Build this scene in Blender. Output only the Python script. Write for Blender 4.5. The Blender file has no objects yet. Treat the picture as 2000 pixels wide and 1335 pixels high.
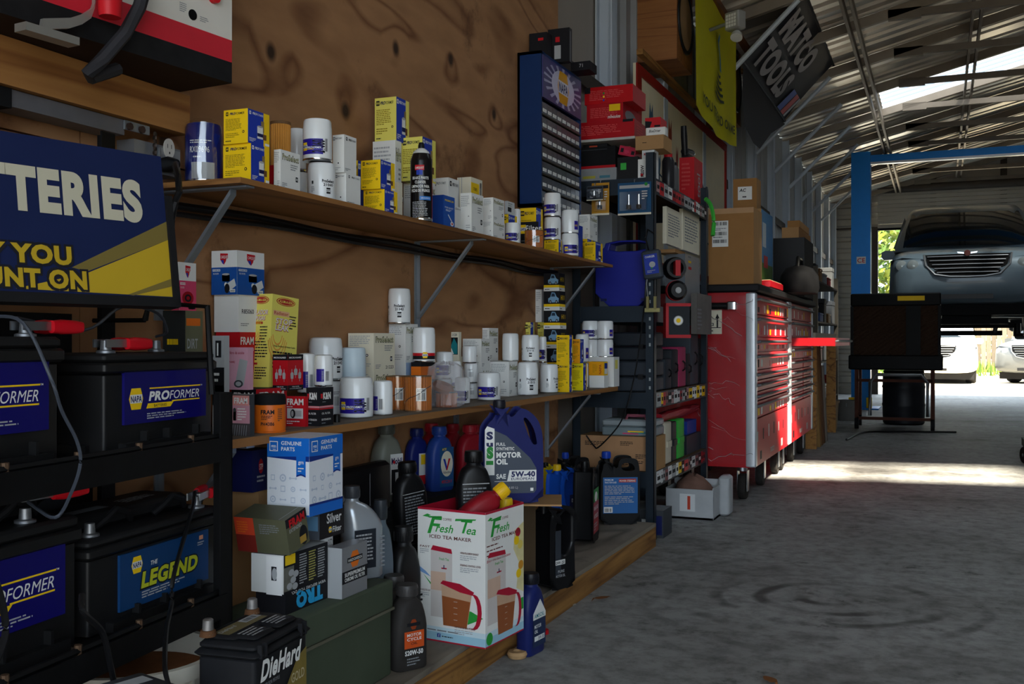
import bpy, math, random
from mathutils import Vector, Matrix
R = math.radians
random.seed(7)
S = bpy.context.scene
COL = S.collection
# ---------------------------------------------------------------- camera
F, TH, CH = 2000.0, R(22.66), 0.92          # focal length in pixels of the 2000x1335 frame, yaw, height
CT, ST = math.cos(TH), math.sin(TH)
cam = bpy.data.cameras.new('camera'); cam.sensor_width = 36; cam.lens = 36; cam.clip_start = .02
co = bpy.data.objects.new('camera', cam); COL.objects.link(co)
co.location = (0, 0, CH); co.rotation_euler = (R(90), 0, TH)
S.camera = co
# ---------------------------------------------------------------- light
w = bpy.data.worlds.new('sky'); S.world = w; w.use_nodes = True
bg = w.node_tree.nodes['Background']
bg.inputs[0].default_value = (.74, .87, 1.0, 1); bg.inputs[1].default_value = 2.7
sun = bpy.data.lights.new('sun', 'SUN'); sun.energy = 20; sun.angle = R(3.5); sun.color = (1, .89, .70)
so = bpy.data.objects.new('sun', sun); COL.objects.link(so)
so.rotation_euler = Vector((-.5, .6, -1)).to_track_quat('-Z', 'Y').to_euler()
S.view_settings.view_transform = 'Standard'; S.view_settings.look = 'None'
S.view_settings.gamma = 1; S.view_settings.use_curve_mapping = False
S.view_settings.exposure = 1.0
S.cycles.max_bounces = 7; S.cycles.diffuse_bounces = 5; S.cycles.glossy_bounces = 3
S.cycles.transparent_max_bounces = 10; S.cycles.sample_clamp_indirect = 4
S.cycles.caustics_reflective = False; S.cycles.caustics_refractive = False
# ---------------------------------------------------------------- pixel column -> world helpers (real planes)
def V(*a): return Vector(a)
def ray(u, v): l = (u-1000)/F; return V(l*CT-ST, l*ST+CT, (667.5-v)/F)
CAM = V(0, 0, CH)
def hit(u, v, p, n):
    d = ray(u, v); return CAM + d*((Vector(p)-CAM).dot(n)/d.dot(n))
def hx(u, v, x): return hit(u, v, (x, 0, 0), V(1, 0, 0))
def hy(u, v, y): return hit(u, v, (0, y, 0), V(0, 1, 0))
def hz(u, v, z): return hit(u, v, (0, 0, z), V(0, 0, 1))
def den(p): return -p[0]*ST + p[1]*CT
def lat(p): return p[0]*CT + p[1]*ST
def zat(v, p): return CH + (667.5-v)*den(p)/F
def along(p, e, u):
    l = (u-1000)/F; return (l*den(p)-lat(p))/(lat(e)-l*den(e))
# ---------------------------------------------------------------- materials
def lin(c):
    c = c.lstrip('#'); o = []
    for i in (0, 2, 4):
        s = int(c[i:i+2], 16)/255; o.append(s/12.92 if s <= .04045 else ((s+.055)/1.055)**2.4)
    return o
_M = {}
def mat(c, rough=.5, metal=0, var=.12, scale=14, bump=0, coat=0, emit=0, alpha=1, trans=0):
    k = (c, rough, metal, var, scale, bump, coat, emit, alpha, trans)
    if k in _M: return _M[k]
    m = bpy.data.materials.new('m_'+c.strip('#')); m.use_nodes = True; nt = m.node_tree; b = nt.nodes['Principled BSDF']
    col = lin(c)
    b.inputs['Roughness'].default_value = rough; b.inputs['Metallic'].default_value = metal
    b.inputs['Coat Weight'].default_value = coat; b.inputs['Specular IOR Level'].default_value = .14 if rough >= .5 else .25 if rough >= .3 else .4
    b.inputs['Base Color'].default_value = (*col, 1)
    if var:
        tc = nt.nodes.new('ShaderNodeTexCoord'); n = nt.nodes.new('ShaderNodeTexNoise')
        n.inputs['Scale'].default_value = scale; n.inputs['Detail'].default_value = 5
        nt.links.new(tc.outputs['Object'], n.inputs['Vector'])
        mx = nt.nodes.new('ShaderNodeMix'); mx.data_type = 'RGBA'
        mx.inputs[6].default_value = (*[max(0, x*(1-var)) for x in col], 1); mx.inputs[7].default_value = (*[min(1, x*(1+var)+var*.01) for x in col], 1)
        nt.links.new(n.outputs['Fac'], mx.inputs[0]); nt.links.new(mx.outputs[2], b.inputs['Base Color'])
        if bump:
            bp = nt.nodes.new('ShaderNodeBump'); bp.inputs['Strength'].default_value = bump; bp.inputs['Distance'].default_value = .004
            nt.links.new(n.outputs['Fac'], bp.inputs['Height']); nt.links.new(bp.outputs[0], b.inputs['Normal'])
    if emit:
        b.inputs['Emission Color'].default_value = (*col, 1); b.inputs['Emission Strength'].default_value = emit
    if alpha < 1: b.inputs['Alpha'].default_value = alpha
    if trans: b.inputs['Transmission Weight'].default_value = trans
    _M[k] = m; return m
def wood(name, c1, c2, grain=(1, 14, 14), knots=0, scale=1.0, rough=.65, dark='2a1408', stain=None, lines=9):
    """procedural wood: contour lines of a stretched noise (cathedral grain), bent round 2-D Voronoi knots, plus stains; grain = texture scale along object axes"""
    m = bpy.data.materials.new(name); m.use_nodes = True; nt = m.node_tree; N = nt.nodes.new; L = nt.links.new
    b = nt.nodes['Principled BSDF']; b.inputs['Roughness'].default_value = rough; b.inputs['Specular IOR Level'].default_value = .3
    def math_(op, x, y=None, z=None):
        n = N('ShaderNodeMath'); n.operation = op
        for i, q in enumerate((x, y, z)):
            if q is None: continue
            if isinstance(q, (int, float)): n.inputs[i].default_value = q
            else: L(q, n.inputs[i])
        return n.outputs[0]
    def rng(src, a, bb, c, d):
        r = N('ShaderNodeMapRange'); r.inputs[1].default_value = a; r.inputs[2].default_value = bb; r.inputs[3].default_value = c; r.inputs[4].default_value = d; L(src, r.inputs[0]); return r.outputs[0]
    tc = N('ShaderNodeTexCoord'); mp = N('ShaderNodeMapping'); mp.inputs['Scale'].default_value = [g*scale for g in grain]
    L(tc.outputs['Object'], mp.inputs['Vector'])
    n = N('ShaderNodeTexNoise'); n.inputs['Scale'].default_value = 1.1; n.inputs['Detail'].default_value = 1.5; n.inputs['Distortion'].default_value = .7
    L(mp.outputs[0], n.inputs['Vector']); ph = math_('MULTIPLY', n.outputs['Fac'], lines)
    if knots:
        sx = N('ShaderNodeSeparateXYZ'); L(tc.outputs['Object'], sx.inputs[0]); cx = N('ShaderNodeCombineXYZ'); L(sx.outputs[1], cx.inputs[0]); L(math_('MULTIPLY', sx.outputs[2], .85), cx.inputs[1])
        vo = N('ShaderNodeTexVoronoi'); vo.voronoi_dimensions = '2D'; vo.inputs['Scale'].default_value = knots*2.6; L(cx.outputs[0], vo.inputs['Vector'])
        sc_ = N('ShaderNodeSeparateColor'); L(vo.outputs['Color'], sc_.inputs[0]); has = math_('GREATER_THAN', sc_.outputs[0], .52)
        ph = math_('ADD', ph, math_('MULTIPLY', rng(vo.outputs['Distance'], .0, .26, 1.2, 0), has))
    fr = math_('PINGPONG', ph, 1)
    n2 = N('ShaderNodeTexNoise'); n2.inputs['Scale'].default_value = 7; n2.inputs['Detail'].default_value = 6; L(mp.outputs[0], n2.inputs['Vector'])
    v = math_('ADD', math_('MULTIPLY', rng(fr, 0, .38, 0, 1), .42), math_('MULTIPLY', n2.outputs['Fac'], .55))
    cr = N('ShaderNodeValToRGB'); cr.color_ramp.elements[0].color = (*lin(c2), 1); cr.color_ramp.elements[1].color = (*lin(c1), 1)
    cr.color_ramp.elements[0].position = .22; cr.color_ramp.elements[1].position = .78
    L(v, cr.inputs[0]); out = cr.outputs[0]
    def over(fac, colr, out):
        mx = N('ShaderNodeMix'); mx.data_type = 'RGBA'; L(fac, mx.inputs[0]); L(out, mx.inputs[6]); mx.inputs[7].default_value = (*lin(colr), 1); return mx.outputs[2]
    if knots: out = over(math_('MULTIPLY', rng(vo.outputs['Distance'], .03, .075, .92, 0), has), dark, out)
    if stain:
        ns = N('ShaderNodeTexNoise'); ns.inputs['Scale'].default_value = 3.4; ns.inputs['Detail'].default_value = 9; ns.inputs['Roughness'].default_value = .72
        L(tc.outputs['Object'], ns.inputs['Vector']); out = over(rng(ns.outputs['Fac'], .57, .70, 0, .75), stain, out)
    L(out, b.inputs['Base Color'])
    bp = N('ShaderNodeBump'); bp.inputs['Strength'].default_value = .2; bp.inputs['Distance'].default_value = .002; L(v, bp.inputs['Height']); L(bp.outputs[0], b.inputs['Normal'])
    return m
# ---------------------------------------------------------------- mesh builder
_T = {}
def textmesh(s, bold=0.0, res=2):
    k = (s, bold, res)
    if k not in _T:
        c = bpy.data.curves.new('t', 'FONT'); c.body = s; c.resolution_u = res; c.offset = bold; c.space_character = 1+bold*2
        o = bpy.data.objects.new('t', c); me = o.to_mesh()
        vs = [(v.co.x, v.co.y) for v in me.vertices]; fs = [tuple(p.vertices) for p in me.polygons]
        o.to_mesh_clear(); bpy.data.objects.remove(o); bpy.data.curves.remove(c)
        x0 = min(v[0] for v in vs); x1 = max(v[0] for v in vs)
        _T[k] = ([(x-x0, y/.72) for x, y in vs], fs, (x1-x0))
    return _T[k]
def solid(outer, holes, half, bevel, seg=2):
    """rounded extrusion of a 2-D outline with holes -> verts, faces (outline in x,y; thickness along z)"""
    c = bpy.data.curves.new('c', 'CURVE'); c.dimensions = '2D'; c.fill_mode = 'BOTH'; c.extrude = max(0, half-bevel); c.bevel_depth = bevel; c.bevel_resolution = seg; c.offset = -bevel
    for pl in [outer]+list(holes):
        sp = c.splines.new('POLY'); sp.points.add(len(pl)-1); sp.use_cyclic_u = True
        for p, q in zip(sp.points, pl): p.co = (q[0], q[1], 0, 1)
    o = bpy.data.objects.new('c', c); me = o.to_mesh()
    r = ([tuple(v.co) for v in me.vertices], [tuple(p.vertices) for p in me.polygons])
    o.to_mesh_clear(); bpy.data.objects.remove(o); bpy.data.curves.remove(c); return r
def smooth2(pts, n=3, closed=True):
    """round a polygon by Chaikin corner cutting"""
    for _ in range(n):
        q = []
        for i in range(len(pts)):
            a, b = pts[i], pts[(i+1) % len(pts)]
            q += [(a[0]*.75+b[0]*.25, a[1]*.75+b[1]*.25), (a[0]*.25+b[0]*.75, a[1]*.25+b[1]*.75)]
        pts = q
    return pts
def rr(w, d, r, z, ox=0, oy=0, n=3):
    """rounded rectangle ring"""
    r = min(r, w/2*.999, d/2*.999); o = []
    for cx, cy, a0 in ((w/2-r, d/2-r, 0), (-w/2+r, d/2-r, 90), (-w/2+r, -d/2+r, 180), (w/2-r, -d/2+r, 270)):
        for i in range(n+1):
            a = R(a0+90*i/n); o.append((ox+cx+r*math.cos(a), oy+cy+r*math.sin(a), z))
    return o
class MB:
    def __init__(s): s.v = []; s.f = []; s.m = []; s.s = []; s.mats = []
    def add(s, vs, fs, m, M=None, sm=False):
        if m not in s.mats: s.mats.append(m)
        k = s.mats.index(m); b = len(s.v)
        if M is None: s.v += [tuple(v) for v in vs]
        elif callable(M): s.v += [tuple(M(v)) for v in vs]
        else: s.v += [tuple(M @ Vector(v)) for v in vs]
        for f in fs: s.f.append(tuple(b+i for i in f)); s.m.append(k); s.s.append(sm)
        return s
    def box(s, lo, hi, m, M=None):
        x0, y0, z0 = lo; x1, y1, z1 = hi
        vs = [(x0,y0,z0),(x1,y0,z0),(x1,y1,z0),(x0,y1,z0),(x0,y0,z1),(x1,y0,z1),(x1,y1,z1),(x0,y1,z1)]
        fs = [(0,3,2,1),(4,5,6,7),(0,1,5,4),(2,3,7,6),(0,4,7,3),(1,2,6,5)]
        if isinstance(m, (list, tuple)):
            for f, mm in zip(fs, m): s.add([vs[i] for i in f], [(0,1,2,3)], mm, M)
        else: s.add(vs, fs, m, M)
        return s
    def loft(s, rings, m, M=None, sm=True, caps=True):
        n = len(rings[0]); vs = [p for r in rings for p in r]; fs = []
        for i in range(len(rings)-1):
            for j in range(n):
                a = i*n+j; b = i*n+(j+1) % n; fs.append((a, b, b+n, a+n))
        if caps: fs.append(tuple(range(n-1, -1, -1))); fs.append(tuple(range((len(rings)-1)*n, len(rings)*n)))
        return s.add(vs, fs, m, M, sm)
    def rbox(s, lo, hi, r, m, M=None, c=None):
        """box with rounded vertical edges and chamfered top/bottom"""
        w, d = hi[0]-lo[0], hi[1]-lo[1]; ox, oy = (hi[0]+lo[0])/2, (hi[1]+lo[1])/2; c = r*.6 if c is None else c
        return s.loft([rr(w-2*c, d-2*c, r, lo[2], ox, oy), rr(w, d, r, lo[2]+c, ox, oy), rr(w, d, r, hi[2]-c, ox, oy), rr(w-2*c, d-2*c, r, hi[2], ox, oy)], m, M)
    def lathe(s, prof, m, n=24, M=None, sm=True, flute=None):
        rings = []
        for i, (r, z) in enumerate(prof):
            k = 1
            ring = []
            for j in range(n):
                a = 2*math.pi*j/n
                if flute and flute[0] <= i <= flute[1]: k = 1-.035*(j % 2)
                ring.append((r*k*math.cos(a), r*k*math.sin(a), z))
            rings.append(ring)
        return s.loft(rings, m, M, sm)
    def cyl(s, p, q, r, m, n=10, M=None, r2=None):
        p, q = Vector(p), Vector(q); d = (q-p); t = d.to_track_quat('Z', 'Y').to_matrix().to_4x4(); t.translation = p
        return s.lathe([(r, 0), (r if r2 is None else r2, d.length)], m, n, t if M is None else M @ t)
    def tube(s, pts, r, m, n=6, M=None):
        pts = [Vector(p) for p in pts]; rings = []
        up = V(0, 0, 1)
        for i, p in enumerate(pts):
            t = (pts[min(i+1, len(pts)-1)]-pts[max(i-1, 0)]).normalized()
            a = t.cross(up)
            if a.length < .05: a = t.cross(V(0, 1, 0))
            a.normalize(); b = a.cross(t)
            rings.append([p+a*r*math.cos(2*math.pi*j/n)+b*r*math.sin(2*math.pi*j/n) for j in range(n)])
        return s.loft(rings, m, M)
    def poly(s, M, pts, m, z=0): return s.add([(x, y, z) for x, y in pts], [tuple(range(len(pts)))], m, M)
    def rect(s, M, x, y, w, h, m, z=.0003):
        if callable(M):
            n = max(2, int(abs(w)/.006)); vs = []; fs = []
            for i in range(n+1): vs += [(x+w*i/n, y, z), (x+w*i/n, y+h, z)]
            for i in range(n): fs.append((2*i, 2*i+2, 2*i+3, 2*i+1))
            return s.add(vs, fs, m, M)
        return s.poly(M, [(x, y), (x+w, y), (x+w, y+h), (x, y+h)], m, z)
    def ell(s, M, x, y, rx, ry, m, z=.0006, n=18, a0=0, a1=360):
        return s.poly(M, [(x+rx*math.cos(R(a0+(a1-a0)*i/n)), y+ry*math.sin(R(a0+(a1-a0)*i/n))) for i in range(n)], m, z)
    def text(s, M, t, x, y, h, m, w=None, bold=.012, sh=0, z=.0006, al='l', rot=0):
        vs, fs, W = textmesh(t, bold, 6 if h > .03 else 3); sx = w/W if w else h/.72
        ox = {'l': 0, 'c': -W*sx/2, 'r': -W*sx}[al]; c, q = math.cos(R(rot)), math.sin(R(rot)); o = []
        for a, b in vs:
            px, py = ox+a*sx+b*h*sh, b*h
            o.append((x+px*c-py*q, y+px*q+py*c, z))
        return s.add(o, fs, m, M)
    def lines(s, M, x, y, w, h, n, m, seed=1, z=.0005, fill=.45):
        """rows of fine print"""
        g = random.Random(seed)
        for i in range(n):
            yy = y+h-(i+.7)*h/n; ww = w*(g.uniform(.8, 1) if i < n-1 else g.uniform(.4, .7)); px = 0
            while px < ww:
                l = min(g.uniform(.06, .2)*w, ww-px)
                s.rect(M, x+px, yy, l, h/n*fill, m, z); px += l+w*.025
        return s
    def bars(s, M, x, y, w, h, n, m, seed=3, z=.0008):
        g = random.Random(seed)
        for i in range(n): s.rect(M, x+w*i/n, y, w/n*g.uniform(.25, .75), h, m, z)
        return s
    def mesh(s, name):
        me = bpy.data.meshes.new(name); me.from_pydata(s.v, [], s.f)
        for m in s.mats: me.materials.append(m)
        me.polygons.foreach_set('material_index', s.m); me.polygons.foreach_set('use_smooth', s.s)
        if any(s.s): me.set_sharp_from_angle(angle=R(42))
        me.update(); return me
    def build(s, name, parent=None, M=None):
        o = bpy.data.objects.new(name, s.mesh(name)); COL.objects.link(o)
        if parent is not None: o.parent = parent
        if M is not None: o.matrix_local = M
        return o
_labels = {}
def tag(o, label, cat, group=None, same=False):
    n = len(label.split())
    if not 4 <= n <= 16: print('LABEL LENGTH', n, label)
    if label in _labels and not same: print('DUP LABEL', label)
    _labels[label] = 1
    o['label'] = label; o['category'] = cat
    if group: o['group'] = group
    return o
def thing(name, label, cat, M=None, group=None, same=False):
    o = bpy.data.objects.new(name, None); o.empty_display_size = .05; COL.objects.link(o)
    if M is not None: o.matrix_world = M
    return tag(o, label, cat, group, same)
def struct(o): o['kind'] = 'structure'; return o
def frame(P, ex, ey):
    """local x = ex, y = ey, z = up"""
    ex, ey = Vector(ex).normalized(), Vector(ey).normalized(); ez = ex.cross(ey)
    return Matrix(((ex.x, ey.x, ez.x, P[0]), (ex.y, ey.y, ez.y, P[1]), (ex.z, ey.z, ez.z, P[2]), (0, 0, 0, 1)))
def T(x, y, z): return Matrix.Translation((x, y, z))
def RZ(a): return Matrix.Rotation(R(a), 4, 'Z')
def RX(a): return Matrix.Rotation(R(a), 4, 'X')
def RY(a): return Matrix.Rotation(R(a), 4, 'Y')
# palette (true surface colours; light does the rest)
WHITE = mat('#e4e4e0', .5, var=.05); GLOSS = mat('#e6e8e8', .22, var=.04, coat=.3); CREAM = mat('#e2dbc4', .6, var=.05); GREYW = mat('#cfd1d0', .5, var=.05)
YEL = mat('#f2c81a', .5, var=.05); PYEL = mat('#e9dd6a', .5, var=.05); BLUE = mat('#1f3aa6', .45, var=.05); NAVY = mat('#10194f', .45, var=.06); PURP = mat('#2a1d8c', .4, var=.05)
BLK = mat('#0f0f11', .4, var=.15); BLKM = mat('#141416', .75, var=.2); RED = mat('#c01822', .45, var=.06); DRED = mat('#9c1420', .5, var=.08)
INK = mat('#1c1c20', .6, var=0); GREY = mat('#7f8285', .6, var=.06); LGREY = mat('#a9abac', .6, var=.05); DGREY = mat('#3c3f43', .55, var=.1)
CARD = mat('#a98258', .8, var=.12, scale=9); STEEL = mat('#9a9da0', .38, 1, var=.1); CHROME = mat('#dfe2e4', .16, 1, var=.03); GALV = mat('#8f959b', .5, .7, var=.15)
ORANGE = mat('#e0701c', .45, var=.06); GREEN = mat('#2f8a3c', .5, var=.06); TEAL = mat('#1f7f86', .5, var=.06); PINK = mat('#d8486e', .5, var=.05)
# ================================================================= SETTING
XW, XS = -1.63, -1.80            # plywood face, steel siding face
Y0, Y1 = -2.6, 19.2              # front and back wall
XR, XRIDGE = 7.6, 2.9
EAVE, SLOPE = 3.39, .246
def roofz(x): return EAVE + SLOPE*((x-XS) if x <= XRIDGE else (2*XRIDGE-XS-x))
# floor: concrete slabs (three, with real joints) and worn marks
def concrete():
    m = bpy.data.materials.new('concrete'); m.use_nodes = True; nt = m.node_tree; N = nt.nodes.new; L = nt.links.new; b = nt.nodes['Principled BSDF']
    tc = N('ShaderNodeTexCoord')
    def noise(sc, det, ro=.6, vec=None):
        n = N('ShaderNodeTexNoise'); n.inputs['Scale'].default_value = sc; n.inputs['Detail'].default_value = det; n.inputs['Roughness'].default_value = ro
        L(vec or tc.outputs['Object'], n.inputs['Vector']); return n.outputs['Fac']
    cr = N('ShaderNodeValToRGB'); e = cr.color_ramp.elements; e[0].position = .32; e[0].color = (*lin('#7b7a77'), 1); e[1].position = .7; e[1].color = (*lin('#a2a2a0'), 1)
    L(noise(1.1, 8, .62), cr.inputs[0]); out = cr.outputs[0]
    def mul(fac, col, out):
        mx = N('ShaderNodeMix'); mx.data_type = 'RGBA'; mx.blend_type = 'MULTIPLY'; L(fac, mx.inputs[0]); L(out, mx.inputs[6]); mx.inputs[7].default_value = (*lin(col), 1); return mx.outputs[2]
    def rng(src, a, bb, c, d):
        r = N('ShaderNodeMapRange'); r.inputs[1].default_value = a; r.inputs[2].default_value = bb; r.inputs[3].default_value = c; r.inputs[4].default_value = d; L(src, r.inputs[0]); return r.outputs[0]
    out = mul(rng(noise(14, 6, .7), .42, .7, 0, .7), '#7a7874', out)          # fine mottling
    out = mul(rng(noise(.6, 6, .72), .52, .66, 0, .8), '#77716a', out)         # oil darkening
    out = mul(rng(noise(3.5, 7, .75), .6, .68, 0, .6), '#5a544c', out)         # spots
    # tyre-scrub arcs around one spot of the floor
    mp = N('ShaderNodeMapping'); mp.inputs['Location'].default_value = (.38, -3.8, 0); L(tc.outputs['Object'], mp.inputs['Vector'])
    wv = N('ShaderNodeTexWave'); wv.wave_type = 'RINGS'; wv.rings_direction = 'Z'; wv.inputs['Scale'].default_value = 2.1; wv.inputs['Distortion'].default_value = 5.0; wv.inputs['Detail'].default_value = 4; wv.inputs['Detail Scale'].default_value = .55
    L(mp.outputs[0], wv.inputs['Vector'])
    ln = N('ShaderNodeVectorMath'); ln.operation = 'LENGTH'; L(mp.outputs[0], ln.inputs[0])
    msk = rng(ln.outputs['Value'], .3, .95, 1, 0)
    m1 = N('ShaderNodeMath'); m1.operation = 'MULTIPLY'; L(rng(wv.outputs['Fac'], .6, .95, 0, .85), m1.inputs[0]); L(msk, m1.inputs[1])
    m2 = N('ShaderNodeMath'); m2.operation = 'MULTIPLY'; L(m1.outputs[0], m2.inputs[0]); L(rng(noise(2.6, 3), .46, .62, 0, 1), m2.inputs[1])
    out = mul(m2.outputs[0], '#55524f', out)
    L(out, b.inputs['Base Color']); b.inputs['Roughness'].default_value = .72
    bp = N('ShaderNodeBump'); bp.inputs['Strength'].default_value = .2; bp.inputs['Distance'].default_value = .003; L(noise(40, 6), bp.inputs['Height']); L(bp.outputs[0], b.inputs['Normal'])
    return m
CONC = concrete()
fl = MB(); fl.box((XS-.1, Y0, -.16), (XR+.1, Y1, -.012), CONC); fl = struct(fl.build('floor'))
ys = [Y0, 6.02, 12.3, Y1]
for a, b in zip(ys, ys[1:]):
    MB().box((XS-.1, a+(.004 if a > Y0 else 0), -.05), (XR+.1, b-(.004 if b < Y1 else 0), 0), CONC).build('slab', fl)
gm = mat('#cfc6b2', .9, var=.15, scale=2)
g = MB(); g.box((-40, Y1, -.2), (40, 60, -.03), gm); struct(g.build('ground'))
g = MB(); g.box((-30, -40, -.2), (30, Y0, -.03), mat('#6b6862', .9, var=.15, scale=2)); struct(g.build('ground'))
# left wall: plywood sheets on the near half, steel siding beyond
PLY = wood('plywood', '#a97c55', '#70482b', grain=(1.5, .75, 2.4), knots=1.0, scale=1.0, dark='#1c0e06', stain='#4a2e1c', lines=11)
wl = struct(MB().box((XW-.13, Y0, 0), (XW-.05, 4.46, EAVE), mat('#4a3220', .8)).build('wall_left'))
for y0, y1, z0, z1 in ((Y0, -.84, 0, 1.32), (-.84, 1.6, 0, 1.32), (1.6, 4.46, 0, 1.32), (Y0, -.84, 1.324, 3.3), (-.84, 1.6, 1.324, 3.3), (1.604, 4.46, 1.324, 3.3)):
    MB().box((XW-.05, y0, z0), (XW, y1-.002, z1), PLY).build('plywood_sheet', wl)
sid = mat('#8b8f95', .5, .35, var=.2, scale=3); sidw = mat('#a3a5a6', .6, .2, var=.15, scale=2.5)
def corrug(length, z0, z1, m, pitch=.23, dep=.032):
    """vertical-rib metal sheet: profile along x (length), relief along y"""
    p = []; x = 0
    while x < length:
        p += [(x, 0), (x+pitch*.52, 0), (x+pitch*.64, -dep), (x+pitch*.88, -dep)]; x += pitch
    p.append((length, 0)); vs = [(a, b, z) for z in (z0, z1) for a, b in p]; n = len(p)
    return MB().add(vs, [(i, i+1, n+i+1, n+i) for i in range(n-1)], m)
struct(MB().box((XS-.02, 4.4, 0), (XS, 5.9, EAVE), mat('#a39a90', .6, .1, var=.12, scale=2)).build('wall_left'))
o = corrug(Y1-5.9, 0, EAVE, sidw).build('wall_left', None, frame((XS, 5.9, 0), (0, 1, 0), (-1, 0, 0))); struct(o)
PAINT = mat('#b9c3cd', .5, .1, var=.1, scale=5); RUST = mat('#4d4640', .6, .4, var=.25, scale=6)
for i in range(12):
    y = .65+1.22*(i+4)-.02 if i else 5.55
    if i and y < 6.5: continue
    if y > Y1: break
    c = MB(); xx = XS+.01
    c.box((xx, y-.05, 0), (xx+.012, y+.05, EAVE-.02), PAINT); c.box((xx+.012, y-.006, 0), (xx+.09, y+.006, EAVE-.02), PAINT); c.box((xx+.09, y-.05, 0), (xx+.1, y+.05, EAVE-.02), PAINT)
    struct(c.build('trim_1'))
for z in (1.35, 2.35):
    struct(MB().box((XS+.004, 4.5, z), (XS+.06, Y1, z+.012), RUST).box((XS+.056, 4.5, z-.07), (XS+.062, Y1, z), RUST).build('trim_2'))
# right, front walls (out of frame, close the room)
struct(MB().box((XR, Y0, 0), (XR+.1, Y1, EAVE), sidw).build('wall_right'))
fw = MB(); DX0, DX1, DZ = -1.1, 4.6, 3.15
fw.box((XS-.1, Y0-.1, 0), (DX0, Y0, EAVE), sidw); fw.box((DX1, Y0-.1, 0), (XR+.1, Y0, EAVE), sidw); fw.box((DX0, Y0-.1, DZ), (DX1, Y0, EAVE), sidw)
fw.poly(frame((0, Y0-.05, 0), (1, 0, 0), (0, 0, 1)), [(XS, EAVE), (XR, EAVE), (XRIDGE, roofz(XRIDGE))], sidw)
struct(fw.build('wall_front'))
# back wall with roll-up door, girts and posts
BX0, BX1, BZ = -1.0, 2.9, 2.93
bw = struct(MB().box((XS-.1, Y1+.02, BZ), (XR+.1, Y1+.06, BZ+.03), RUST).build('wall_back'))
hm = mat('#a8a297', .55, .25, var=.2, scale=3)
def hsheet(x0, x1, z0, z1, pitch=.2):
    p = []; z = z0
    while z < z1: p += [(0, z), (0, z+pitch*.5), (.03, z+pitch*.62), (.03, z+pitch*.88)]; z += pitch
    p = [q for q in p if q[1] <= z1]+[(0, z1)]; n = len(p); vs = [(x, Y1+q[0], q[1]) for x in (x0, x1) for q in p]
    return MB().add(vs, [(i, n+i, n+i+1, i+1) for i in range(n-1)], hm)
hsheet(XS-.1, BX0, 0, EAVE).build('sheet', bw); hsheet(BX1, XR+.1, 0, EAVE).build('sheet', bw); hsheet(BX0, BX1, BZ+.02, EAVE).build('sheet', bw)
g = MB(); n = 24
pts = [XS-.1+(XR+.2-XS)*i/n for i in range(n+1)]
g.add([(x, Y1+.01, EAVE) for x in pts]+[(x, Y1+.01, roofz(x)) for x in pts], [(i, i+1, n+2+i, n+1+i) for i in range(n)], hm); g.build('sheet', bw)
for x in (-.1, 1.0, 2.1, 3.2): MB().box((x-.05, Y1-.1, BZ+.03), (x+.05, Y1-.005, roofz(x)-.03), RUST).build('post', bw)
MB().box((XS, Y1-.1, BZ+.62), (XR, Y1-.005, BZ+.7), RUST).build('girt', bw)
for x in (BX0-.1, BX1): MB().box((x, Y1-.12, 0), (x+.1, Y1-.002, BZ), RUST).build('jamb', bw)
d = thing('door_1', 'grey ribbed roll-up door hanging half rolled above the far opening', 'door', T(0, 0, 0)); d['kind'] = 'structure'
dm = mat('#9b968d', .5, .3, var=.15, scale=4)
for i in range(9):
    z = BZ-.02+i*.07; MB().box((BX0, Y1-.17, z), (BX1, Y1-.15, z+.062), dm).build('slat', d)
MB().box((BX0, Y1-.18, BZ-.06), (BX1, Y1-.14, BZ-.022), BLKM).build('bottom_bar', d)
MB().cyl((BX0, Y1-.2, BZ+.66), (BX1, Y1-.2, BZ+.66), .08, RUST).build('roller', d)
# roof / ceiling
ce = struct(MB().box((XRIDGE-.08, Y0, roofz(XRIDGE)+.03), (XRIDGE+.08, Y1, roofz(XRIDGE)+.06), GALV).build('ceiling'))
rm = mat('#cfc7ba', .36, .5, var=.25, scale=2.2)
SKY = bpy.data.materials.new('skylight_sheet'); SKY.use_nodes = True; nt = SKY.node_tree; nt.nodes.remove(nt.nodes['Principled BSDF'])
tr = nt.nodes.new('ShaderNodeBsdfTransparent'); tl = nt.nodes.new('ShaderNodeBsdfTranslucent'); mxs = nt.nodes.new('ShaderNodeMixShader')
tr.inputs[0].default_value = (.15, .165, .19, 1); tl.inputs[0].default_value = (.5, .55, .62, 1); mxs.inputs[0].default_value = .35
nt.links.new(tr.outputs[0], mxs.inputs[1]); nt.links.new(tl.outputs[0], mxs.inputs[2]); nt.links.new(mxs.outputs[0], nt.nodes['Material Output'].inputs[0])
def roofsheet(y0, y1, xa, xb, m, name):
    """ribs run from eave to ridge"""
    p = []; y = y0; pitch = .2032
    while y < y1-.01: p += [(y, 0), (y+pitch*.5, 0), (y+pitch*.62, .035), (y+pitch*.88, .035)]; y += pitch
    p = [q for q in p if q[0] < y1]+[(y1, 0)]; n = len(p); vs = [(x, q[0], roofz(x)+q[1]) for x in (xa, xb) for q in p]
    return MB().add(vs, [(i, i+1, n+i+1, n+i) for i in range(n-1)], m).build(name, ce)
CLEAR = SKY.copy(); CLEAR.name = 'clear_sheet'; CLEAR.node_tree.nodes['Transparent BSDF'].inputs[0].default_value = (.93, .95, .97, 1); CLEAR.node_tree.nodes['Mix Shader'].inputs[0].default_value = .04
W1 = .9144; y = Y0
sky1, sky2 = 4.85, 11.74
cuts = [Y0+i*W1 for i in range(24)]+[Y1]
k1 = min(range(24), key=lambda i: abs(cuts[i]-sky1)); k2 = min(range(24), key=lambda i: abs(cuts[i]-sky2))
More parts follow.
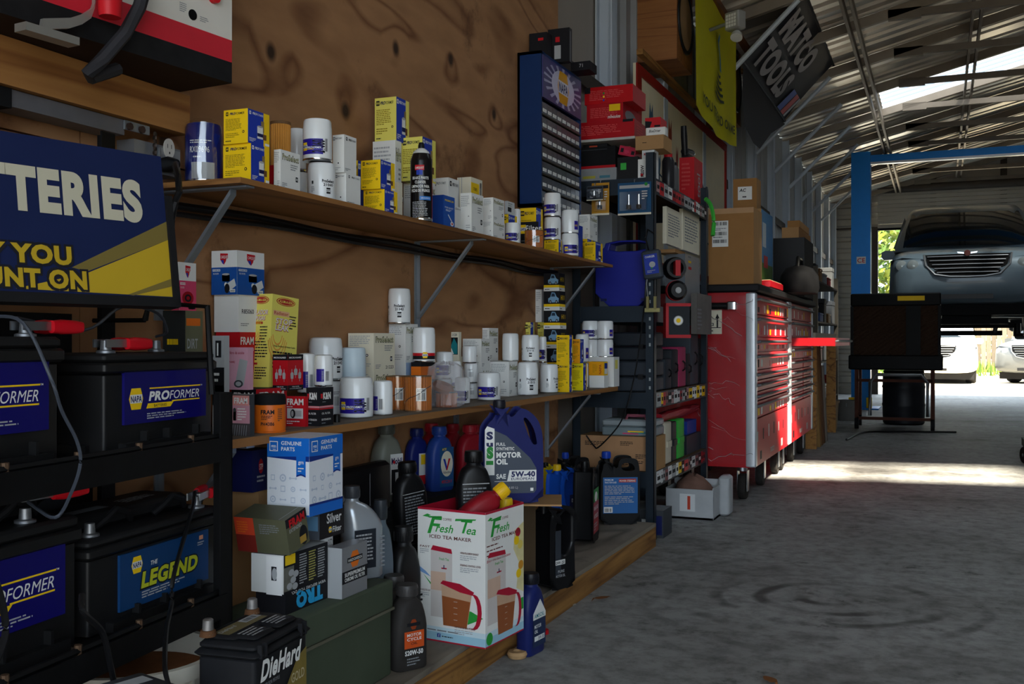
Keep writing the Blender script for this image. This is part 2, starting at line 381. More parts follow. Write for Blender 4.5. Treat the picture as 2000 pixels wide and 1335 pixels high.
for i in range(24):
    a, b = cuts[i], min(cuts[i+1], Y1)
    if a >= Y1: break
    if i == k1: roofsheet(a, b, XS-.3, .30, rm, 'roof_sheet'); roofsheet(a, b, .30, XRIDGE, CLEAR, 'skylight_panel')
    elif i == k2: roofsheet(a, b, XS-.3, -.62, rm, 'roof_sheet'); roofsheet(a, b, -.62, XRIDGE, SKY, 'skylight_panel')
    else: roofsheet(a, b, XS-.3, XRIDGE, rm, 'roof_sheet')
    roofsheet(a, b, XR+.3, XRIDGE, rm, 'roof_sheet')
TR = [11.63+1.22*k for k in range(-11, 7)]; RAF = mat('#8a8074', .55, .3, var=.25, scale=5); TIE = mat('#776e63', .6, .3, var=.25, scale=5)
def beam(p, q, wy, hz_, m, mb=None):
    """rafter-like bar between p and q (same y): width wy along y, height hz_"""
    mb = mb or MB(); p, q = Vector(p), Vector(q); vs = []
    for e in (p, q): vs += [(e.x, e.y-wy/2, e.z-hz_), (e.x, e.y+wy/2, e.z-hz_), (e.x, e.y+wy/2, e.z), (e.x, e.y-wy/2, e.z)]
    return mb.add(vs, [(0,1,5,4),(1,2,6,5),(2,3,7,6),(3,0,4,7),(3,2,1,0),(4,5,6,7)], m)
for i, y in enumerate(TR):
    if y < Y0: continue
    beam((XS, y, roofz(XS)-.012), (XRIDGE, y, roofz(XRIDGE)-.012), .05, .085, RAF).build('rafter', ce)
    beam((XR, y, roofz(XS)-.012), (XRIDGE, y, roofz(XRIDGE)-.012), .05, .085, RAF).build('rafter', ce)
    zt = 3.7; t = beam((-.2, y, zt), (2*XRIDGE+.2, y, zt), .045, .06, TIE); t.box((-.40, y-.025, zt-.075), (-.14, y+.025, zt+.01), TIE); t.build('tie_beam', ce)
for x in (-.66, .3, 1.6):
    c = MB()
    for dx in (-.035, .035): c.box((x+dx-.012, Y0, roofz(x)-.17), (x+dx+.012, Y1, roofz(x)-.1), RAF)
    c.build('purlin', ce)
for k, y in enumerate(TR[8:16]):
    if k == 1: continue
    b = MB().cyl((XS+.11, y-.03, 2.80), (-.98, y-.03, roofz(-.98)-.1), .021, PAINT, 8).build('knee_brace', ce)
# platform
PLAT = wood('grey_plywood', '#8d8375', '#5f574d', grain=(3, .8, 3), rough=.8, stain='#4c453d'); TWO = wood('lumber', '#a9793f', '#6b4622', grain=(6, .5, 9), knots=.6, rough=.7, stain='#4d3018')
PX, PZ = -1.18, .105
SHW = wood('shelf_wood', '#9a6a3a', '#68421f', grain=(3, .45, 6), rough=.6); SHT = wood('dusty_shelf_top', '#7f7568', '#5f564c', grain=(2.5, .5, 4), rough=.85)
yp0, yp1 = -.6, hx(1281, 1040, PX).y
p = thing('floor_platform', 'low wooden platform of plywood on edge boards along the plywood wall', 'platform', T(0, 0, 0))
MB().box((XW+.002, yp0, PZ-.016), (PX, yp1, PZ), PLAT).build('deck_board', p)
MB().box((PX-.038, yp0, 0), (PX, yp1, PZ-.017), TWO).build('edge_board', p)
MB().box((XW+.04, yp1-.038, 0), (PX-.04, yp1, PZ-.017), TWO).build('edge_board', p)
# shelves
XF = -1.37; ZU, ZM = 1.2705, .715
def shelf(name, label, z, th, u0, u1, brk):
    y0, y1 = hx(u0, 500, XF).y, hx(u1, 500, XF).y
    t = thing(name, label, 'shelf', T(0, 0, 0))
    MB().box((XW+.002, y0, z-th), (XF, y1, z), [SHW, SHT, SHW, SHW, SHW, SHW]).build('board', t)
    for yb in brk:
        b = thing('shelf_bracket', {0: 'grey steel shelf bracket at the near end of the ', 1: 'grey steel shelf bracket under the middle of the ', 2: 'grey steel shelf bracket at the far end of the '}[brk.index(yb)]+('upper wooden shelf' if z > 1 else 'lower wooden shelf'), 'bracket', T(0, 0, 0), 'steel brackets under the wooden shelves')
        MB().box((XW+.002, yb-.014, z-th-.29), (XW+.006, yb+.014, z-th-.002), GALV).box((XW+.002, yb-.002, z-th-.29), (XW+.018, yb+.002, z-th-.002), GALV).build('wall_leg', b)
        MB().box((XW+.006, yb-.014, z-th-.005), (XF+.01-.015, yb+.014, z-th-.001), GALV).build('shelf_arm', b)
        beam((XW+.012, yb, z-th-.25), (XF-.05, yb, z-th-.006), .02, .012, GALV).build('brace', b)
        for k in (.05, .2): MB().cyl((XW+.007, yb, z-th-k), (XW+.011, yb, z-th-k), .005, STEEL).build('screw', b)
    return t
shelf('upper_shelf', 'upper wooden wall shelf crowded with filter boxes and spray can', ZU, .012, 470, 1197, [hx(474, 400, -1.38).y+.02, 3.06, hx(1178, 500, -1.38).y])
shelf('lower_shelf', 'lower wooden wall shelf packed with oil filters and boxes', ZM, .019, 446, 1207, [hx(474, 400, -1.38).y+.02, 3.36, hx(1165, 700, -1.39).y])
# ================================================================= ITEM BUILDERS
DBG = []
FBm = frame((0, 0, 0), (1, 0, 0), (0, 0, 1))          # front face (local -y)
class Box: pass
def BX(name, label, X, u0, u1, u2, vt, base, style=None, group=None, cat='box', wA=None, dB=None, rot=0, y=None, h=None, cols=(WHITE, WHITE, WHITE), tilt=None, same=False, ins=0):
    P = hx(u1, 500, X) if y is None else hy(u1, 500, y)
    r = R(rot); eB = V(-math.sin(r), math.cos(r), 0); eA = V(-math.cos(r), -math.sin(r), 0)
    tA = wA if wA else along(P, eA, u0); tB = dB if dB else along(P, eB, u2)
    if h is None: h = zat(vt, P)-base
    P.z = base; M = frame(P, eB, eA)
    if tilt: M = M @ tilt
    q = Box(); q.A, q.B, q.h, q.top, q.P = tA, tB, h, base+h, P; q.M = M; q.eA, q.eB = eA, eB
    mb = MB(); cA, cB, cT = cols
    if ins is not None: mb.box((0, 0, 0), (tB, tA, h), [cA, cT, cB, cB, cA, cA])
    q.FA = frame((0, tA, 0), (0, -1, 0), (0, 0, 1)); q.FB = FBm; q.FT = frame((0, 0, h), (1, 0, 0), (0, 1, 0))
    if ins is not None and cT is cA or ins == 1:   # tuck-in flap seam on the lid
        mb.rect(q.FT, tB*.02, tA*.12, tB*.96, .0012, LGREY, .0002)
    q.mb = mb
    if style: style(mb, q.FA, tA, q.FB, tB, h)
    o = mb.build(name); o.matrix_world = M; tag(o, label, cat, group, same); q.o = o
    DBG.append('%-60s A%.3f B%.3f h%.3f base%.3f y%.2f' % (label[:60], tA, tB, h, base, P.y))
    return q
# ---- print layouts
def hexlogo(mb, M, x, y, s, c1=YEL, c2=WHITE, c3=NAVY, z=.0006):
    """six-sided badge with a light bar and lettering; s = height"""
    w = s*.62; pts = [(x-w*.55, y-s*.5), (x+w*.55, y-s*.5), (x+w*.85, y), (x+w*.55, y+s*.5), (x-w*.55, y+s*.5), (x-w*.85, y)]
    if callable(M): mb.rect(M, x-w*.6, y-s*.5, w*1.2, s, c1, z)
    else: mb.poly(M, pts, c1, z)
    mb.rect(M, x-w*.72, y-s*.2, w*1.44, s*.4, c2, z+.0003); mb.text(M, 'NAPA', x, y-s*.15, s*.3, c3, w=w*1.3, al='c', z=z+.0006, bold=.03)
def proformer(mb, M, x, y, w, m, m2=None, line=None, z=.0008, h=None):
    h = h or w*.13
    mb.text(M, 'PRO', x, y, h, m, w=w*.36, bold=.04, sh=.25, z=z); mb.text(M, 'FORMER', x+w*.38, y, h, m2 or m, w=w*.62, bold=.005, sh=.25, z=z)
    if line: mb.rect(M, x-w*.02, y-h*.55, w*.5, h*.3, line, z)
def st_yellow(back=YEL, seed=0, strip=True):
    def f(mb, FA, a, FB, b, h):
        hexlogo(mb, FA, a*.15, h*.88, h*.11, INK, back, INK); proformer(mb, FA, a*.26, h*.845, a*.6, NAVY, INK, h=h*.07)
        mb.lines(FA, a*.08, h*.38, a*.72, h*.36, 9, mat('#8f7a1c', .6, var=0), seed+1); mb.lines(FA, a*.08, h*.17, a*.6, h*.15, 3, mat('#8f7a1c', .6, var=0), seed+2)
        mb.ell(FA, a*.82, h*.33, a*.05, a*.05, INK, .0006, 10); mb.ell(FA, a*.82, h*.33, a*.025, a*.025, back, .0009, 8); mb.lines(FA, a*.08, h*.05, a*.4, h*.06, 1, INK, seed+3)
        if b > .012:
            mb.rect(FB, 0, 0, b*(.72 if strip else 1), h, BLUE, .0003)
            hexlogo(mb, FB, b*.1, h*.9, h*.1, WHITE, BLUE, WHITE); proformer(mb, FB, b*.2, h*.87, b*.5, WHITE, h=h*.065)
            mb.rect(FB, b*.42, h*.2, b*.26, h*.36, WHITE, .0009); mb.ell(FB, b*.55, h*.56, b*.13, h*.03, LGREY, .0012); mb.rect(FB, b*.42, h*.26, b*.26, h*.1, NAVY, .0012)
            mb.rect(FB, b*.6, h*.42, b*.14, h*.32, mat('#8a744a', .7, var=.1), .0006); mb.rect(FB, b*.68, h*.2, b*.16, h*.16, mat('#6b4a2c', .7, var=.1), .0012)
            mb.lines(FB, b*.06, h*.06, b*.32, h*.12, 3, WHITE, seed+4); mb.rect(FB, b*.78, h*.04, b*.2, h*.07, WHITE, .0009)
    return f
def st_select(num='', side=True, seed=0, col=INK, outline=True):
    def f(mb, FA, a, FB, b, h):
        if side:
            mb.lines(FA, a*.06, h*.66, a*.8, h*.28, 6, LGREY, seed); mb.ell(FA, a*.74, h*.42, a*.05, a*.05, INK, .0006, 10); mb.ell(FA, a*.74, h*.42, a*.025, a*.025, WHITE, .0009, 8)
            mb.lines(FA, a*.5, h*.06, a*.4, h*.16, 3, LGREY, seed+1)
        if b > .01:
            mb.text(FB, 'ProSelect', b*.08, h*.76, h*.15, INK, w=b*.84, bold=.05, z=.0006); mb.text(FB, 'ProSelect', b*.095, h*.767, h*.135, mat('#d9d8a8', .6, var=0), w=b*.81, bold=-.005, z=.001)
            mb.lines(FB, b*.5, h*.52, b*.42, h*.17, 3, GREY, seed+2); hexlogo(mb, FB, b*.82, h*.32, h*.13, INK, WHITE, INK)
            mb.lines(FB, b*.08, h*.06, b*.28, h*.12, 3, GREY, seed+3)
            if num: mb.text(FB, num, b*.93, h*.06, h*.085, INK, w=b*.38, al='r')
    return f
def st_plainpro(seed=0):
    def f(mb, FA, a, FB, b, h):
        hexlogo(mb, FA, a*.12, h*.9, h*.09, GREY, WHITE, GREY); proformer(mb, FA, a*.22, h*.88, a*.6, GREY, h=h*.045); mb.ell(FA, a*.5, h*.25, a*.06, a*.06, INK, .0006, 10); mb.lines(FA, a*.1, h*.05, a*.6, h*.1, 2, LGREY, seed)
        if b > .01: hexlogo(mb, FB, b*.2, h*.9, h*.09, INK, WHITE, INK); proformer(mb, FB, b*.36, h*.87, b*.56, INK, GREY, h=h*.055); mb.lines(FB, b*.08, h*.05, b*.5, h*.08, 2, GREY, seed+1)
    return f
def st_fram(bg, fg=WHITE, seed=0, pic=True, words=None):
    def f(mb, FA, a, FB, b, h):
        for M, w in ((FA, a), (FB, b)):
            if w < .015: continue
            mb.text(M, 'FRAM', w*.1, h*.72, h*.2, fg, w=w*.8, bold=.04); mb.lines(M, w*.1, h*.62, w*.6, h*.06, 1, fg, seed)
            if words: mb.text(M, words, w*.1, h*.62, h*.07, fg, w=w*.7)
            if pic:
                mb.rect(M, w*.12, h*.26, w*.76, h*.34, GREYW); mb.ell(M, w*.4, h*.42, w*.12, h*.15, INK, .0009); mb.ell(M, w*.38, h*.42, w*.06, h*.1, LGREY, .0012)
                mb.rect(M, w*.45, h*.33, w*.36, h*.2, LGREY, .0008)
            mb.lines(M, w*.1, h*.06, w*.7, h*.14, 2, fg, seed+1)
    return f
# ---- cylindrical things
def cylmap(r, a0):
    def f(v): a = a0+v[0]/r; return V((r+v[2])*math.cos(a), (r+v[2])*math.sin(a), v[1])
    return f
def place(u, X=None, y=None, vb=None, base=0, r=0):
    if vb is not None:
        d = ray(u, 500); n = F*(CH-base)/(vb-667.5)+r; P = d*n
    elif y is not None: P = hy(u, 500, y)
    else: P = hx(u, 500, X)
    return V(P.x, P.y, base)
def FL(label, u, w, vt, base, kind='plain', X=None, y=None, vb=None, off=0, num='', group=None, body=None, name='oil_filter', cat='oil filter', same=False):
    P = place(u, X, y, vb, base, w/2*1.5e-3); r = w/2*den(P)/F
    if vb is not None: P = place(u, X, y, vb, base, r); r = w/2*den(P)/F
    zt = zat(vt, P); h = zt-base-r*.05
    t = thing(name, label, cat, T(*P), group, same)
    b = body or GLOSS
    c = MB(); c.lathe([(r*.93, h*.035), (r*.985, h*.05), (r, h*.09), (r, h*.78), (r*.985, h*.8), (r*.97, h*.92), (r*.9, h*.97), (r*.7, h*.992), (0.001, h)], b, 32, flute=(5, 5)); c.build('can', t)
    MB().lathe([(r*.86, 0), (r*.99, 0), (r*1.02, h*.015), (r*1.02, h*.04), (r*.95, h*.052)], CHROME if kind != 'fram' else ORANGE, 32).build('base_ring', t)
    ac = math.atan2(-P.y, -P.x)+off; m = MB(); C = cylmap(r+.0004, ac)
    if kind == 'blue':
        wd = r*1.75; x0 = -wd*.72; m.rect(C, x0, h*.13, wd, h*.36, PURP); hexlogo(m, C, x0+wd*.22, h*.31, h*.19); proformer(m, C, x0+wd*.36, h*.26, wd*.56, GLOSS, line=YEL)
        m.lines(C, x0+wd*.93, h*.16, wd*.06, h*.3, 8, LGREY, 2); m.bars(C, x0+wd*1.08, h*.2, wd*.14, h*.3, 7, INK); m.text(C, num or '21085', x0+wd*1.06, h*.16, h*.3, INK, w=h*.3, rot=90, bold=.02)
        m.lines(C, x0-wd*.2, h*.18, wd*.12, h*.25, 5, GREY, 4)
    elif kind == 'select':
        m.text(C, 'ProSelect', 0, h*.46, h*.075, INK, al='c', bold=.035, w=r*.95); m.text(C, num or '21342', 0, h*.37, h*.065, INK, al='c', bold=.03, w=r*.75); hexlogo(m, C, 0, h*.25, h*.15, INK, GLOSS, INK)
        m.rect(C, -r*1.25, h*.42, r*.14, h*.08, INK); m.lines(C, -r*1.3, h*.2, r*.3, h*.16, 4, GREY)
    elif kind == 'redblk':
        m.rect(C, -r*1.3, h*.08, r*2.6, h*.1, INK); m.rect(C, -r*1.3, h*.18, r*2.6, h*.08, RED); hexlogo(m, C, r*.1, h*.2, h*.17, YEL, WHITE, NAVY)
    elif kind == 'edge':
        m.rect(C, r*.55, h*.15, r*.6, h*.36, PURP); m.text(C, 'NAPA', r*.6, h*.28, h*.09, YEL, w=r*.4)
    elif kind == 'bar':
        m.rect(C, -r*.95, h*.15, r*.9, h*.4, PURP); m.lines(C, -r*.3, h*.18, r*.2, h*.3, 7, LGREY, 2); m.bars(C, r*.1, h*.18, r*.45, h*.3, 7, INK)
    elif kind == 'grey': m.bars(C, -r*.3, h*.3, r*.6, h*.25, 8, GREY); m.lines(C, -r*.5, h*.6, r*.9, h*.1, 2, GREY)
    elif kind == 'fram':
        m.text(C, 'FRAM', -r*.15, h*.5, h*.11, INK, al='c', w=r*.85, bold=.04); m.lines(C, -r*.55, h*.34, r*.75, h*.13, 3, INK, 5); m.text(C, 'PH4386', -r*.15, h*.2, h*.09, INK, al='c', w=r*.85, bold=.03); m.lines(C, r*.5, h*.3, r*.35, h*.35, 7, DGREY, 6)
    if m.v: m.build('label_print', t)
    DBG.append('%-60s r%.3f h%.3f base%.3f x%.2f y%.2f' % (label[:60], r, h, base, P.x, P.y))
    q = Box(); q.top = base+h; q.o = t; q.r = r; q.P = P; q.h = h; return q
def PL(label, u, w, vt, base, X=None, vb=None, col=None, wrap=False, group=None, y=None):
    """pleated cartridge filter: end caps and a ring of paper folds"""
    P = place(u, X, y, vb, base, w/2*1.5e-3); r = w/2*den(P)/F; h = zat(vt, P)-base
    t = thing('pleated_filter', label, 'oil filter', T(*P), group); col = col or mat('#b5682a', .75, var=.12)
    c = MB(); n = 56; rings = []
    for z in (h*.03, h*.97): rings.append([((r*(.97 if j % 2 else .9))*math.cos(2*math.pi*j/n), (r*(.97 if j % 2 else .9))*math.sin(2*math.pi*j/n), z) for j in range(n)])
    c.loft(rings, col, sm=False, caps=False).build('paper_folds', t)
    for a, b in ((0, .035), (.965, 1)): MB().lathe([(r*.45, h*a), (r, h*a), (r, h*b), (r*.45, h*b), (r*.45, h*a)], mat('#6e5136', .6, var=.1), 32).build('end_cap', t)
    ac = math.atan2(-P.y, -P.x)
    if wrap:
        C = cylmap(r*1.005, ac); m = MB(); m.rect(C, -r*.15, h*.3, r*.75, h*.36, WHITE); m.text(C, '21223MP', r*.22, h*.56, h*.07, INK, w=r*.6, al='c', z=.0009); m.bars(C, -r*.05, h*.33, r*.55, h*.2, 12, INK, z=.0009); m.build('barcode_label', t)
        MB().tube([cylmap(r*1.015, ac)((-r*1.1+i*r*.22, h*(.28+.045*i+.02*math.sin(i)), 0)) for i in range(11)], r*.025, DGREY, 5).build('seal_cord', t)
        f = MB(); f.lathe([(r*1.02, h*.005), (r*1.03, h*.5), (r*1.02, h*.995)], FILM, 20); f.v = [(x+random.uniform(-1, 1)*.0008, y+random.uniform(-1, 1)*.0008, z) for x, y, z in f.v]; f.build('plastic_wrap', t)
    DBG.append('%-60s r%.3f h%.3f base%.3f x%.2f y%.2f' % (label[:60], r, h, base, P.x, P.y))
    q = Box(); q.top = base+h; q.o = t; q.P = P; q.r = r; return q
FILM = bpy.data.materials.new('clear_film'); FILM.use_nodes = True; nt = FILM.node_tree; nt.nodes.remove(nt.nodes['Principled BSDF'])
a_ = nt.nodes.new('ShaderNodeBsdfTransparent'); b_ = nt.nodes.new('ShaderNodeBsdfGlossy'); c_ = nt.nodes.new('ShaderNodeMixShader'); b_.inputs['Roughness'].default_value = .12; c_.inputs[0].default_value = .14
nt.links.new(a_.outputs[0], c_.inputs[1]); nt.links.new(b_.outputs[0], c_.inputs[2]); nt.links.new(c_.outputs[0], nt.nodes['Material Output'].inputs[0])
# ================================================================= UPPER SHELF
G = 'filter boxes on the upper shelf'; GF = 'white filters on the upper shelf'
YC = (YEL, YEL, YEL); PC = (PYEL, PYEL, PYEL)
# near end
q = FL('blue filter canister in clear plastic wrap at the near end of the upper shelf', 398, 70, 240, ZU, 'none', X=-1.51, body=mat('#16246e', .3, var=.1))
C = cylmap(q.r+.0004, math.atan2(-q.P.y, -q.P.x)); m = MB(); m.text(C, 'RX09696', -.01, q.h*.48, q.h*.1, WHITE, al='c', w=q.r*1.1); m.lines(C, -q.r*.8, q.h*.62, q.r*1.5, q.h*.07, 2, WHITE); m.lines(C, -q.r*.6, q.h*.38, q.r, q.h*.05, 1, WHITE, 4)
m.build('label_print', q.o); m = MB(); m.rect(C, -q.r*.7, q.h*.05, q.r*1.3, q.h*.27, LGREY); m.build('silver_panel', q.o)
f = MB(); f.lathe([(q.r*1.03, .001), (q.r*1.05, q.h*.3), (q.r*1.04, q.h*.7), (q.r*1.02, q.h*.98), (q.r*.6, q.h*1.06), (.002, q.h*1.07)], FILM, 22); f.v = [(x+random.uniform(-1, 1)*.002, y+random.uniform(-1, 1)*.002, z) for x, y, z in f.v]; f.build('plastic_wrap', q.o)
a = BX('filter_box', 'yellow and blue filter box under its twin at the shelf near end', -1.385, 436, 490, 526, 279, ZU, st_yellow(seed=1), G, cols=YC)
BX('filter_box', 'yellow and blue filter box stacked on top at the shelf near end', -1.387, 437, 484, 526, 211, a.top, st_yellow(seed=2), G, cols=YC)
PL('tall tan pleated filter behind the narrow white box on the upper shelf', 548, 40, 239, ZU, X=-1.52, col=mat('#c98a3e', .8, var=.08))
BX('filter_box', 'slim red and white box squeezed beside the near yellow boxes', -1.43, 527, 535, 538, 322, ZU, None, G, cols=(RED, mat('#6b4a30', .6), WHITE), wA=.05)
BX('filter_box', 'tall narrow white box with outlined green lettering near the pleated filter', -1.39, 535, 548, 586, 291, ZU, st_select(seed=5), G)
a = FL('plain grey white filter standing behind the near filter stack', 584, 40, 335, ZU, 'plain', X=-1.56, group=GF)
FL('plain white filter perched on the one behind the near stack', 580, 36, 250, a.top, 'plain', X=-1.56, group=GF)
a = FL('large white filter with black lettering under the blue banded one, upper shelf', 628, 54, 317, ZU, 'select', X=-1.43, num='21060', off=.5, group=GF)
FL('large white filter with blue band atop a stack, upper shelf', 620, 56, 232, a.top, 'blue', X=-1.43, off=-.1, group=GF, num='21060')
s = MB(); s.add([(0, 0, 0), (.05, .012, .001), (.06, .03, .012), (.02, .035, .004), (.025, .005, .0052)], [(0, 1, 4), (1, 2, 4), (2, 3, 4), (3, 0, 4)], mat('#b9b4a6', .8)); o = s.build('paper_scrap'); o.matrix_world = frame((XF-.028, hx(600, 380, XF).y, ZU+.0005), (0, 1, 0), (-1, 0, 0)); tag(o, 'torn grey paper scrap at the foot of the white filter stack', 'paper')
a = BX('filter_box', 'lower of two plain white boxes right of the white filter stack', -1.40, 655, 676, 704, 337, ZU, st_plainpro(1), G)
BX('filter_box', 'upper of two plain white boxes right of the white filter stack', -1.40, 650, 672, 696, 262, a.top, st_plainpro(2), G)
BX('filter_box', 'yellow box half hidden behind the small yellow pair', -1.50, 690, 699, 712, 313, ZU, st_yellow(seed=3), G, cols=YC, dB=.07)
a = BX('filter_box', 'small yellow box, lower of the pair in mid shelf', -1.385, 710, 751, 776, 369, ZU, st_yellow(seed=4), G, cols=YC)
BX('filter_box', 'small yellow box, upper of the pair in mid shelf', -1.39, 705, 743, 771, 311, a.top, st_yellow(seed=5), G, cols=YC)
a = BX('filter_box', 'white box carrying the highest pale yellow box', -1.50, 728, 772, 784, 273, ZU, st_select(seed=7), G)
BX('filter_box', 'highest pale yellow box standing on a white box', -1.505, 732, 774, 799, 188, a.top, st_yellow(PYEL, 6), G, cols=PC)
BX('filter_box', 'cream box between the small yellow pair and the spray can', -1.42, 771, 778, 786, 355, ZU, None, G, cols=(CREAM, CREAM, CREAM), wA=.045)
a = BX('filter_box', 'white box under the pale yellow box behind the spray can', -1.44, 788, 838, 850, 355, ZU, st_select(seed=8), G)
BX('filter_box', 'pale yellow box directly behind the black spray can', -1.44, 784, 825, 851, 266, a.top, st_yellow(PYEL, 9), G, cols=PC)
# spray can
P = place(823, X=-1.392, base=ZU); r = 21.5*den(P)/F; zt = zat(301, P); h = zt-ZU
t = thing('spray_can', 'black aerosol brake cleaner can at the front edge of the upper shelf', 'spray can', T(*P))
MB().lathe([(r*.96, 0), (r, .004), (r, h*.88), (r*.97, h*.915), (r*.84, h*.975), (r*.8, h)], mat('#131316', .22, .2, var=.1), 32).build('can', t)
MB().lathe([(r*1.0, 0), (r*1.03, .002), (r*1.03, .006), (r, .008)], CHROME, 32).build('base_ring', t)
MB().lathe([(r*.8, h*.99), (r*.72, h*1.03), (r*.4, h*1.075), (r*.36, h*1.08), (.001, h*1.085)], mat('#d8d8d4', .3), 24).build('dome', t)
MB().lathe([(r*.3, h*1.08), (r*.3, h*1.12), (r*.22, h*1.17), (.001, h*1.175)], BLK, 14).build('nozzle', t)
ac = math.atan2(-P.y, -P.x); C = cylmap(r+.0003, ac); m = MB()
m.rect(C, -r*.6, h*.74, r*.85, h*.075, RED); m.rect(C, -r*.45, h*.67, r*.55, h*.075, BLUE, .0004); m.text(C, 'CARQUEST', -r*.18, h*.757, h*.032, WHITE, al='c', w=r*.8, z=.0009)
for i, tx in enumerate(('BRAKE PARTS', 'CLEANER', 'LIMPIADOR PARA', 'PIEZAS DE FRENOS')): m.text(C, tx, -r*.1, h*(.605-i*.062), h*.042, WHITE, al='c', w=r*(1.55, 1.0, 1.75, 1.8)[i], bold=.02)
m.rect(C, -r*.15, h*.3, r*1.1, h*.055, mat('#2d78c8', .4)); m.text(C, 'NON-CHLORINATED', r*.4, h*.317, h*.022, WHITE, al='c', w=r*.85, z=.0009); m.lines(C, -r*.9, h*.04, r*1.6, h*.24, 10, LGREY, 3)
m.rect(C, r*1.22, h*.03, r*.1, h*.6, RED); m.build('label_print', t)
# right half
BX('filter_box', 'white box standing just right of the spray can', -1.45, 845, 876, 896, 346, ZU, st_plainpro(3), G)
BX('filter_box', 'small blue box with white pictogram at the front of the shelf', -1.386, 861, 866, 888, 380, ZU, lambda mb, FA, a, FB, b, h: (mb.text(FB, 'PREMIUM', b*.12, h*.82, h*.06, YEL, w=b*.76), mb.text(FB, 'POSI-QUIET', b*.12, h*.6, h*.05, WHITE, w=b*.76), mb.lines(FB, b*.2, h*.5, b*.6, h*.07, 2, WHITE), mb.ell(FB, b*.75, h*.13, b*.15, h*.07, WHITE), mb.ell(FB, b*.75, h*.13, b*.07, h*.035, RED, .0009), mb.tube([FB @ V(b*.4, h*.4, .001), FB @ V(b*.72, h*.2, .001)], .0012, WHITE)), G, cols=(mat('#123a86', .45), mat('#1550a8', .45), BLUE), wA=.05)
BX('filter_box', 'low white box right of the small blue box', -1.40, 886, 888, 900, 402, ZU, st_plainpro(4), G, wA=.04)
a = BX('filter_box', 'wide white box with green lettering in front of the cream carton', -1.39, 899, 921, 944, 376, ZU, st_select(seed=11), G)
BX('filter_box', 'cream and yellow carton peeking over the wide white box', -1.50, 893, 920, 942, 345, ZU, lambda mb, FA, a, FB, b, h: (mb.rect(FB, 0, h*.62, b*.7, h*.3, YEL), mb.text(FB, '7085', b*.2, h*.8, h*.05, INK), mb.bars(FB, b*.75, h*.55, b*.2, h*.4, 7, INK), mb.rect(FA, a*.1, 0, a*.05, h, LGREY), mb.rect(FA, a*.3, 0, a*.05, h, LGREY)), G, cols=(CREAM, CREAM, CREAM))
a = BX('filter_box', 'white lettered box at the bottom of a two box stack', -1.39, 943, 963, 986, 430, ZU, st_select(seed=12), G)
BX('filter_box', 'white lettered box on top of its twin, upper shelf', -1.39, 944, 963, 985, 385, a.top, st_select(seed=13), G)
a = BX('filter_box', 'small yellow and blue box under a grey one by the short filter', -1.47, 985, 993, 1010, 418, ZU, st_yellow(seed=14), G, cols=YC)
BX('filter_box', 'small grey and white packet lying over the yellow and blue box', -1.47, 986, 991, 1005, 392, a.top, lambda mb, FA, a, FB, b, h: (mb.rect(FB, b*.05, h*.2, b*.5, h*.35, INK), mb.lines(FB, b*.1, h*.6, b*.7, h*.3, 2, GREY)), G, cols=(LGREY, GREYW, LGREY))
FL('short white filter with bright blue band at the shelf edge', 1001, 30, 434, ZU, 'blue', X=-1.41, off=.1, group=GF)
FL('white filter mostly hidden behind the black silver lettered box', 1010, 14, 407, ZU, 'plain', X=-1.50, group=GF)
a = BX('filter_box', 'yellow box behind the dark box near the blue drawer cabinet', -1.46, 1016, 1047, 1060, 405, ZU, st_yellow(seed=15), G, cols=YC)
BX('filter_box', 'black and silver box in front of a yellow one, upper shelf', -1.43, 1017, 1048, 1052, 432, ZU, lambda mb, FA, a, FB, b, h: (hexlogo(mb, FA, a*.15, h*.75, h*.3), mb.text(FA, 'Filter', a*.3, h*.68, h*.2, WHITE), mb.ell(FA, a*.8, h*.3, a*.18, h*.3, LGREY), mb.lines(FA, a*.05, h*.1, a*.5, h*.3, 3, GREY)), G, cols=(INK, INK, INK), dB=.02)
PL('orange pleated filter in clear wrap at the upper shelf edge', 1043, 37, 450, ZU, X=-1.405, wrap=True)
a = BX('filter_box', 'yellow box under the left stack of short filters', -1.42, 1063, 1091, 1097, 468, ZU, st_yellow(seed=16), G, cols=YC)
b = FL('short blue banded filter, lower of the left stack', 1079, 33, 423, a.top, 'blue', X=-1.455, group=GF, off=-.1)
FL('short blue banded filter, upper of the left stack', 1079, 33, 376, b.top, 'blue', X=-1.455, group=GF, off=-.15)
a = FL('short filter with dark blue badge, lower of the right stack', 1113, 34, 455, ZU, 'blue', X=-1.405, group=GF, off=.45)
FL('plain short filter on top of the right stack', 1113, 34, 409, a.top, 'edge', X=-1.41, group=GF)
BX('filter_box', 'slim blue box behind the right stack of short filters', -1.45, 1128, 1131, 1138, 440, ZU, None, G, cols=(BLUE, BLUE, BLUE), wA=.03)
a = BX('filter_box', 'yellow and blue box under the last white box, upper shelf', -1.45, 1136, 1147, 1158, 466, ZU, st_yellow(seed=17), G, cols=YC, wA=.06)
BX('filter_box', 'last white lettered box at the far end, upper shelf', -1.45, 1131, 1152, 1167, 418, a.top, st_select(seed=18), G)
BX('filter_box', 'last small yellow and blue box at the far shelf corner', -1.39, 1158, 1163, 1177, 472, ZU, st_yellow(seed=19), G, cols=YC, wA=.05)
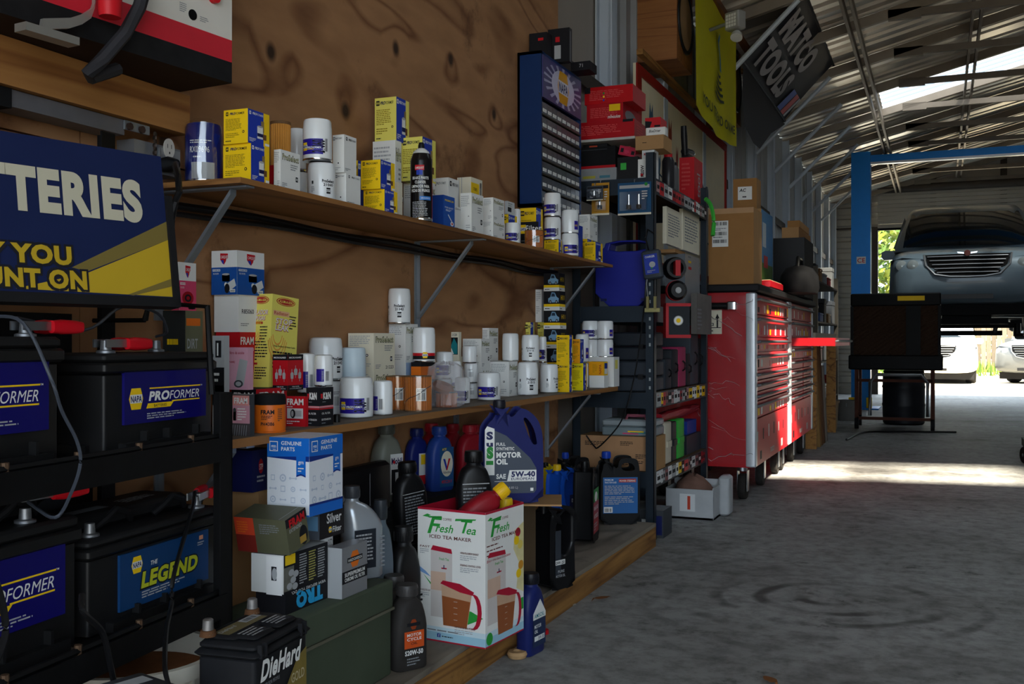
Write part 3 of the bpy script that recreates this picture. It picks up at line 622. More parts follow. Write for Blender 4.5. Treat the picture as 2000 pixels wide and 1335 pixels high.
# ================================================================= LOWER SHELF
G = 'filter boxes on the lower shelf'; GF = 'white filters on the lower shelf'
def shield(mb, M, x, y, w, h):
    mb.poly(M, [(x, y+h), (x, y+h*.45), (x+w*.3, y+h*.1), (x+w*.5, y), (x+w*.75, y+h*.3), (x+w*.8, y+h*.5), (x+w, y+h*.55), (x+w, y+h*.95)], RED, .0006)
    mb.poly(M, [(x+w*.08, y+h*.4), (x+w*.3, y+h*.12), (x+w*.5, y+h*.03), (x+w*.45, y+h*.4)], BLUE, .0009); mb.text(M, 'CARQUEST', x+w*.06, y+h*.55, h*.25, WHITE, w=w*1.05, sh=.1, z=.0012)
def st_cq(c, pic='oil'):
    def f(mb, FA, a, FB, b, h):
        for M, w in ((FA, a), (FB, b)):
            mb.rect(M, 0, 0, w, h*.62, c, .0003); shield(mb, M, w*.35, h*.68, w*.3, h*.26)
            mb.rect(M, w*.05, h*.53, w*.3, h*.05, WHITE, .0006); mb.text(M, 'PREMIUM', w*.07, h*.54, h*.03, c, w=w*.26, z=.0009); mb.text(M, 'OIL FILTER', w*.07, h*.46, h*.035, WHITE, w=w*.22)
            if pic == 'oil':
                mb.rect(M, w*.42, h*.3, w*.3, h*.16, WHITE); mb.ell(M, w*.57, h*.46, w*.15, h*.025, LGREY, .0009); mb.ell(M, w*.57, h*.22, w*.06, h*.06, WHITE); mb.ell(M, w*.62, h*.14, w*.1, h*.11, INK, .0009)
                mb.poly(M, [(w*.62, h*.25), (w*.9, h*.36), (w*.97, h*.2), (w*.68, h*.06)], GREYW, .0007); mb.rect(M, w*.74, h*.05, w*.2, h*.07, WHITE, .0012); mb.text(M, '84060', w*.76, h*.065, h*.035, INK, w=w*.16, z=.0015)
            else:
                mb.ell(M, w*.5, h*.26, w*.34, h*.14, DRED); mb.ell(M, w*.5, h*.26, w*.2, h*.08, INK, .0009); mb.ell(M, w*.5, h*.26, w*.1, h*.04, DRED, .0012); mb.rect(M, w*.55, h*.03, w*.38, h*.06, WHITE); mb.text(M, '88074', w*.6, h*.04, h*.035, INK, w=w*.28, z=.0009)
    return f
a = BX('parts_box', 'olive and dark grey carton under the pink box behind the rack', -1.50, 318, 362, 396, 606, ZM, lambda mb, FA, a, FB, b, h: (mb.rect(FB, b*.05, h*.88, b*.8, h*.06, ORANGE), mb.text(FB, 'DIRT', b*.1, h*.7, h*.08, LGREY, w=b*.6), mb.lines(FB, b*.08, h*.5, b*.7, h*.15, 3, LGREY), mb.lines(FA, a*.2, h*.6, a*.6, h*.2, 2, YEL)), G, cols=(mat('#2b2e2e', .6), mat('#6a6a52', .6), DGREY))
BX('filter_box', 'pink and white filter box beside the near bracket of the lower shelf', -1.50, 335, 350, 383, 511, a.top, st_cq(PINK, 'air'), G, cols=(WHITE, WHITE, WHITE))
BX('filter_box', 'silver and teal oil filter box with large numeral 1', -1.45, 415, 438, 448, 655, ZM, lambda mb, FA, a, FB, b, h: (mb.rect(FA, 0, h*.3, a, h*.38, INK, .0003), mb.rect(FA, 0, h*.3, a, h*.2, TEAL), mb.rect(FA, a*.25, h*.78, a*.5, h*.17, INK), mb.text(FA, '1', a*.4, h*.8, h*.13, WHITE, w=a*.12, z=.0009), mb.lines(FA, a*.1, h*.52, a*.6, h*.12, 2, WHITE), mb.text(FA, 'M1-113A', a*.2, h*.34, h*.05, WHITE, w=a*.55, z=.0009), mb.lines(FA, a*.1, h*.2, a*.5, h*.07, 1, ORANGE)), G, cols=(LGREY, LGREY, GREYW))
s0 = BX('filter_box', 'black topped red filter box under the pink and yellow ones', -1.46, 452, 500, 560, 760, ZM, st_fram(RED, seed=3, pic=False), G, cols=(INK, RED, INK))
BX('filter_box', 'grey and pink filter box at the near front corner of the lower shelf', -1.385, 451, 488, 497, 770, ZM, lambda mb, FA, a, FB, b, h: (mb.rect(FA, 0, h*.3, a, h*.45, mat('#c9909e', .6), .0003), mb.rect(FA, a*.03, h*.73, a*.94, h*.24, mat('#d98f8a', .6), .0004), mb.text(FA, 'FRAM', a*.18, h*.78, h*.14, WHITE, w=a*.7, bold=.03), mb.lines(FA, a*.35, h*.36, a*.5, h*.32, 5, WHITE), mb.rect(FA, a*.12, h*.36, a*.16, h*.26, LGREY), mb.ell(FA, a*.2, h*.62, a*.08, h*.05, DGREY), [mb.poly(FA, [(a*(.05+i*.12), 0), (a*(.09+i*.12), 0), (a*(.14+i*.12), h*.26), (a*(.1+i*.12), h*.26)], GREY, .0005) for i in range(7)]), G, cols=(mat('#4a4446', .6), DGREY, GREYW))
BX('filter_box', 'pale pink filter box with grey filter picture near shelf start', -1.46, 444, 484, 489, 678, s0.top, lambda mb, FA, a, FB, b, h: (mb.text(FA, 'Filtro de aceite', a*.08, h*.84, h*.07, DRED, w=a*.75), mb.text(FA, 'PH4482', a*.08, h*.63, h*.05, DRED, w=a*.3), mb.loft([rr(a*.42, .0001, .00005, 0), rr(a*.4, .0001, .00005, h*.6)], LGREY, FA @ T(a*.55, 0, .0006) @ RZ(-20) if False else FA @ T(a*.6, h*.12, .0008) @ RX(-90) @ RY(12)), mb.ell(FA, a*.56, h*.14, a*.22, h*.09, DGREY, .0012), mb.ell(FA, a*.56, h*.14, a*.14, h*.055, LGREY, .0015)), G, cols=(mat('#d7a0b2', .6), mat('#d7a0b2', .6), PINK), dB=.02)
r1 = BX('filter_box', 'red extra guard filter box under the white carton', -1.545, 405, 468, 500, 648, ZM, lambda mb, FA, a, FB, b, h: (mb.text(FB, 'FRAM', b*.05, h*.87, h*.08, WHITE, w=b*.8, bold=.03), mb.text(FB, 'EXTRA GUARD', b*.05, h*.8, h*.035, WHITE, w=b*.8), mb.lines(FA, a*.1, h*.85, a*.5, h*.08, 2, WHITE)), G, cols=(RED, RED, RED), wA=.07)
w1 = BX('filter_box', 'white carton between the red box and the blue box', -1.545, 409, 466, 505, 575, r1.top, lambda mb, FA, a, FB, b, h: (mb.text(FB, 'R85060', b*.15, h*.5, h*.12, INK, w=b*.6), mb.lines(FB, b*.1, h*.15, b*.5, h*.1, 2, GREY)), G, wA=.072)
BX('filter_box', 'white over blue filter box topping the near stack, lower shelf', -1.54, 411, 463, 516, 488, w1.top, st_cq(mat('#16509e', .45)), G, wA=.075)
def stopleak(mb, FA, a, FB, b, h):
    OR = mat('#e9a24a', .5, var=.03); RB = mat('#b3242a', .5, var=0)
    for M, w, l1, l2, l3 in ((FA, a, 'SELLADOR', 'DE FUGAS', 'Para Radiadores'), (FB, b, 'Radiator', 'STOP', 'LEAK')):
        for k in range(4):
            mb.poly(M, [(w*.25+w*.5*(.35+k*.12)*math.cos(R(t_)), h*.62+w*1.0*(.3+k*.13)*math.sin(R(t_))) for t_ in range(200, 341, 20)]+[(w*.25+w*.5*(.40+k*.12)*math.cos(R(t_)), h*.62+w*1.0*(.34+k*.13)*math.sin(R(t_))) for t_ in range(340, 199, -20)], OR, .0002+k*.0001)
        mb.ell(M, w*.5, h*.935, w*.36, h*.045, RB, .0007); mb.ell(M, w*.5, h*.935, w*.33, h*.038, PYEL, .0009); mb.ell(M, w*.5, h*.935, w*.3, h*.033, RB, .0011); mb.text(M, 'ALUM-A-SEAL', w*.24, h*.922, h*.028, PYEL, w=w*.52, sh=.2, z=.0014)
        if M is FA:
            mb.text(M, l1, w*.06, h*.775, h*.052, RB, w=w*.78, sh=.15, bold=.03, z=.0009); mb.text(M, l2, w*.1, h*.715, h*.045, RB, w=w*.62, sh=.15, bold=.03, z=.0009)
            mb.text(M, l1, w*.05, h*.778, h*.052, WHITE, w=w*.78, sh=.15, bold=.015, z=.0012); mb.text(M, l2, w*.09, h*.718, h*.045, WHITE, w=w*.62, sh=.15, bold=.015, z=.0012); mb.rect(M, 0, h*.675, w*.62, h*.026, RB, .0009); mb.text(M, l3, w*.06, h*.68, h*.018, YEL, w=w*.5, z=.0012)
            mb.lines(M, w*.5, h*.5, w*.4, h*.16, 5, INK, 3); mb.lines(M, w*.08, h*.28, w*.82, h*.22, 7, INK, 4); mb.rect(M, w*.05, h*.24, w*.4, h*.022, RB); mb.lines(M, w*.35, h*.08, w*.55, h*.14, 5, INK, 6)
        else:
            mb.rect(M, w*.05, h*.775, w*.6, h*.055, mat('#e7b98a', .5), .0008); mb.text(M, l1, w*.08, h*.787, h*.036, RB, w=w*.52, bold=.01, z=.0012)
            for tx, yy, ww in ((l2, .69, .62), (l3, .62, .5)): mb.text(M, tx, w*.15, h*(yy-.004), h*.065, RB, w=w*ww, sh=.15, bold=.05, z=.0009); mb.text(M, tx, w*.14, h*yy, h*.062, WHITE, w=w*ww, sh=.15, bold=.02, z=.0012)
            mb.lines(M, w*.66, h*.64, w*.28, h*.16, 5, INK, 5); mb.text(M, '- Stops Radiator & Heater Leaks', w*.08, h*.44, h*.02, INK, w=w*.85); mb.lines(M, w*.1, h*.2, w*.75, h*.2, 5, INK, 6)
BX('leak_sealer_box', 'tall tilted yellow box of radiator sealer with red lettering', -1.50, 481, 524, 576, 572, s0.top, stopleak, None, cols=(PYEL, PYEL, PYEL), tilt=RY(4.5))
FL('orange oil filter with a black grip top on the lower shelf', 527, 61, 768, ZM, 'fram', vb=846, body=mat('#d96a18', .4, var=.05), off=.0)
P = place(527, vb=846, base=ZM, r=.037)
q = [o for o in COL.objects if o.get('label') == 'orange oil filter with a black grip top on the lower shelf'][0]; r_ = .0378; zt = zat(768, q.location)-ZM
r_ = 30.5*den(q.location)/F; MB().lathe([(r_*1.012, zt*.72), (r_*1.015, zt*.9), (r_*.96, zt*.985), (r_*.6, zt*1.005), (.001, zt*1.006)], BLKM, 32).build('grip_cap', q)
fr = BX('filter_box', 'red filter box with black tyre picture under the nozzle box', -1.415, 556, 597, 602, 774, ZM, st_fram(RED, seed=8), G, cols=(RED, RED, RED))
def micro(mb, FA, a, FB, b, h):
    for M, w in ((FA, a), (FB, b)):
        mb.rect(M, 0, h*.84, w, h*.16, INK, .0003); mb.text(M, 'MICROGARD', w*.08, h*.89, h*.045, WHITE, w=w*.8, bold=.03); mb.rect(M, 0, 0, w, h*.14, INK, .0003); mb.text(M, 'FUEL FILTER', w*.28, h*.085, h*.028, WHITE, w=w*.45); mb.text(M, 'FILTRO DE COMBUSTIBLE', w*.12, h*.035, h*.024, WHITE, w=w*.75)
        for cx, cy, s_ in ((.5, .5, 1), (.26, .4, .85), (.76, .4, .85)):
            mb.poly(M, [(w*(cx-.1*s_), h*(cy-.08)), (w*(cx+.1*s_), h*(cy-.08)), (w*(cx+.12*s_), h*(cy+.06)), (w*(cx+.07*s_), h*(cy+.1)), (w*(cx-.07*s_), h*(cy+.1)), (w*(cx-.12*s_), h*(cy+.06))], LGREY, .0006+cx*.0003); mb.rect(M, w*(cx-.02), h*(cy+.1), w*.04, h*.09, LGREY); mb.rect(M, w*(cx-.015), h*(cy-.16), w*.03, h*.09, LGREY)
BX('filter_box', 'red and black fuel filter box with three grey filter drawings', -1.44, 523, 562, 592, 692, max(fr.top, q.location.z+zt*1.006)+.0005, micro, G, cols=(RED, RED, INK), wA=.043)
k = BX('filter_box', 'black and pink striped filter box at the front of the lower shelf', -1.392, 598, 624, 651, 757, ZM, lambda mb, FA, a, FB, b, h: ([(mb.rect(M, 0, h*.47, w, h*.05, mat('#d88a92', .5)), mb.rect(M, 0, h*.43, w, h*.03, RED, .0005), mb.text(M, 'K&N', w*.25, h*.7, h*.17, WHITE, w=w*.55, bold=.05), mb.rect(M, w*.08, h*.72, w*.14, h*.12, RED), mb.lines(M, w*.2, h*.6, w*.55, h*.05, 1, GREY), mb.text(M, 'OIL FILTER', w*.15, h*.3, h*.05, WHITE, w=w*.6), mb.text(M, 'EXTENSION', w*.15, h*.14, h*.05, WHITE, w=w*.65), mb.lines(M, w*.15, h*.04, w*.6, h*.06, 1, GREY)) for M, w in ((FA, a), (FB, b))]), G, cols=(INK, INK, INK))
FL('white filter with blue label beside the fuel filter box', 599, 36, 688, fr.top, 'bar', X=-1.49, off=.2, group=GF)
FL('white filter with blue label standing on the black striped box', 632, 36, 691, k.top, 'bar', X=-1.435, off=.1, group=GF)
a = FL('grey lower filter at the wall behind the black striped box', 641, 56, 740, ZM, 'grey', X=-1.57, group=GF, off=.7)
FL('largest white filter at the wall atop a grey one', 636, 65, 656, a.top, 'select', X=-1.57, off=.85, group=GF)
a = FL('plain lower filter behind the widest blue banded filter', 690, 48, 738, ZM, 'plain', X=-1.535, group=GF)
FL('pale blue grey unprinted filter atop a plain one', 690, 49, 676, a.top, 'plain', X=-1.535, group=GF, body=mat('#c3d2da', .3, var=.04))
FL('widest white filter with blue band at the front of the lower shelf', 696, 65, 733, ZM, 'blue', X=-1.455, group=GF, num='21069')
FL('small white filter right of the widest blue banded one', 748, 38, 741, ZM, 'bar', X=-1.44, off=-.5, group=GF)
P = place(658, vb=824, base=ZM); r = 6.5*den(P)/F; o = MB().lathe([(r, 0), (r, r*2.2), (r*.85, r*2.4), (.0005, r*2.4)], BLK, 14).build('bottle_cap'); o.matrix_world = T(*P); tag(o, 'tiny black cap lying by the widest blue banded filter', 'cap')
a = BX('filter_box', 'cream lettered box, lower of two behind the pleated filters', -1.53, 690, 731, 772, 725, ZM, st_select(seed=21), G, cols=(CREAM, CREAM, CREAM))
BX('filter_box', 'cream lettered box numbered 21223, upper of two', -1.53, 680, 730, 771, 650, a.top, st_select('21223', seed=22), G, cols=(CREAM, CREAM, CREAM))
a = BX('filter_box', 'white and blue box at the wall under the tall white one', -1.57, 750, 793, 817, 708, ZM, None, G, cols=(WHITE, mat('#9fb6d8', .5), WHITE))
b = BX('filter_box', 'tall white box under the highest standing filter', -1.57, 749, 792, 816, 632, a.top, st_select(seed=23), G)
FL('highest standing white filter on a tall white box', 780, 44, 561, b.top, 'select', X=-1.595, num='21342', group=GF)
a = BX('filter_box', 'black orange and yellow box behind the wrapped pleated filters', -1.515, 803, 822, 849, 707, ZM, lambda mb, FA, a, FB, b, h: (mb.rect(FA, 0, h*.6, a, h*.3, ORANGE), mb.rect(FA, 0, h*.3, a*.6, h*.2, YEL), mb.rect(FB, 0, h*.6, b, h*.3, ORANGE)), G, cols=(INK, INK, INK))
FL('white filter with red and black stripe above the plastic bag', 828, 44, 637, a.top, 'redblk', X=-1.525, group=GF)
PL('orange pleated filter behind the one with the barcode', 775, 44, 733, ZM, X=-1.505, wrap=True)
PL('orange pleated filter with white barcode label at the shelf front', 817, 54, 733, ZM, X=-1.43, wrap=True)
# bagged filter
P = place(872, X=-1.435, base=ZM); r = 21*den(P)/F
t = thing('bagged_filter', 'crumpled clear plastic bag holding an orange pleated filter', 'oil filter', T(*P))
col = mat('#a55a2a', .75, var=.12); n = 48; L_ = .085
rings = [[((r*(.98 if j % 2 else .9))*math.cos(2*math.pi*j/n), (r*(.98 if j % 2 else .9))*math.sin(2*math.pi*j/n), z) for j in range(n)] for z in (0, .045)]
mx_ = T(0, 0, r*1.01) @ RZ(15) @ RX(90) @ T(0, 0, -.03)
MB().loft(rings, col, T(0, 0, .001), False).lathe([(r*1.0, .045), (r*1.0, .049), (r*.5, .049)], DGREY, 24).build('paper_folds', t)
MB().lathe([(.001, 0), (r*1.05, .001), (r*1.1, .012), (r*.8, .026), (.001, .03)], mat('#8a4f2c', .7), 24, T(-.012, -.01, .051) @ RY(22)).build('filter_cap', t)
g = random.Random(4); bag = MB(); rings = []
for i, (rr_, z) in enumerate(((1.1, .0), (1.5, .012), (1.4, .05), (1.5, .085), (1.35, .12), (.9, .135), (.3, .14))):
    rings.append([(r*rr_*(1+.13*g.uniform(-1, 1))*math.cos(2*math.pi*j/26)*1.15, r*rr_*(1+.13*g.uniform(-1, 1))*math.sin(2*math.pi*j/26), z+(g.uniform(-.007, .007) if i else .0005)) for j in range(26)])
BAG = bpy.data.materials.new('bag_film'); BAG.use_nodes = True; nt = BAG.node_tree; nt.nodes.remove(nt.nodes['Principled BSDF'])
a_ = nt.nodes.new('ShaderNodeBsdfTransparent'); b_ = nt.nodes.new('ShaderNodeBsdfPrincipled'); c_ = nt.nodes.new('ShaderNodeMixShader'); b_.inputs['Roughness'].default_value = .2; b_.inputs['Base Color'].default_value = (.5, .48, .5, 1); c_.inputs[0].default_value = .33
nt.links.new(a_.outputs[0], c_.inputs[1]); nt.links.new(b_.outputs[0], c_.inputs[2]); nt.links.new(c_.outputs[0], nt.nodes['Material Output'].inputs[0])
bag.loft(rings, BAG, sm=False); bag.build('plastic_bag', t)
a = BX('filter_box', 'cream box at the wall below the teal picture box', -1.60, 853, 896, 903, 696, ZM, None, G, cols=(CREAM, CREAM, CREAM))
BX('filter_box', 'box with teal and white photo print at the wall', -1.60, 850, 896, 901, 648, a.top, lambda mb, FA, a, FB, b, h: (mb.rect(FA, a*.04, h*.08, a*.92, h*.7, INK), mb.poly(FA, [(a*.08, h*.1), (a*.4, h*.75), (a*.55, h*.75), (a*.3, h*.1)], CREAM, .0006), mb.ell(FA, a*.42, h*.5, a*.16, h*.2, mat('#9cc4c4', .5), .0009), mb.poly(FA, [(a*.55, h*.1), (a*.8, h*.76), (a*.94, h*.5), (a*.94, h*.1)], TEAL, .0007), mb.poly(FA, [(a*.6, h*.1), (a*.7, h*.35), (a*.8, h*.1)], WHITE, .0012), mb.text(FA, 'NAPA ProSelect', a*.06, h*.84, h*.1, INK, w=a*.6), mb.text(FA, '21228', a*.72, h*.84, h*.1, INK, w=a*.2)), G, cols=(CREAM, CREAM, CREAM))
a = FL('lower white filter hidden behind the plastic bag', 866, 33, 738, ZM, 'plain', X=-1.54, group=GF)
FL('white filter with blue band right above the plastic bag', 868, 34, 685, a.top, 'blue', X=-1.54, group=GF)
FL('narrowest white filter with bright blue label', 892, 18, 704, ZM, 'blue', X=-1.50, group=GF)
FL('short white blue banded filter right of the plastic bag', 903, 30, 735, ZM, 'blue', X=-1.46, group=GF)
a = FL('bottom white filter of a three high stack on the lower shelf', 922, 26, 746, ZM, 'grey', X=-1.55, group=GF)
a = FL('middle grey labelled filter of a three high stack', 920, 27, 707, a.top, 'grey', X=-1.55, group=GF)
FL('top white filter of a three high stack', 917, 28, 674, a.top, 'plain', X=-1.55, group=GF)
a = BX('filter_box', 'lower white box right of the three high filter stack', -1.555, 912, 942, 960, 719, ZM, st_select(seed=31), G)
BX('filter_box', 'upper white box right of the three high filter stack', -1.555, 903, 940, 957, 661, a.top, st_select(seed=32), G)
a = BX('filter_box', 'lower white box against the wall behind two lettered ones', -1.622, 925, 958, 980, 704, ZM, None, G, wA=.005, same=False)
BX('filter_box', 'rearmost upper white box of the boxes at mid shelf', -1.60, 935, 955, 973, 640, a.top, st_select(seed=33), G, wA=.028)
FL('white blue banded filter standing before the mid shelf boxes', 955, 45, 725, ZM, 'blue', X=-1.46, group=GF)
a = BX('filter_box', 'white lettered box carrying a plain filter, lower shelf', -1.50, 957, 994, 1011, 706, ZM, st_select(seed=34), G)
FL('plain white filter standing on the white lettered box', 997, 32, 649, a.top, 'plain', X=-1.533, group=GF)
a = FL('big white filter with black lettering, lower of a pair near the far end', 1031, 40, 705, ZM, 'select', X=-1.455, num='21515', group=GF, off=.35)
FL('big white filter with black lettering, upper of a pair near the far end', 1036, 35, 652, a.top, 'select', X=-1.475, num='21515', group=GF)
FL('big white filter right of the lettered pair', 1072, 36, 709, ZM, 'select', X=-1.45, num='21515', off=1.0, group=GF)
a = FL('slim lower filter hidden behind the big white ones', 1062, 16, 707, ZM, 'plain', X=-1.53, group=GF)
FL('slim white filter with blue label beside the picture box stack', 1060, 15, 656, a.top, 'blue', X=-1.53, group=GF)
f0 = BX('filter_box', 'white box at the bottom under the two pale yellow cartons', -1.60, 1014, 1058, 1072, 700, ZM, None, G, dB=.1)
f1 = BX('filter_box', 'pale yellow carton, nearer of two under a white box', -1.605, 1013, 1036, 1037, 629, f0.top, st_yellow(PYEL, 35), G, cols=PC, wA=.022, dB=.045)
f2 = BX('filter_box', 'pale yellow carton, farther of two under a white box', -1.60, 1038, 1062, 1069, 629, f0.top, st_yellow(PYEL, 36), G, cols=PC, wA=.028)
BX('filter_box', 'white box with small print on the pale yellow cartons', -1.60, 1024, 1058, 1062, 565, max(f1.top, f2.top)+.0004, lambda mb, FA, a, FB, b, h: (mb.lines(FA, a*.1, h*.65, a*.8, h*.28, 5, LGREY), mb.lines(FA, a*.1, h*.25, a*.6, h*.25, 4, LGREY), mb.ell(FA, a*.82, h*.4, a*.05, a*.05, INK)), G, wA=.029)
def carbox(mb, FA, a, FB, b, h):
    for M, w in ((FA, a), (FB, b)):
        mb.rect(M, 0, 0, w, h*.2, WHITE, .0003); mb.rect(M, 0, h*.2, w, h*.14, YEL, .0003); mb.lines(M, w*.08, h*.05, w*.7, h*.09, 1, INK)
    cb = mat('#7fa8c8', .4, var=.1)
    mb.poly(FA, [(a*.3, h*.42), (a*.92, h*.42), (a*.95, h*.62), (a*.8, h*.72), (a*.7, h*.92), (a*.5, h*.94), (a*.42, h*.7), (a*.28, h*.62)], cb, .0005); mb.poly(FA, [(a*.47, h*.72), (a*.72, h*.72), (a*.68, h*.88), (a*.52, h*.88)], mat('#26384a', .3), .0008)
    for x in (.42, .8): mb.ell(FA, a*x, h*.44, a*.08, h*.1, INK, .0008); mb.ell(FA, a*x, h*.44, a*.04, h*.05, LGREY, .0011)
    mb.text(FB, 'H11', b*.2, h*.55, h*.25, YEL, w=b*.6)
b_ = BX('bulb_box', 'white and yellow base carton under the car picture boxes', -1.50, 1070, 1094, 1104, 722, ZM, st_yellow(seed=3), G, cols=YC, wA=.07)
b0 = b_.top; tops = (680, 642, 606, 568, 533); nm = ('lowest', 'second lowest', 'middle', 'second highest', 'highest')
for i, (tv, (ua, ub, uc)) in enumerate(zip(tops, ((1068, 1096, 1106), (1063, 1094, 1105), (1062, 1094, 1106), (1062, 1093, 1104), (1062, 1092, 1103)))):
    b_ = BX('bulb_box', nm[i]+' black and yellow box with a car picture in the tall stack', -1.50, ua, ub, uc, tv, b0, carbox, 'stack of car picture boxes', cols=(INK, INK, INK)); b0 = b_.top
a = BX('filter_box', 'yellow box at the front under the tallest yellow one', -1.395, 1086, 1112, 1118, 709, ZM, st_yellow(seed=41), G, cols=YC)
BX('filter_box', 'tallest yellow box with a blue side near the shelf end', -1.40, 1087, 1112, 1119, 654, a.top, st_yellow(seed=42), G, cols=YC)
a = BX('filter_box', 'bright yellow box at the front near the shelf end', -1.392, 1116, 1139, 1146, 709, ZM, st_yellow(mat('#e6d40f', .5), 43), G, cols=(mat('#e6d40f', .5), YEL, YEL))
BX('filter_box', 'orange and blue box standing on the bright yellow one', -1.40, 1121, 1133, 1140, 662, a.top, st_yellow(mat('#e8a013', .5), 44), G, cols=(mat('#e8a013', .5), BLUE, YEL), wA=.036)
a = FL('lower white filter concealed behind the orange and blue box', 1136, 26, 707, ZM, 'plain', X=-1.485, group=GF)
FL('white filter rising behind the orange and blue box', 1137, 27, 651, a.top, 'edge', X=-1.485, group=GF)
wb = BX('filter_box', 'white carton carrying four white filters at the shelf end', -1.375, 1142, 1199, 1204, 697, ZM, lambda mb, FA, a, FB, b, h: mb.rect(FB, b*.2, h*.6, b*.5, h*.3, PYEL), G, dB=.085)
n_ = ('near wall', 'front')
for i, (X_, u) in enumerate(((-1.475, 1153), (-1.405, 1182))):
    a = FL('short white filter, lower at the %s side of four on the carton' % n_[i], u, 32, 661, wb.top, 'edge' if i else 'plain', y=wb.P.y+.042, group=GF)
    FL('short white filter, upper at the %s side of four on the carton' % n_[i], u, 32, 625, a.top, 'edge' if i else 'blue', y=wb.P.y+.042, group=GF)
a = BX('filter_box', 'plain white box in front of the shelf end carton', -1.385, 1148, 1180, 1192, 733, ZM, None, G, wA=.07, dB=.06)
BX('filter_box', 'orange box lying on a plain white box at the shelf end', -1.386, 1147, 1179, 1190, 706, a.top, lambda mb, FA, a, FB, b, h: (mb.text(FA, 'NAPA', a*.85, h*.1, h*.18, DRED, w=h*.7, rot=90), mb.lines(FA, a*.25, h*.2, a*.35, h*.6, 6, mat('#b8860f', .5)), mb.rect(FB, b*.2, h*.1, b*.7, h*.8, WHITE), mb.rect(FB, b*.2, h*.5, b*.7, h*.4, BLUE, .0006)), G, cols=(mat('#e8a013', .5), YEL, DGREY), wA=.07, dB=.06)
# dark cable along the wall under the upper shelf
pts = [V(XW+.012, 1.2+i*.16, ZU-.035+.004*math.sin(i*1.3)) for i in range(21)]
c = MB(); c.tube(pts, .010, BLK, 7); c.tube([p+V(.014, 0, -.018+.004*math.sin(i)) for i, p in enumerate(pts)], .007, BLK, 6); tag(c.build('wire_bundle'), 'black bundled wires running along the plywood under the upper shelf', 'cable')['kind'] = 'thing'
# ================================================================= BATTERY RACK, SIGN, CHARGER (near left)
RK = R(6); eB = V(-math.sin(RK), math.cos(RK), 0); eA = V(-math.cos(RK), -math.sin(RK), 0)
P0 = hx(443, 900, -1.27); P0.z = 0
rn = eB.cross(V(0, 0, 1)).normalized()
if rn.x < 0: rn = -rn
def rk(u, v, off=0): return hit(u, v, P0-rn*off, rn)           # pixel on a plane parallel to the rack front, off metres behind it
z1 = zat(853, P0); z2 = zat(1157, P0)
FR = frame(P0, eB, eA)                                          # local x away along rack, y to the wall
IRON = mat('#161617', .55, .5, var=.3, scale=20, bump=.1)
LR, DR = 1.75, .31
t = thing('battery_rack', 'black angle iron rack holding car batteries in two rows', 'rack', FR)
def post(x, y, ztop): MB().box((x-.02, y, 0), (x+.02, y+.004, ztop), IRON).box((x+.016, y, 0), (x+.02, y+.04, ztop), IRON).build('upright', t)
zt = zat(766, P0)
post(0, 0, zt); post(-LR, 0, zt); post(0, DR-.04, 1.34); post(-LR, DR-.04, 1.34)
for z in (z1, z2):
    MB().box((-LR, -.003, z-.045), (0, .001, z), IRON).box((-LR, .001, z-.012), (0, .03, z-.008), IRON).build('front_rail', t)
    MB().box((-LR, DR-.03, z-.045), (0, DR, z-.008), IRON).build('rear_rail', t)
    MB().tube([(-LR, .012, z+.002), (0, .012, z+.002)], .006, STEEL if 0 else IRON, 6).build('guard_rod', t)
    for k in range(11): MB().cyl((-.1-k*.15, .012, z-.01), (-.1-k*.15, .012, z+.012), .006, mat('#5a4636', .6, .5), 8).build('bolt', t)
    for k in range(7): MB().box((-LR+.06+k*.27, .03, z-.014), (-LR+.13+k*.27, DR-.03, z-.0085), IRON).build('deck_slat', t)
MB().add([(-.02, .287, z1-.05), (-.02, .287, z1-.09), (-.5, .287, z1-.3), (-.5, .287, z1-.26), (-.02, .29, z1-.05), (-.02, .29, z1-.09), (-.5, .29, z1-.3), (-.5, .29, z1-.26)], [(0,1,2,3),(7,6,5,4),(0,3,7,4),(1,5,6,2),(0,4,5,1),(3,2,6,7)], DGREY).build('diagonal_brace', t)
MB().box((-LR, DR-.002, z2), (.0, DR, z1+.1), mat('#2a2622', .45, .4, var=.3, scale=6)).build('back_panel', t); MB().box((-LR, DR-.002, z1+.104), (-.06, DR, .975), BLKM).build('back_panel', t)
MB().tube([(-.02, .02, zt-.003), (-.02, .03, zt+.165), (-.02, .16, zt+.175), (-.02, .17, zt+.14)], .006, IRON, 6).tube([(-.02, .17, zt+.14), (-.02, DR-.02, zt+.14)], .005, IRON, 6).build('wire_guard', t)
PB = mat('#141415', .42, var=.2, scale=25); PBT = mat('#1b1b1c', .55, var=.25, scale=18); LEAD = mat('#8d8f92', .45, .8, var=.25, scale=60)
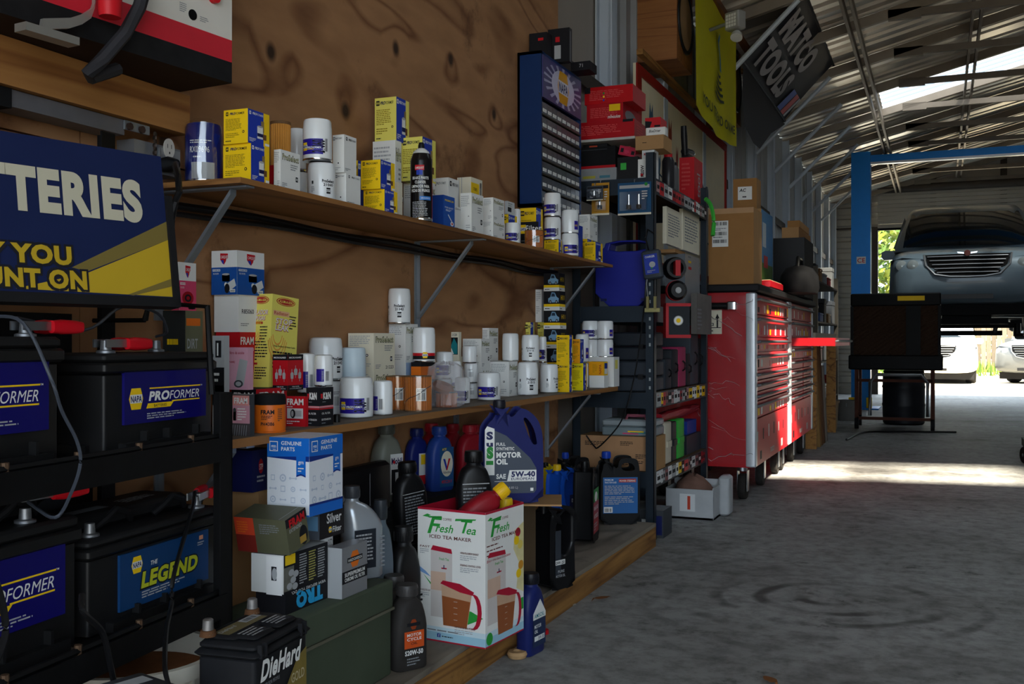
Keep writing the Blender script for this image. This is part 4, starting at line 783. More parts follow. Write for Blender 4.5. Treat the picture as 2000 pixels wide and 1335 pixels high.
def battery(label, u0, u1, u2, vt, zb, depth, kind, terms, handle=False, off=.035, group=None):
    P = rk(u1, 900, off); h = zat(vt, P)-zb; L_ = along(P, eB, u2); D = depth; P.z = zb
    M = frame(P, eB, eA); t = thing('car_battery', label, 'battery', M, group)
    lid = h*.2
    b = MB(); b.rbox((0.004, .004, 0), (L_-.004, D-.004, h-lid), .006, PB)
    b.box((L_*.12, -.012, 0), (L_*.9, .006, h*.1), PB)
    for x in (.3, .5, .78): b.box((L_*x, -.01, h*.1), (L_*x+.006, .006, h*.2), PB)
    b.box((-.006, D*.2, 0), (.006, D*.8, h*.1), PB); b.build('case', t)
    l = MB(); l.rbox((-.004, -.004, h-lid), (L_+.004, D+.004, h-lid*.45), .007, PB); l.rbox((0, 0, h-lid*.45), (L_, D, h), .008, PBT); l.build('lid', t)
    if handle:
        l = MB(); l.rbox((L_*.06, D*.34, h), (L_*.94, D*.97, h+.028), .012, PBT); l.rect(frame((0, 0, h+.0282), (1, 0, 0), (0, 1, 0)), L_*.12, D*.5, L_*.3, D*.16, GREY); l.lines(frame((0, 0, h+.0282), (1, 0, 0), (0, 1, 0)), L_*.55, D*.5, L_*.3, D*.2, 4, LGREY, 3); l.build('vent_cover', t)
        for x in (.2, .62):
            p = [V(L_*x, D*.3, h+.004), V(L_*x+.02, D*.24, h+.02), V(L_*(x+.1), D*.22, h+.034), V(L_*(x+.2), D*.24, h+.022), V(L_*(x+.2)+.02, D*.3, h+.005)]
            MB().tube(p, .006, BLKM, 7).build('rope_handle', t)
    for x, y in terms:
        MB().lathe([(.016, 0), (.016, .004), (.0095, .006), (.0085, .022), (.001, .0225)], LEAD, 16, T(L_*x, D*y, h)).build('terminal', t)
    m = MB(); FBl = frame((0, -.0015, 0), (1, 0, 0), (0, 0, 1))
    if kind == 'pro':
        lx0, lx1, lz0, lz1 = L_*.15, L_*.9, h*.28, h*.82; w_, hh = lx1-lx0, lz1-lz0; B_ = mat('#110d60', .35, var=.05)
        m.box((lx0, -.001, lz0), (lx1, .005, lz1), B_); M2 = frame((lx0, -.001, lz0), (1, 0, 0), (0, 0, 1))
        hexlogo(m, M2, w_*.125, hh*.47, hh*.4)
        m.text(M2, 'PRO', w_*.27, hh*.42, hh*.17, WHITE, w=w_*.24, bold=.045, sh=.25); m.text(M2, 'FORMER', w_*.52, hh*.42, hh*.17, WHITE, w=w_*.38, bold=.0, sh=.25)
        m.rect(M2, w_*.28, hh*.64, w_*.64, hh*.025, YEL); m.rect(M2, w_*.55, hh*.365, w_*.36, hh*.025, YEL); m.poly(M2, [(w_*.24, hh*.27), (w_*.53, hh*.27), (w_*.57, hh*.365), (w_*.26, hh*.365)], YEL, .0006); m.text(M2, 'BATTERIES', w_*.33, hh*.29, hh*.055, INK, w=w_*.15, z=.0009)
        m.lines(M2, w_*.25, hh*.06, w_*.5, hh*.13, 3, LGREY, 4); m.text(M2, 'TM', w_*.92, hh*.64, hh*.03, WHITE)
    else:
        lx0, lx1, lz0, lz1 = L_*.2, L_*.88, h*.16, h*.76; w_, hh = lx1-lx0, lz1-lz0; B_ = mat('#113a68', .35, var=.05)
        m.box((lx0, -.001, lz0), (lx1, .005, lz1), B_); M2 = frame((lx0, -.001, lz0), (1, 0, 0), (0, 0, 1)); hexlogo(m, M2, w_*.17, hh*.75, hh*.3)
        m.text(M2, 'THE', w_*.31, hh*.66, hh*.08, WHITE, sh=.2); OL = mat('#b9c02a', .4, var=.05)
        m.text(M2, 'LEGEND', w_*.2, hh*.295, hh*.29, INK, w=w_*.66, bold=.09, sh=.2, z=.0006); m.text(M2, 'LEGEND', w_*.21, hh*.31, hh*.27, OL, w=w_*.64, bold=.05, sh=.2, z=.001)
        m.lines(M2, w_*.22, hh*.1, w_*.52, hh*.14, 3, LGREY, 5); m.rect(M2, w_*.88, hh*.84, w_*.05, hh*.08, mat('#c98a6a', .5)); m.lines(M2, w_*.86, hh*.72, w_*.1, hh*.09, 2, LGREY)
    m.build('label', t); q = Box(); q.M = M; q.L, q.D, q.h, q.t = L_, D, h, t; return q
zb1, zb2 = z1-.008, z2-.008
bA = battery('black battery with blue label on the upper rack row beside the shelves', 133, 205, 420, 690, zb1, .172, 'pro', [(.14, .2), (.97, .75)], off=.05)
bB = battery('black battery with blue label cut by the left picture edge, upper rack row', -300, -210, 122, 655, zb1, .172, 'pro', [(.88, .22), (.1, .2)], off=.05)
bC = battery('black battery with teal and yellow label on the lower rack row', 165, 173, 432, 1057, zb2, .175, 'leg', [(.1, .17), (.9, .18)], True, .058)
bD = battery('black battery with blue label on the lower rack row', -230, -205, 156, 1088, zb2, .175, 'pro', [(.75, .17), (.1, .17)], True, .058)
def clamp(label, M, ang, size=1):
    """red-handled charger clip: steel jaws closed on a battery post, two grips"""
    t = thing('charger_clamp', label, 'clamp', M @ RZ(ang), 'red charger clamps on the batteries'); RB = mat('#d01020', .35, var=.05)
    for s in (1, -1):
        MB().box((-.018, s*.012-.0015, .004), (.045, s*.012+.0015, .018), STEEL).build('jaw', t)
        MB().loft([rr(.02, .013, .006, 0), rr(.024, .015, .007, .02), rr(.022, .014, .006, .05), rr(.018, .012, .005, .066)], RB, T(.042, s*.014, .010) @ RZ(s*4) @ RY(90)).build('grip', t)
    MB().cyl((.024, -.01, .01), (.024, .01, .01), .005, STEEL).build('hinge', t)
def top(b, x, y, z=.006): return b.M @ T(b.L*x, b.D*y, b.h+z)
clamp('red charger clip on the upper rack battery with the whole label in view', top(bA, .14, .2), 5); clamp('red charger clip on the upper rack battery at the picture edge', top(bB, .88, .22), 2)
clamp('red charger clip on the lower rack battery with the blue label', top(bD, .75, .17, .03), -5); clamp('red charger clip on the teal labelled battery next to the upright', top(bC, .9, .18, .012), 15)
WIRE = mat('#3a3f48', .4, var=.1)
def cable(label, pts, r, m=WIRE, n=24, name='cable'):
    """smooth cable through points (Catmull-Rom)"""
    pts = [Vector(p) for p in pts]; pp = [pts[0]*2-pts[1]]+pts+[pts[-1]*2-pts[-2]]; o = []
    for i in range(1, len(pp)-2):
        for k in range(6):
            s = k/6; a, b, c, d = pp[i-1:i+3]; o.append(.5*((2*b)+(c-a)*s+(2*a-5*b+4*c-d)*s*s+(3*b-a-3*c+d)*s**3))
    o.append(pts[-1]); return tag(MB().tube(o, r, m, 6).build(name), label, 'cable')
def tp(b, x, y, z): return b.M @ V(b.L*x, b.D*y, b.h+z)
W = [rk(u, v, -.012) for u, v in ((100, 740), (120, 800), (150, 860), (157, 905), (140, 960), (108, 1010))]
cable('grey wire hanging in front of the upper rack battery down to the lower row', [tp(bB, .55, .1, .03), tp(bB, .7, -.05, .02)]+W+[tp(bD, .7, .05, .035)], .0028)
cable('grey wire looping between the two upper rack batteries', [tp(bB, .93, .4, .03), tp(bA, .2, .55, .04), tp(bA, .55, .6, .085), tp(bA, .8, .5, .075), tp(bA, .93, .55, .04), tp(bA, .97, .75, .03)], .0028)
W = [rk(u, v, o_) for u, v, o_ in ((340, 1120, -.014), (335, 1180, -.02), (325, 1230, -.06), (322, 1300, -.12), (330, 1340, -.14))]
cable('black wire dropping across the teal battery label', [tp(bC, .9, .2, .03), tp(bC, .75, .0, .01)]+W, .004, BLK)
W = [rk(u, v, -.014) for u, v in ((163, 1195), (200, 1235), (216, 1300), (224, 1340))]
cable('black wire falling from between the lower batteries to the floor', [rk(160, 1160, .0)]+W, .005, BLK)
W = [rk(u, v, -.012) for u, v in ((-20, 1100), (5, 1180), (10, 1240), (-10, 1300))]
cable('black wire at the picture edge before the lower blue label', W, .005, BLK)
# ---- sign
sd = V(math.sin(R(14.9)), math.cos(R(14.9)), 0); bk = V(-sd.y, sd.x, 0); ph = R(8); su = V(0, 0, math.cos(ph))+bk*math.sin(ph); sn = sd.cross(su)
SP = hx(337, 582, -1.215)
def sg(u, v): d = hit(u, v, SP, sn)-SP; return d.dot(sd), d.dot(su)
hgt = sg(328, 308)[1]; Ls = 1.25
MS = frame(SP, sd, su); t = thing('battery_sign', 'blue and yellow batteries sign board leaning above the rack', 'sign', MS)
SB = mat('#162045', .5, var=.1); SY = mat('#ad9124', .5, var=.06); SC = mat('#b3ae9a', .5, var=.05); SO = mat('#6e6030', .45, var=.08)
MB().box((-Ls, 0, -.02), (0, hgt, 0), SB).build('panel', t)
m = MB(); I = Matrix()
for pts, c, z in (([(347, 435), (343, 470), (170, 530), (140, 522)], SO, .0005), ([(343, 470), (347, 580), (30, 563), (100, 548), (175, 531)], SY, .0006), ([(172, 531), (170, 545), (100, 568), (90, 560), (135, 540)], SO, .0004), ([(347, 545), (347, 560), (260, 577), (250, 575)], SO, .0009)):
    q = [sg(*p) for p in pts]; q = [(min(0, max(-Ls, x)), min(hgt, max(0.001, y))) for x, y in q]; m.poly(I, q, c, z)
x1, y1 = sg(279, 429); x0, y0 = sg(0, 402); hh = sg(0, 318)[1]-y0
m.text(I, 'BATTERIES', x1, (y0+y1)/2, hh*.98, SC, w=(x1-x0)*1.53, bold=.055, al='r', z=.0012)
for s_, (ua, va), (ub, vb), vtop, k in (('QUALITY YOU', (0, 510), (140, 514), 474, 2.6), ('CAN COUNT ON', (0, 557), (170, 563), 521, 2.35)):
    xa, ya = sg(ua, va); xb, yb = sg(ub, vb); h_ = sg(ua, vtop)[1]-ya
    [m.text(I, s_, xb+dx, (ya+yb)/2+dy, h_*.98, INK, w=(xb-xa)*k, bold=.05, al='r', z=.0012+.00005*(dx+2*dy)/.0035) for dx in (-.0035, .0035) for dy in (-.0035, .0035)]; m.text(I, s_, xb, (ya+yb)/2, h_*.98, SY, w=(xb-xa)*k, bold=.05, al='r', z=.0016)
m.build('printed_face', t)
for a, b in (((0, -.012, -.024), (.012, hgt*.72, .006)), ((-Ls, -.016, -.024), (.012, 0, .006))): MB().box(a, b, BLKM).build('frame_bar', t)
# dark shelf clutter between sign and batteries
t = thing('dark_equipment_case', 'dark equipment case in the shadow under the sign', 'case', frame((FR @ V(-.75, .228, z1-.008)), eB, eA)); MB().rbox((0, 0, 0), (.36, .045, .24), .015, BLKM).build('body', t); MB().tube([(.05, .0, .2), (.1, .01, .26), (.26, .01, .26), (.31, .0, .2)], .01, BLK, 8).build('handle', t)
# ---- welder / charger cabinet on ledger
LG = wood('ledger_wood', '#a5733f', '#7a4b22', grain=(5, .4, 8), knots=.9, rough=.7)
tag(MB().box((XW+.001, -.6, 1.385), (XW+.075, hx(371, 200, XW+.075).y, 1.472), LG).build('ledger_board'), 'brown wooden ledger board under the red and white charger cabinet', 'board')
cd = V(math.sin(R(6.3)), math.cos(R(6.3)), 0); cp = hx(453, 168, -1.40); cz = 1.474; cp = V(cp.x, cp.y, cz); cn = cd.cross(V(0, 0, 1))
MC = frame(cp, cd, V(-cd.y, cd.x, 0)); FC = MC @ frame((0, 0, 0), (1, 0, 0), (0, 0, 1))
def cg(u, v): d = hit(u, v, cp, cn)-cp; return d.dot(cd), d.z
t = thing('charger_cabinet', 'worn red white and black battery charger cabinet on the ledger', 'charger', MC)
CR = mat('#c02432', .45, var=.15, scale=10); CW = mat('#cfcbc2', .5, var=.12, scale=8); CK = mat('#141416', .6, var=.5, scale=30)
zr0, zr1 = cg(452, 122)[1], cg(452, 79)[1]; L2, D2 = 1.0, .155
MB().box((-L2, 0, 0), (0, D2, zr0), [mat('#2a1c14', .8, var=.4), CK, CK, CK, CK, CK]).box((-L2, 0, zr0), (0, D2, zr1), CR).box((-L2, 0, zr1), (0, D2, .5), CW).build('cabinet', t)
x, z = cg(376, 29); MB().cyl((x, -.0015, z), (x, .004, z), .011, mat('#020202', .9, var=0), 16).build('socket_hole', t)
x2, z2_ = cg(415, -4); MB().cyl((x2, -.012, z2_), (x2, 0, z2_), .012, RED, 16).build('knob', t)
fm = MB(); MF = frame((0, 0, 0), (1, 0, 0), (0, 0, 1)); fm.lines(MF, x-.035, z-.002, .022, .02, 5, GREY, 3); fm.lines(MF, x+.02, z-.008, .025, .012, 3, GREY, 4); fm.build('printed_marks', t)
AL = mat('#a9a7a0', .4, .75, var=.15); pts = [cg(u, v) for u, v in ((165, -10), (165, 20), (158, 40), (140, 52), (115, 60), (60, 62))]
MB().loft([[(x, -.02, z), (x+.004, -.02, z+.02), (x+.004, -.028, z+.02), (x, -.028, z)] for x, z in pts], AL, sm=False).build('hook_bracket', t)
xa, za = cg(60, 66); MB().box((xa-.045, -.05, za-.012), (xa+.06, -.02, za+.002), AL).build('bracket_plate', t)
xh, zh = cg(186, 40); MB().loft([rr(.038, .034, .015, 0), rr(.042, .038, .017, .012), rr(.04, .036, .016, .16)], RED, T(xh, -.04, zh)).build('lever_grip', t)
hp = [cg(u, v) for u, v in ((252, -30), (245, 20), (225, 70), (190, 118), (170, 145), (185, 150), (245, 132))]
MB().tube([V(x, -.05+.012*i, z) for i, (x, z) in enumerate(hp)], .0125, mat('#2c2c30', .6), 8).build('charger_lead', t)
# ---- metal strip fixture, bracket, outlet box, plug
pl = lambda u, v: hx(u, v, XW+.06)
a, b, c = pl(10, 155), pl(243, 218), pl(252, 266)
t = thing('shop_light_housing', 'worn grey metal strip housing fixed under the ledger board', 'light housing', T(0, 0, 0))
MB().box((XW+.003, a.y-.25, c.z), (XW+.06, b.y, min(b.z, 1.383)), mat('#77767a', .5, .5, var=.3, scale=12)).build('housing', t); MB().box((XW+.003, a.y-.02, c.z-.004), (XW+.063, a.y+.012, 1.3835), BLKM).build('end_band', t)
MB().box((XW+.061, pl(240, 220).y, pl(240, 252).z), (XW+.066, pl(288, 230).y, 1.382), GALV).build('mounting_plate', t)
for u in (247, 271): p = pl(u, 232); MB().cyl((XW+.066, p.y, min(p.z, 1.37)), (XW+.072, p.y, min(p.z, 1.37)), .008, mat('#4a3a34', .6, .6), 8).build('bolt', t)
t = thing('outlet_box', 'grey metal outlet box with a white receptacle near the upper shelf', 'outlet', T(0, 0, 0)); p, q = hx(262, 262, XW+.05), hx(352, 322, XW+.05)
zc = q.z-.01; zt_ = hx(300, 262, XW+.05).z
MB().box((XW+.002, p.y, zc-.02), (XW+.05, q.y, zt_-.02), mat('#8b8d90', .45, .6, var=.1)).build('box', t)
MB().box((XW+.0505, hx(310, 300, XW+.05).y, zc-.012), (XW+.0525, q.y-.003, zt_-.025), mat('#a6a8aa', .4, .6)).build('cover_plate', t)
pc = hx(329, 290, XW+.053); FO = frame((XW+.053, pc.y, pc.z), (0, 1, 0), (0, 0, 1)); m = MB(); m.loft([[FO @ V(.017*math.cos(R(i*20)), .022*math.sin(R(i*20)), z_) for i in range(18)] for z_ in (0, .003)], mat('#cfc9bf', .4)); m.build('receptacle', t)
m = MB(); m.rect(FO, -.007, 0, .0018, .009, INK, .0034); m.rect(FO, .005, 0, .0018, .009, INK, .0034); m.ell(FO, 0, -.01, .002, .003, INK, .0034); m.build('slots', t)
ch = MB(); 
pc = hx(303, 262, XW+.062)
for i in range(7): ch.lathe([(.004, 0), (.006, .0015), (.004, .003)], mat('#4a403a', .5, .7), 10, T(pc.x, pc.y, pc.z-.008*i) @ RX(90) @ RZ(0) if i % 2 else T(pc.x, pc.y-.0015, pc.z-.008*i) @ RY(90))
o = ch.build('chain'); o['kind'] = 'stuff'; tag(o, 'short rusty chain hanging over the grey outlet box', 'chain')
a = hx(319, 322, XW+.055); t = thing('power_plug', 'black power plug and cord looping down beside the upper shelf', 'plug', T(0, 0, 0))
MB().loft([rr(.03, .028, .01, 0), rr(.034, .03, .01, .02), rr(.02, .02, .008, .04)], BLK, T(*a) @ RY(90) @ T(0, 0, -.002)).build('plug_body', t)
pts = [a+V(.035, 0, 0), hx(343, 325, -1.47), hx(348, 345, -1.44), hx(350, 375, -1.43), hx(342, 395, -1.44), hx(335, 430, -1.44), hx(333, 500, -1.45)]
MB().tube(pts, .007, BLK, 7).build('cord', t)
# ---- bucket, small grey battery, front black battery, olive cabinet
bc = mat('#c9c3b4', .6, var=.25, scale=6, bump=.05); BC = V(-1.335, 1.43, 0)
t = thing('white_bucket', 'dirty white plastic bucket of old parts under the battery rack', 'bucket', T(*BC))
RB2 = mat('#7a4a2a', .8, var=.5, scale=14)
bh = .365; RRr = .148
MB().lathe([(RRr*.8, 0), (RRr*.83, .01), (RRr*.94, bh*.7), (RRr*1.03, bh*.7), (RRr*1.03, bh*.74), (RRr*.96, bh*.76), (RRr*.98, bh*.92), (RRr*1.04, bh*.93), (RRr*1.04, bh), (RRr*.96, bh), (RRr*.8, .03), (.001, .028)], bc, 40).build('tub', t); MB().lathe([(RRr*.972, bh*.77), (RRr*.985, bh*.83), (RRr*.972, bh*.89)], RB2, 40).build('rust_band', t)
for k in range(9): a = R(-140+k*22); MB().box((-.003, -.001, bh*.76), (.003, .010, bh*.93), bc, RZ(math.degrees(a)) @ T(0, RRr*.96, 0)).build('rim_rib', t)
for k, (lb, an, dx, dy) in enumerate((('flat greasy link plate lowest in the white bucket', 20, .0, .02), ('bright steel eye link across the white bucket', 75, .02, -.01), ('dark iron eye link over the steel one in the white bucket', 140, -.02, .01), ('small steel link topmost in the white bucket', 40, .01, .0))):
    m_ = IRON if k % 2 == 0 else STEEL
    o = MB().box((-.06, -.007, 0), (.045, .007, .007), m_).lathe([(.013, 0), (.013, .008), (.006, .008), (.006, 0), (.013, 0)], m_, 12, T(.055, 0, 0)).build('scrap_part'); o.matrix_world = T(BC.x+dx, BC.y+dy, bh*.74+k*.009) @ RZ(an); tag(o, lb, 'metal part', 'old metal parts in the white bucket')
MB().lathe([(RRr*.9, bh*.70), (RRr*.5, bh*.735), (.001, bh*.74)], mat('#3a342e', .9, var=.4, scale=60), 24).build('grimy_fill', t)
# ================================================================= PLATFORM ITEMS
def bottle(label, u, w, d, vt, base, X, col, cap=BLK, rot=-25, prt=None, neck=0, group=None, cat='bottle', tilt=None, nh=.13, y=None, ribs=0, name='oil_bottle', rough=.42, capr=.24, sh=.66, h=None):
    P = hx(u, 500, X) if y is None else hy(u, 500, y)
    P.z = base; h = h or zat(vt, P)-base
    r = R(rot); M = frame(P, V(-math.sin(r), math.cos(r), 0), V(-math.cos(r), -math.sin(r), 0))
    if tilt: M = M @ tilt
    t = thing(name, label, cat, M, group); m = mat(col, rough, var=.12) if isinstance(col, str) else col
    nr = w*capr; n = neck*w; hs = h*(1-nh)
    R_ = [rr(w*.92, d*.9, d*.3, 0), rr(w, d, d*.32, h*.02), rr(w, d, d*.32, hs*sh)]
    k0, wn = hs*sh, nr*2.1
    for f_ in (.25, .5, .72, .88, 1.0):
        g_ = math.sqrt(max(0, 1-f_*f_))*.75+(1-f_)*.25; R_.append(rr(wn+(w-wn)*g_, min(d, wn)+(d-min(d, wn))*g_, d*.3+(min(nr*1.04, d*.49)-d*.3)*f_, k0+(hs*.95-k0)*f_, n*f_**1.5))
    R_ += [rr(nr*1.8, nr*1.8, nr*.9, hs*.97, n), rr(nr*1.8, nr*1.8, nr*.9, h*(1-nh*.5), n)]
    b = MB(); b.loft(R_, m)
    for k in range(ribs): b.box((w*.34, -d*.51, h*(.12+k*.045)), (w*.46, -d*.44, h*(.135+k*.045)), m)
    b.build('body', t)
    c = MB(); c.lathe([(nr*1.02, hs), (nr*1.08, hs+h*.008), (nr*1.08, h*.97), (nr*1.0, h), (.0005, h)], cap if not isinstance(cap, str) else mat(cap, .4, var=.1), 22, T(n, 0, 0))
    for k in range(22): a = 2*math.pi*k/22; c.box((nr*1.07, -.0008, hs+h*.015), (nr*1.11, .0008, h*.96), cap if not isinstance(cap, str) else mat(cap, .4, var=.1), T(n, 0, 0) @ RZ(math.degrees(a)))
    c.build('cap', t)
    if prt:
        p = MB(); prt(p, frame((-w*.5, -d*.5-.0006, 0), (1, 0, 0), (0, 0, 1)), w, h); p.build('label', t)
    q = Box(); q.o = t; q.top = base+h; q.M = M; q.h = h; DBG.append('%-60s h%.3f y%.2f x%.2f' % (label[:60], h, P.y, P.x)); return q
def inset(pl, d):
    n = len(pl); ar = sum(pl[i][0]*pl[(i+1) % n][1]-pl[(i+1) % n][0]*pl[i][1] for i in range(n)); o = []; sg_ = 1 if ar > 0 else -1
    for i in range(n):
        p, q = pl[i-1], pl[(i+1) % n]; tx, ty = q[0]-p[0], q[1]-p[1]; l = math.hypot(tx, ty) or 1
        o.append((pl[i][0]-ty/l*d*sg_, pl[i][1]+tx/l*d*sg_))
    return o
def jug(label, u, w, d, vt, base, X, col, cap, outline, hole, prt=None, rot=-25, capx=.3, capw=.2, caph=.1, group=None, rough=.5, y=None, bev=.35, tilt=None, name='oil_jug', h=None):
    """handled jug: rounded extrusion of its silhouette with the handle opening, cap on the neck; outline in units of w and h"""
    P = hx(u, 500, X) if y is None else hy(u, 500, y); P.z = base; h = h or zat(vt, P)-base
    r = R(rot); M = frame(P, V(-math.sin(r), math.cos(r), 0), V(-math.cos(r), -math.sin(r), 0))
    if tilt: M = M @ tilt
    t = thing(name, label, 'jug', M, group); m = mat(col, rough, var=.12)
    H = h*(1-caph); O = smooth2([(x*w-w/2, y_*H) for x, y_ in outline], 2); Hs = [smooth2([(x*w-w/2, y_*H) for x, y_ in q], 2) for q in hole]
    bv = min(d*bev*.5, .013); vs, fs = solid(inset(O, bv), [inset(q, -bv*.9) for q in Hs], d/2, bv, 3); z0 = min(v[1] for v in vs)
    zz_ = max(v[2] for v in vs)-1e-5; fl_ = [f for f in fs if all(abs(vs[i][2]) > zz_ for i in f)]; MB().add([(x, -z, y_-z0) for x, y_, z in vs], fl_, m, None, False).add([(x, -z, y_-z0) for x, y_, z in vs], [f for f in fs if not all(abs(vs[i][2]) > zz_ for i in f)], m, None, True).build('body', t)
    cx = capx*w-w/2; cr_ = capw*w/2; b = MB(); b.lathe([(cr_*.85, H*.93), (cr_*.85, h*.965)], m, 18, T(cx, 0, 0)); b.build('neck', t)
    c = MB(); cm = mat(cap, .4, var=.1); c.lathe([(cr_, H*.985), (cr_*1.04, H), (cr_*1.04, h*.985), (cr_*.95, h), (.0005, h)], cm, 22, T(cx, 0, 0))
    for k in range(20): c.box((cr_*1.03, -.001, H), (cr_*1.08, .001, h*.98), cm, T(cx, 0, 0) @ RZ(18*k))
    c.build('cap', t)
    if prt: p = MB(); prt(p, frame((-w*.5, -d*.5-.0008, 0), (1, 0, 0), (0, 0, 1)), w, h); p.build('label', t)
    q = Box(); q.o = t; q.top = base+h; q.M = M; DBG.append('%-60s h%.3f y%.2f x%.2f' % (label[:60], h, P.y, P.x)); return q
# ---- olive cabinet and front battery
OLV = mat('#4c5545', .6, .1, var=.18, scale=7)
X = -1.24; p = hx(596, 1203, X); q = hx(766, 1135, X); zo = .338
t = thing('ammo_box', 'olive green steel ammunition box standing on the platform edge', 'metal box', frame((X, p.y-.02, PZ), (0, 1, 0), (-1, 0, 0))); L_ = q.y-p.y+.02; D_ = .2; h_ = zo-PZ; zl = h_*.70
MB().rbox((0, .002, 0), (L_, D_, zl-.002), .006, OLV).build('body', t); MB().rbox((-.003, -.003, zl), (L_+.003, D_+.003, h_), .008, OLV).build('lid', t)
MB().box((-.004, -.0045, zl-.004), (L_+.004, D_+.004, zl+.002), mat('#6d6a5a', .6, .2, var=.3)).build('lid_rim', t)
MB().tube([(L_*.3, D_*.45, h_), (L_*.3, D_*.5, h_+.003), (L_*.7, D_*.5, h_+.003), (L_*.7, D_*.45, h_)], .004, OLV).build('handle', t)
r6 = R(6); P = hx(498, 1252, -1.0); zt = zat(1252, P); e1 = V(-math.sin(r6), math.cos(r6), 0); e2 = V(-math.cos(r6), -math.sin(r6), 0); L_ = along(P, e1, 600); D_ = min(.168, along(P, e2, 386)); hh = .27; P.z = zt-hh; o = MB().rbox((.004, .004, 0), (L_-.004, D_-.004, P.z-.001), .004, TWO).build('wooden_block'); o.matrix_world = frame((P.x, P.y, 0), e1, e2); tag(o, 'wooden block on the floor under the dusty battery with gold lettering', 'block')
t = thing('car_battery', 'dusty black battery with gold lettering in front of the olive box', 'battery', frame(P, e1, e2)); DB = mat('#17181b', .55, var=.5, scale=14)
MB().rbox((0, 0, 0), (L_, D_, hh*.89), .008, DB).box((L_*.05, -.004, hh*.5), (L_*.95, 0, hh*.53), DB).build('case', t)
l = MB(); l.rbox((-.006, -.006, hh*.885), (L_+.006, D_+.006, hh*.925), .008, DB); l.rbox((0, 0, hh*.925), (L_, D_, hh*.975), .008, DB); l.rbox((0.008, .04, hh*.975), (L_-.008, D_*.98, hh), .006, DB)
for k in (0, 1, 9, 10): l.box((L_*(.04+k*.085), -.008, hh*.89), (L_*(.06+k*.085), 0, hh*.97), DB)
l.build('lid', t)
for x in (.1, .53): MB().rbox((L_*x, .008, hh*.975), (L_*(x+.36), .06, hh*1.005), .006, DB).lines(frame((L_*(x+.03), .014, hh*1.006), (1, 0, 0), (0, 1, 0)), 0, 0, L_*.3, .034, 4, LGREY, 5).build('vent_cap', t)
MT_ = frame((L_*.1, D_*.55, hh+.0005), (1, 0, 0), (0, 1, 0)); m = MB(); m.rect(MT_, 0, 0, L_*.7, D_*.3, mat('#6f6544', .5, var=.3)); m.rect(MT_, L_*.42, D_*.12, L_*.28, D_*.17, LGREY, .0006); m.bars(MT_, L_*.46, D_*.15, L_*.2, D_*.1, 9, INK, z=.001); m.text(MT_, 'DieHard', L_*.02, D_*.15, D_*.09, LGREY, sh=.2); m.build('top_sticker', t)
for x, y in ((.06, .88), (.86, .9)): MB().lathe([(.013, 0), (.013, .004), (.0095, .006), (.0085, .026), (.006, .028), (.001, .028)], mat('#7d7a78', .5, .6, var=.4, scale=80), 16, T(L_*x, D_*y, hh*.995)).lathe([(.014, 0), (.012, .009), (.0098, .01)], mat('#5f4029', .8, .2, var=.4), 14, T(L_*x, D_*y, hh*.995)).build('terminal', t)
m = MB(); FBl = frame((0, -.0012, 0), (1, 0, 0), (0, 0, 1)); GO = mat('#7d6c32', .45, var=.3, scale=30)
m.poly(FBl, [(L_*.97, hh*.5), (L_*.97, hh*.8), (L_*.78, hh*.76), (L_*.6, hh*.64), (L_*.4, hh*.56), (L_*.3, hh*.5)], GO, 0); m.text(FBl, 'DieHard', L_*.08, hh*.745, hh*.12, WHITE, w=L_*.74, bold=.035, sh=.25); m.text(FBl, 'POWER FOR PEOPLE', L_*.08, hh*.70, hh*.022, GREY, w=L_*.35); m.text(FBl, 'GOLD', L_*.66, hh*.62, hh*.06, mat('#b9ad8a', .5), w=L_*.26, bold=.01); m.build('label', t)
# small grey topped battery at the lower left
P = hz(290, 1345, .395)+V(.035, -.02, 0); t = thing('small_battery', 'grey topped small battery at the bottom edge left of the dusty battery', 'battery', frame((P.x, P.y, .005), V(.25, .97, 0), V(-.97, .25, 0)))
zz = .39; MB().rbox((-.09, 0, 0), (.05, .12, zz-.03), .006, PB).build('case', t); m = MB(); m.rbox((-.092, -.002, zz-.03), (.052, .122, zz), .006, mat('#4b4d52', .5, var=.2)); MT_ = frame((-.08, .01, zz+.0005), (1, 0, 0), (0, 1, 0)); m.text(MT_, 'PowerStride', .02, .02, .016, RED, w=.09); m.rect(MT_, .07, .06, .05, .03, LGREY); m.build('lid', t)
# ---- boxes on the olive box
Z0 = zo
def trq(mb, FA, a, FB, b, h):
    BL = mat('#2aa6dc', .45, var=.05)
    mb.text(FB, 'TRQ', b*.86, h*.72, h*.6, BL, w=b*.62, bold=.08, rot=180); mb.text(FB, 'VIEW BEFORE YOU DO.', b*.93, h*.94, h*.13, WHITE, w=b*.8, bold=.015, rot=180)
trq_ = BX('parts_box', 'black upside down box with big blue letters on the olive box', -1.285, 500, 557, 641, 1157, Z0, trq, cols=(INK, INK, INK), h=.048)
def whitebox(mb, FA, a, FB, b, h):
    mb.rect(FA, 0, 0, a, h, WHITE, .0003); mb.rect(FA, a*.5, -.002, a*.48, h*1.0, mat('#f0efec', .5, var=.03), .004); mb.rect(FA, a*.66, h*.35, a*.16, h*.36, INK, .0046); mb.ell(FA, a*.76, h*.52, a*.08, h*.16, LGREY, .005)
    mb.rect(FB, b*.03, h*.72, b*.22, h*.26, YEL); mb.rect(FB, 0, h*.05, b*.22, h*.62, mat('#6a6a60', .5, var=.4, scale=60), .0004)
    for cx, cy in ((.16, .5), (.2, .3), (.12, .16), (.26, .44), (.24, .12)): mb.ell(FB, b*cx, h*cy, b*.06, h*.09, LGREY, .0008)
    for k in range(3): mb.lines(FB, b*(.34+k*.21), h*.1, b*.17, h*.82, 12, (LGREY, mat('#b8b060', .5), LGREY)[k], 4+k)
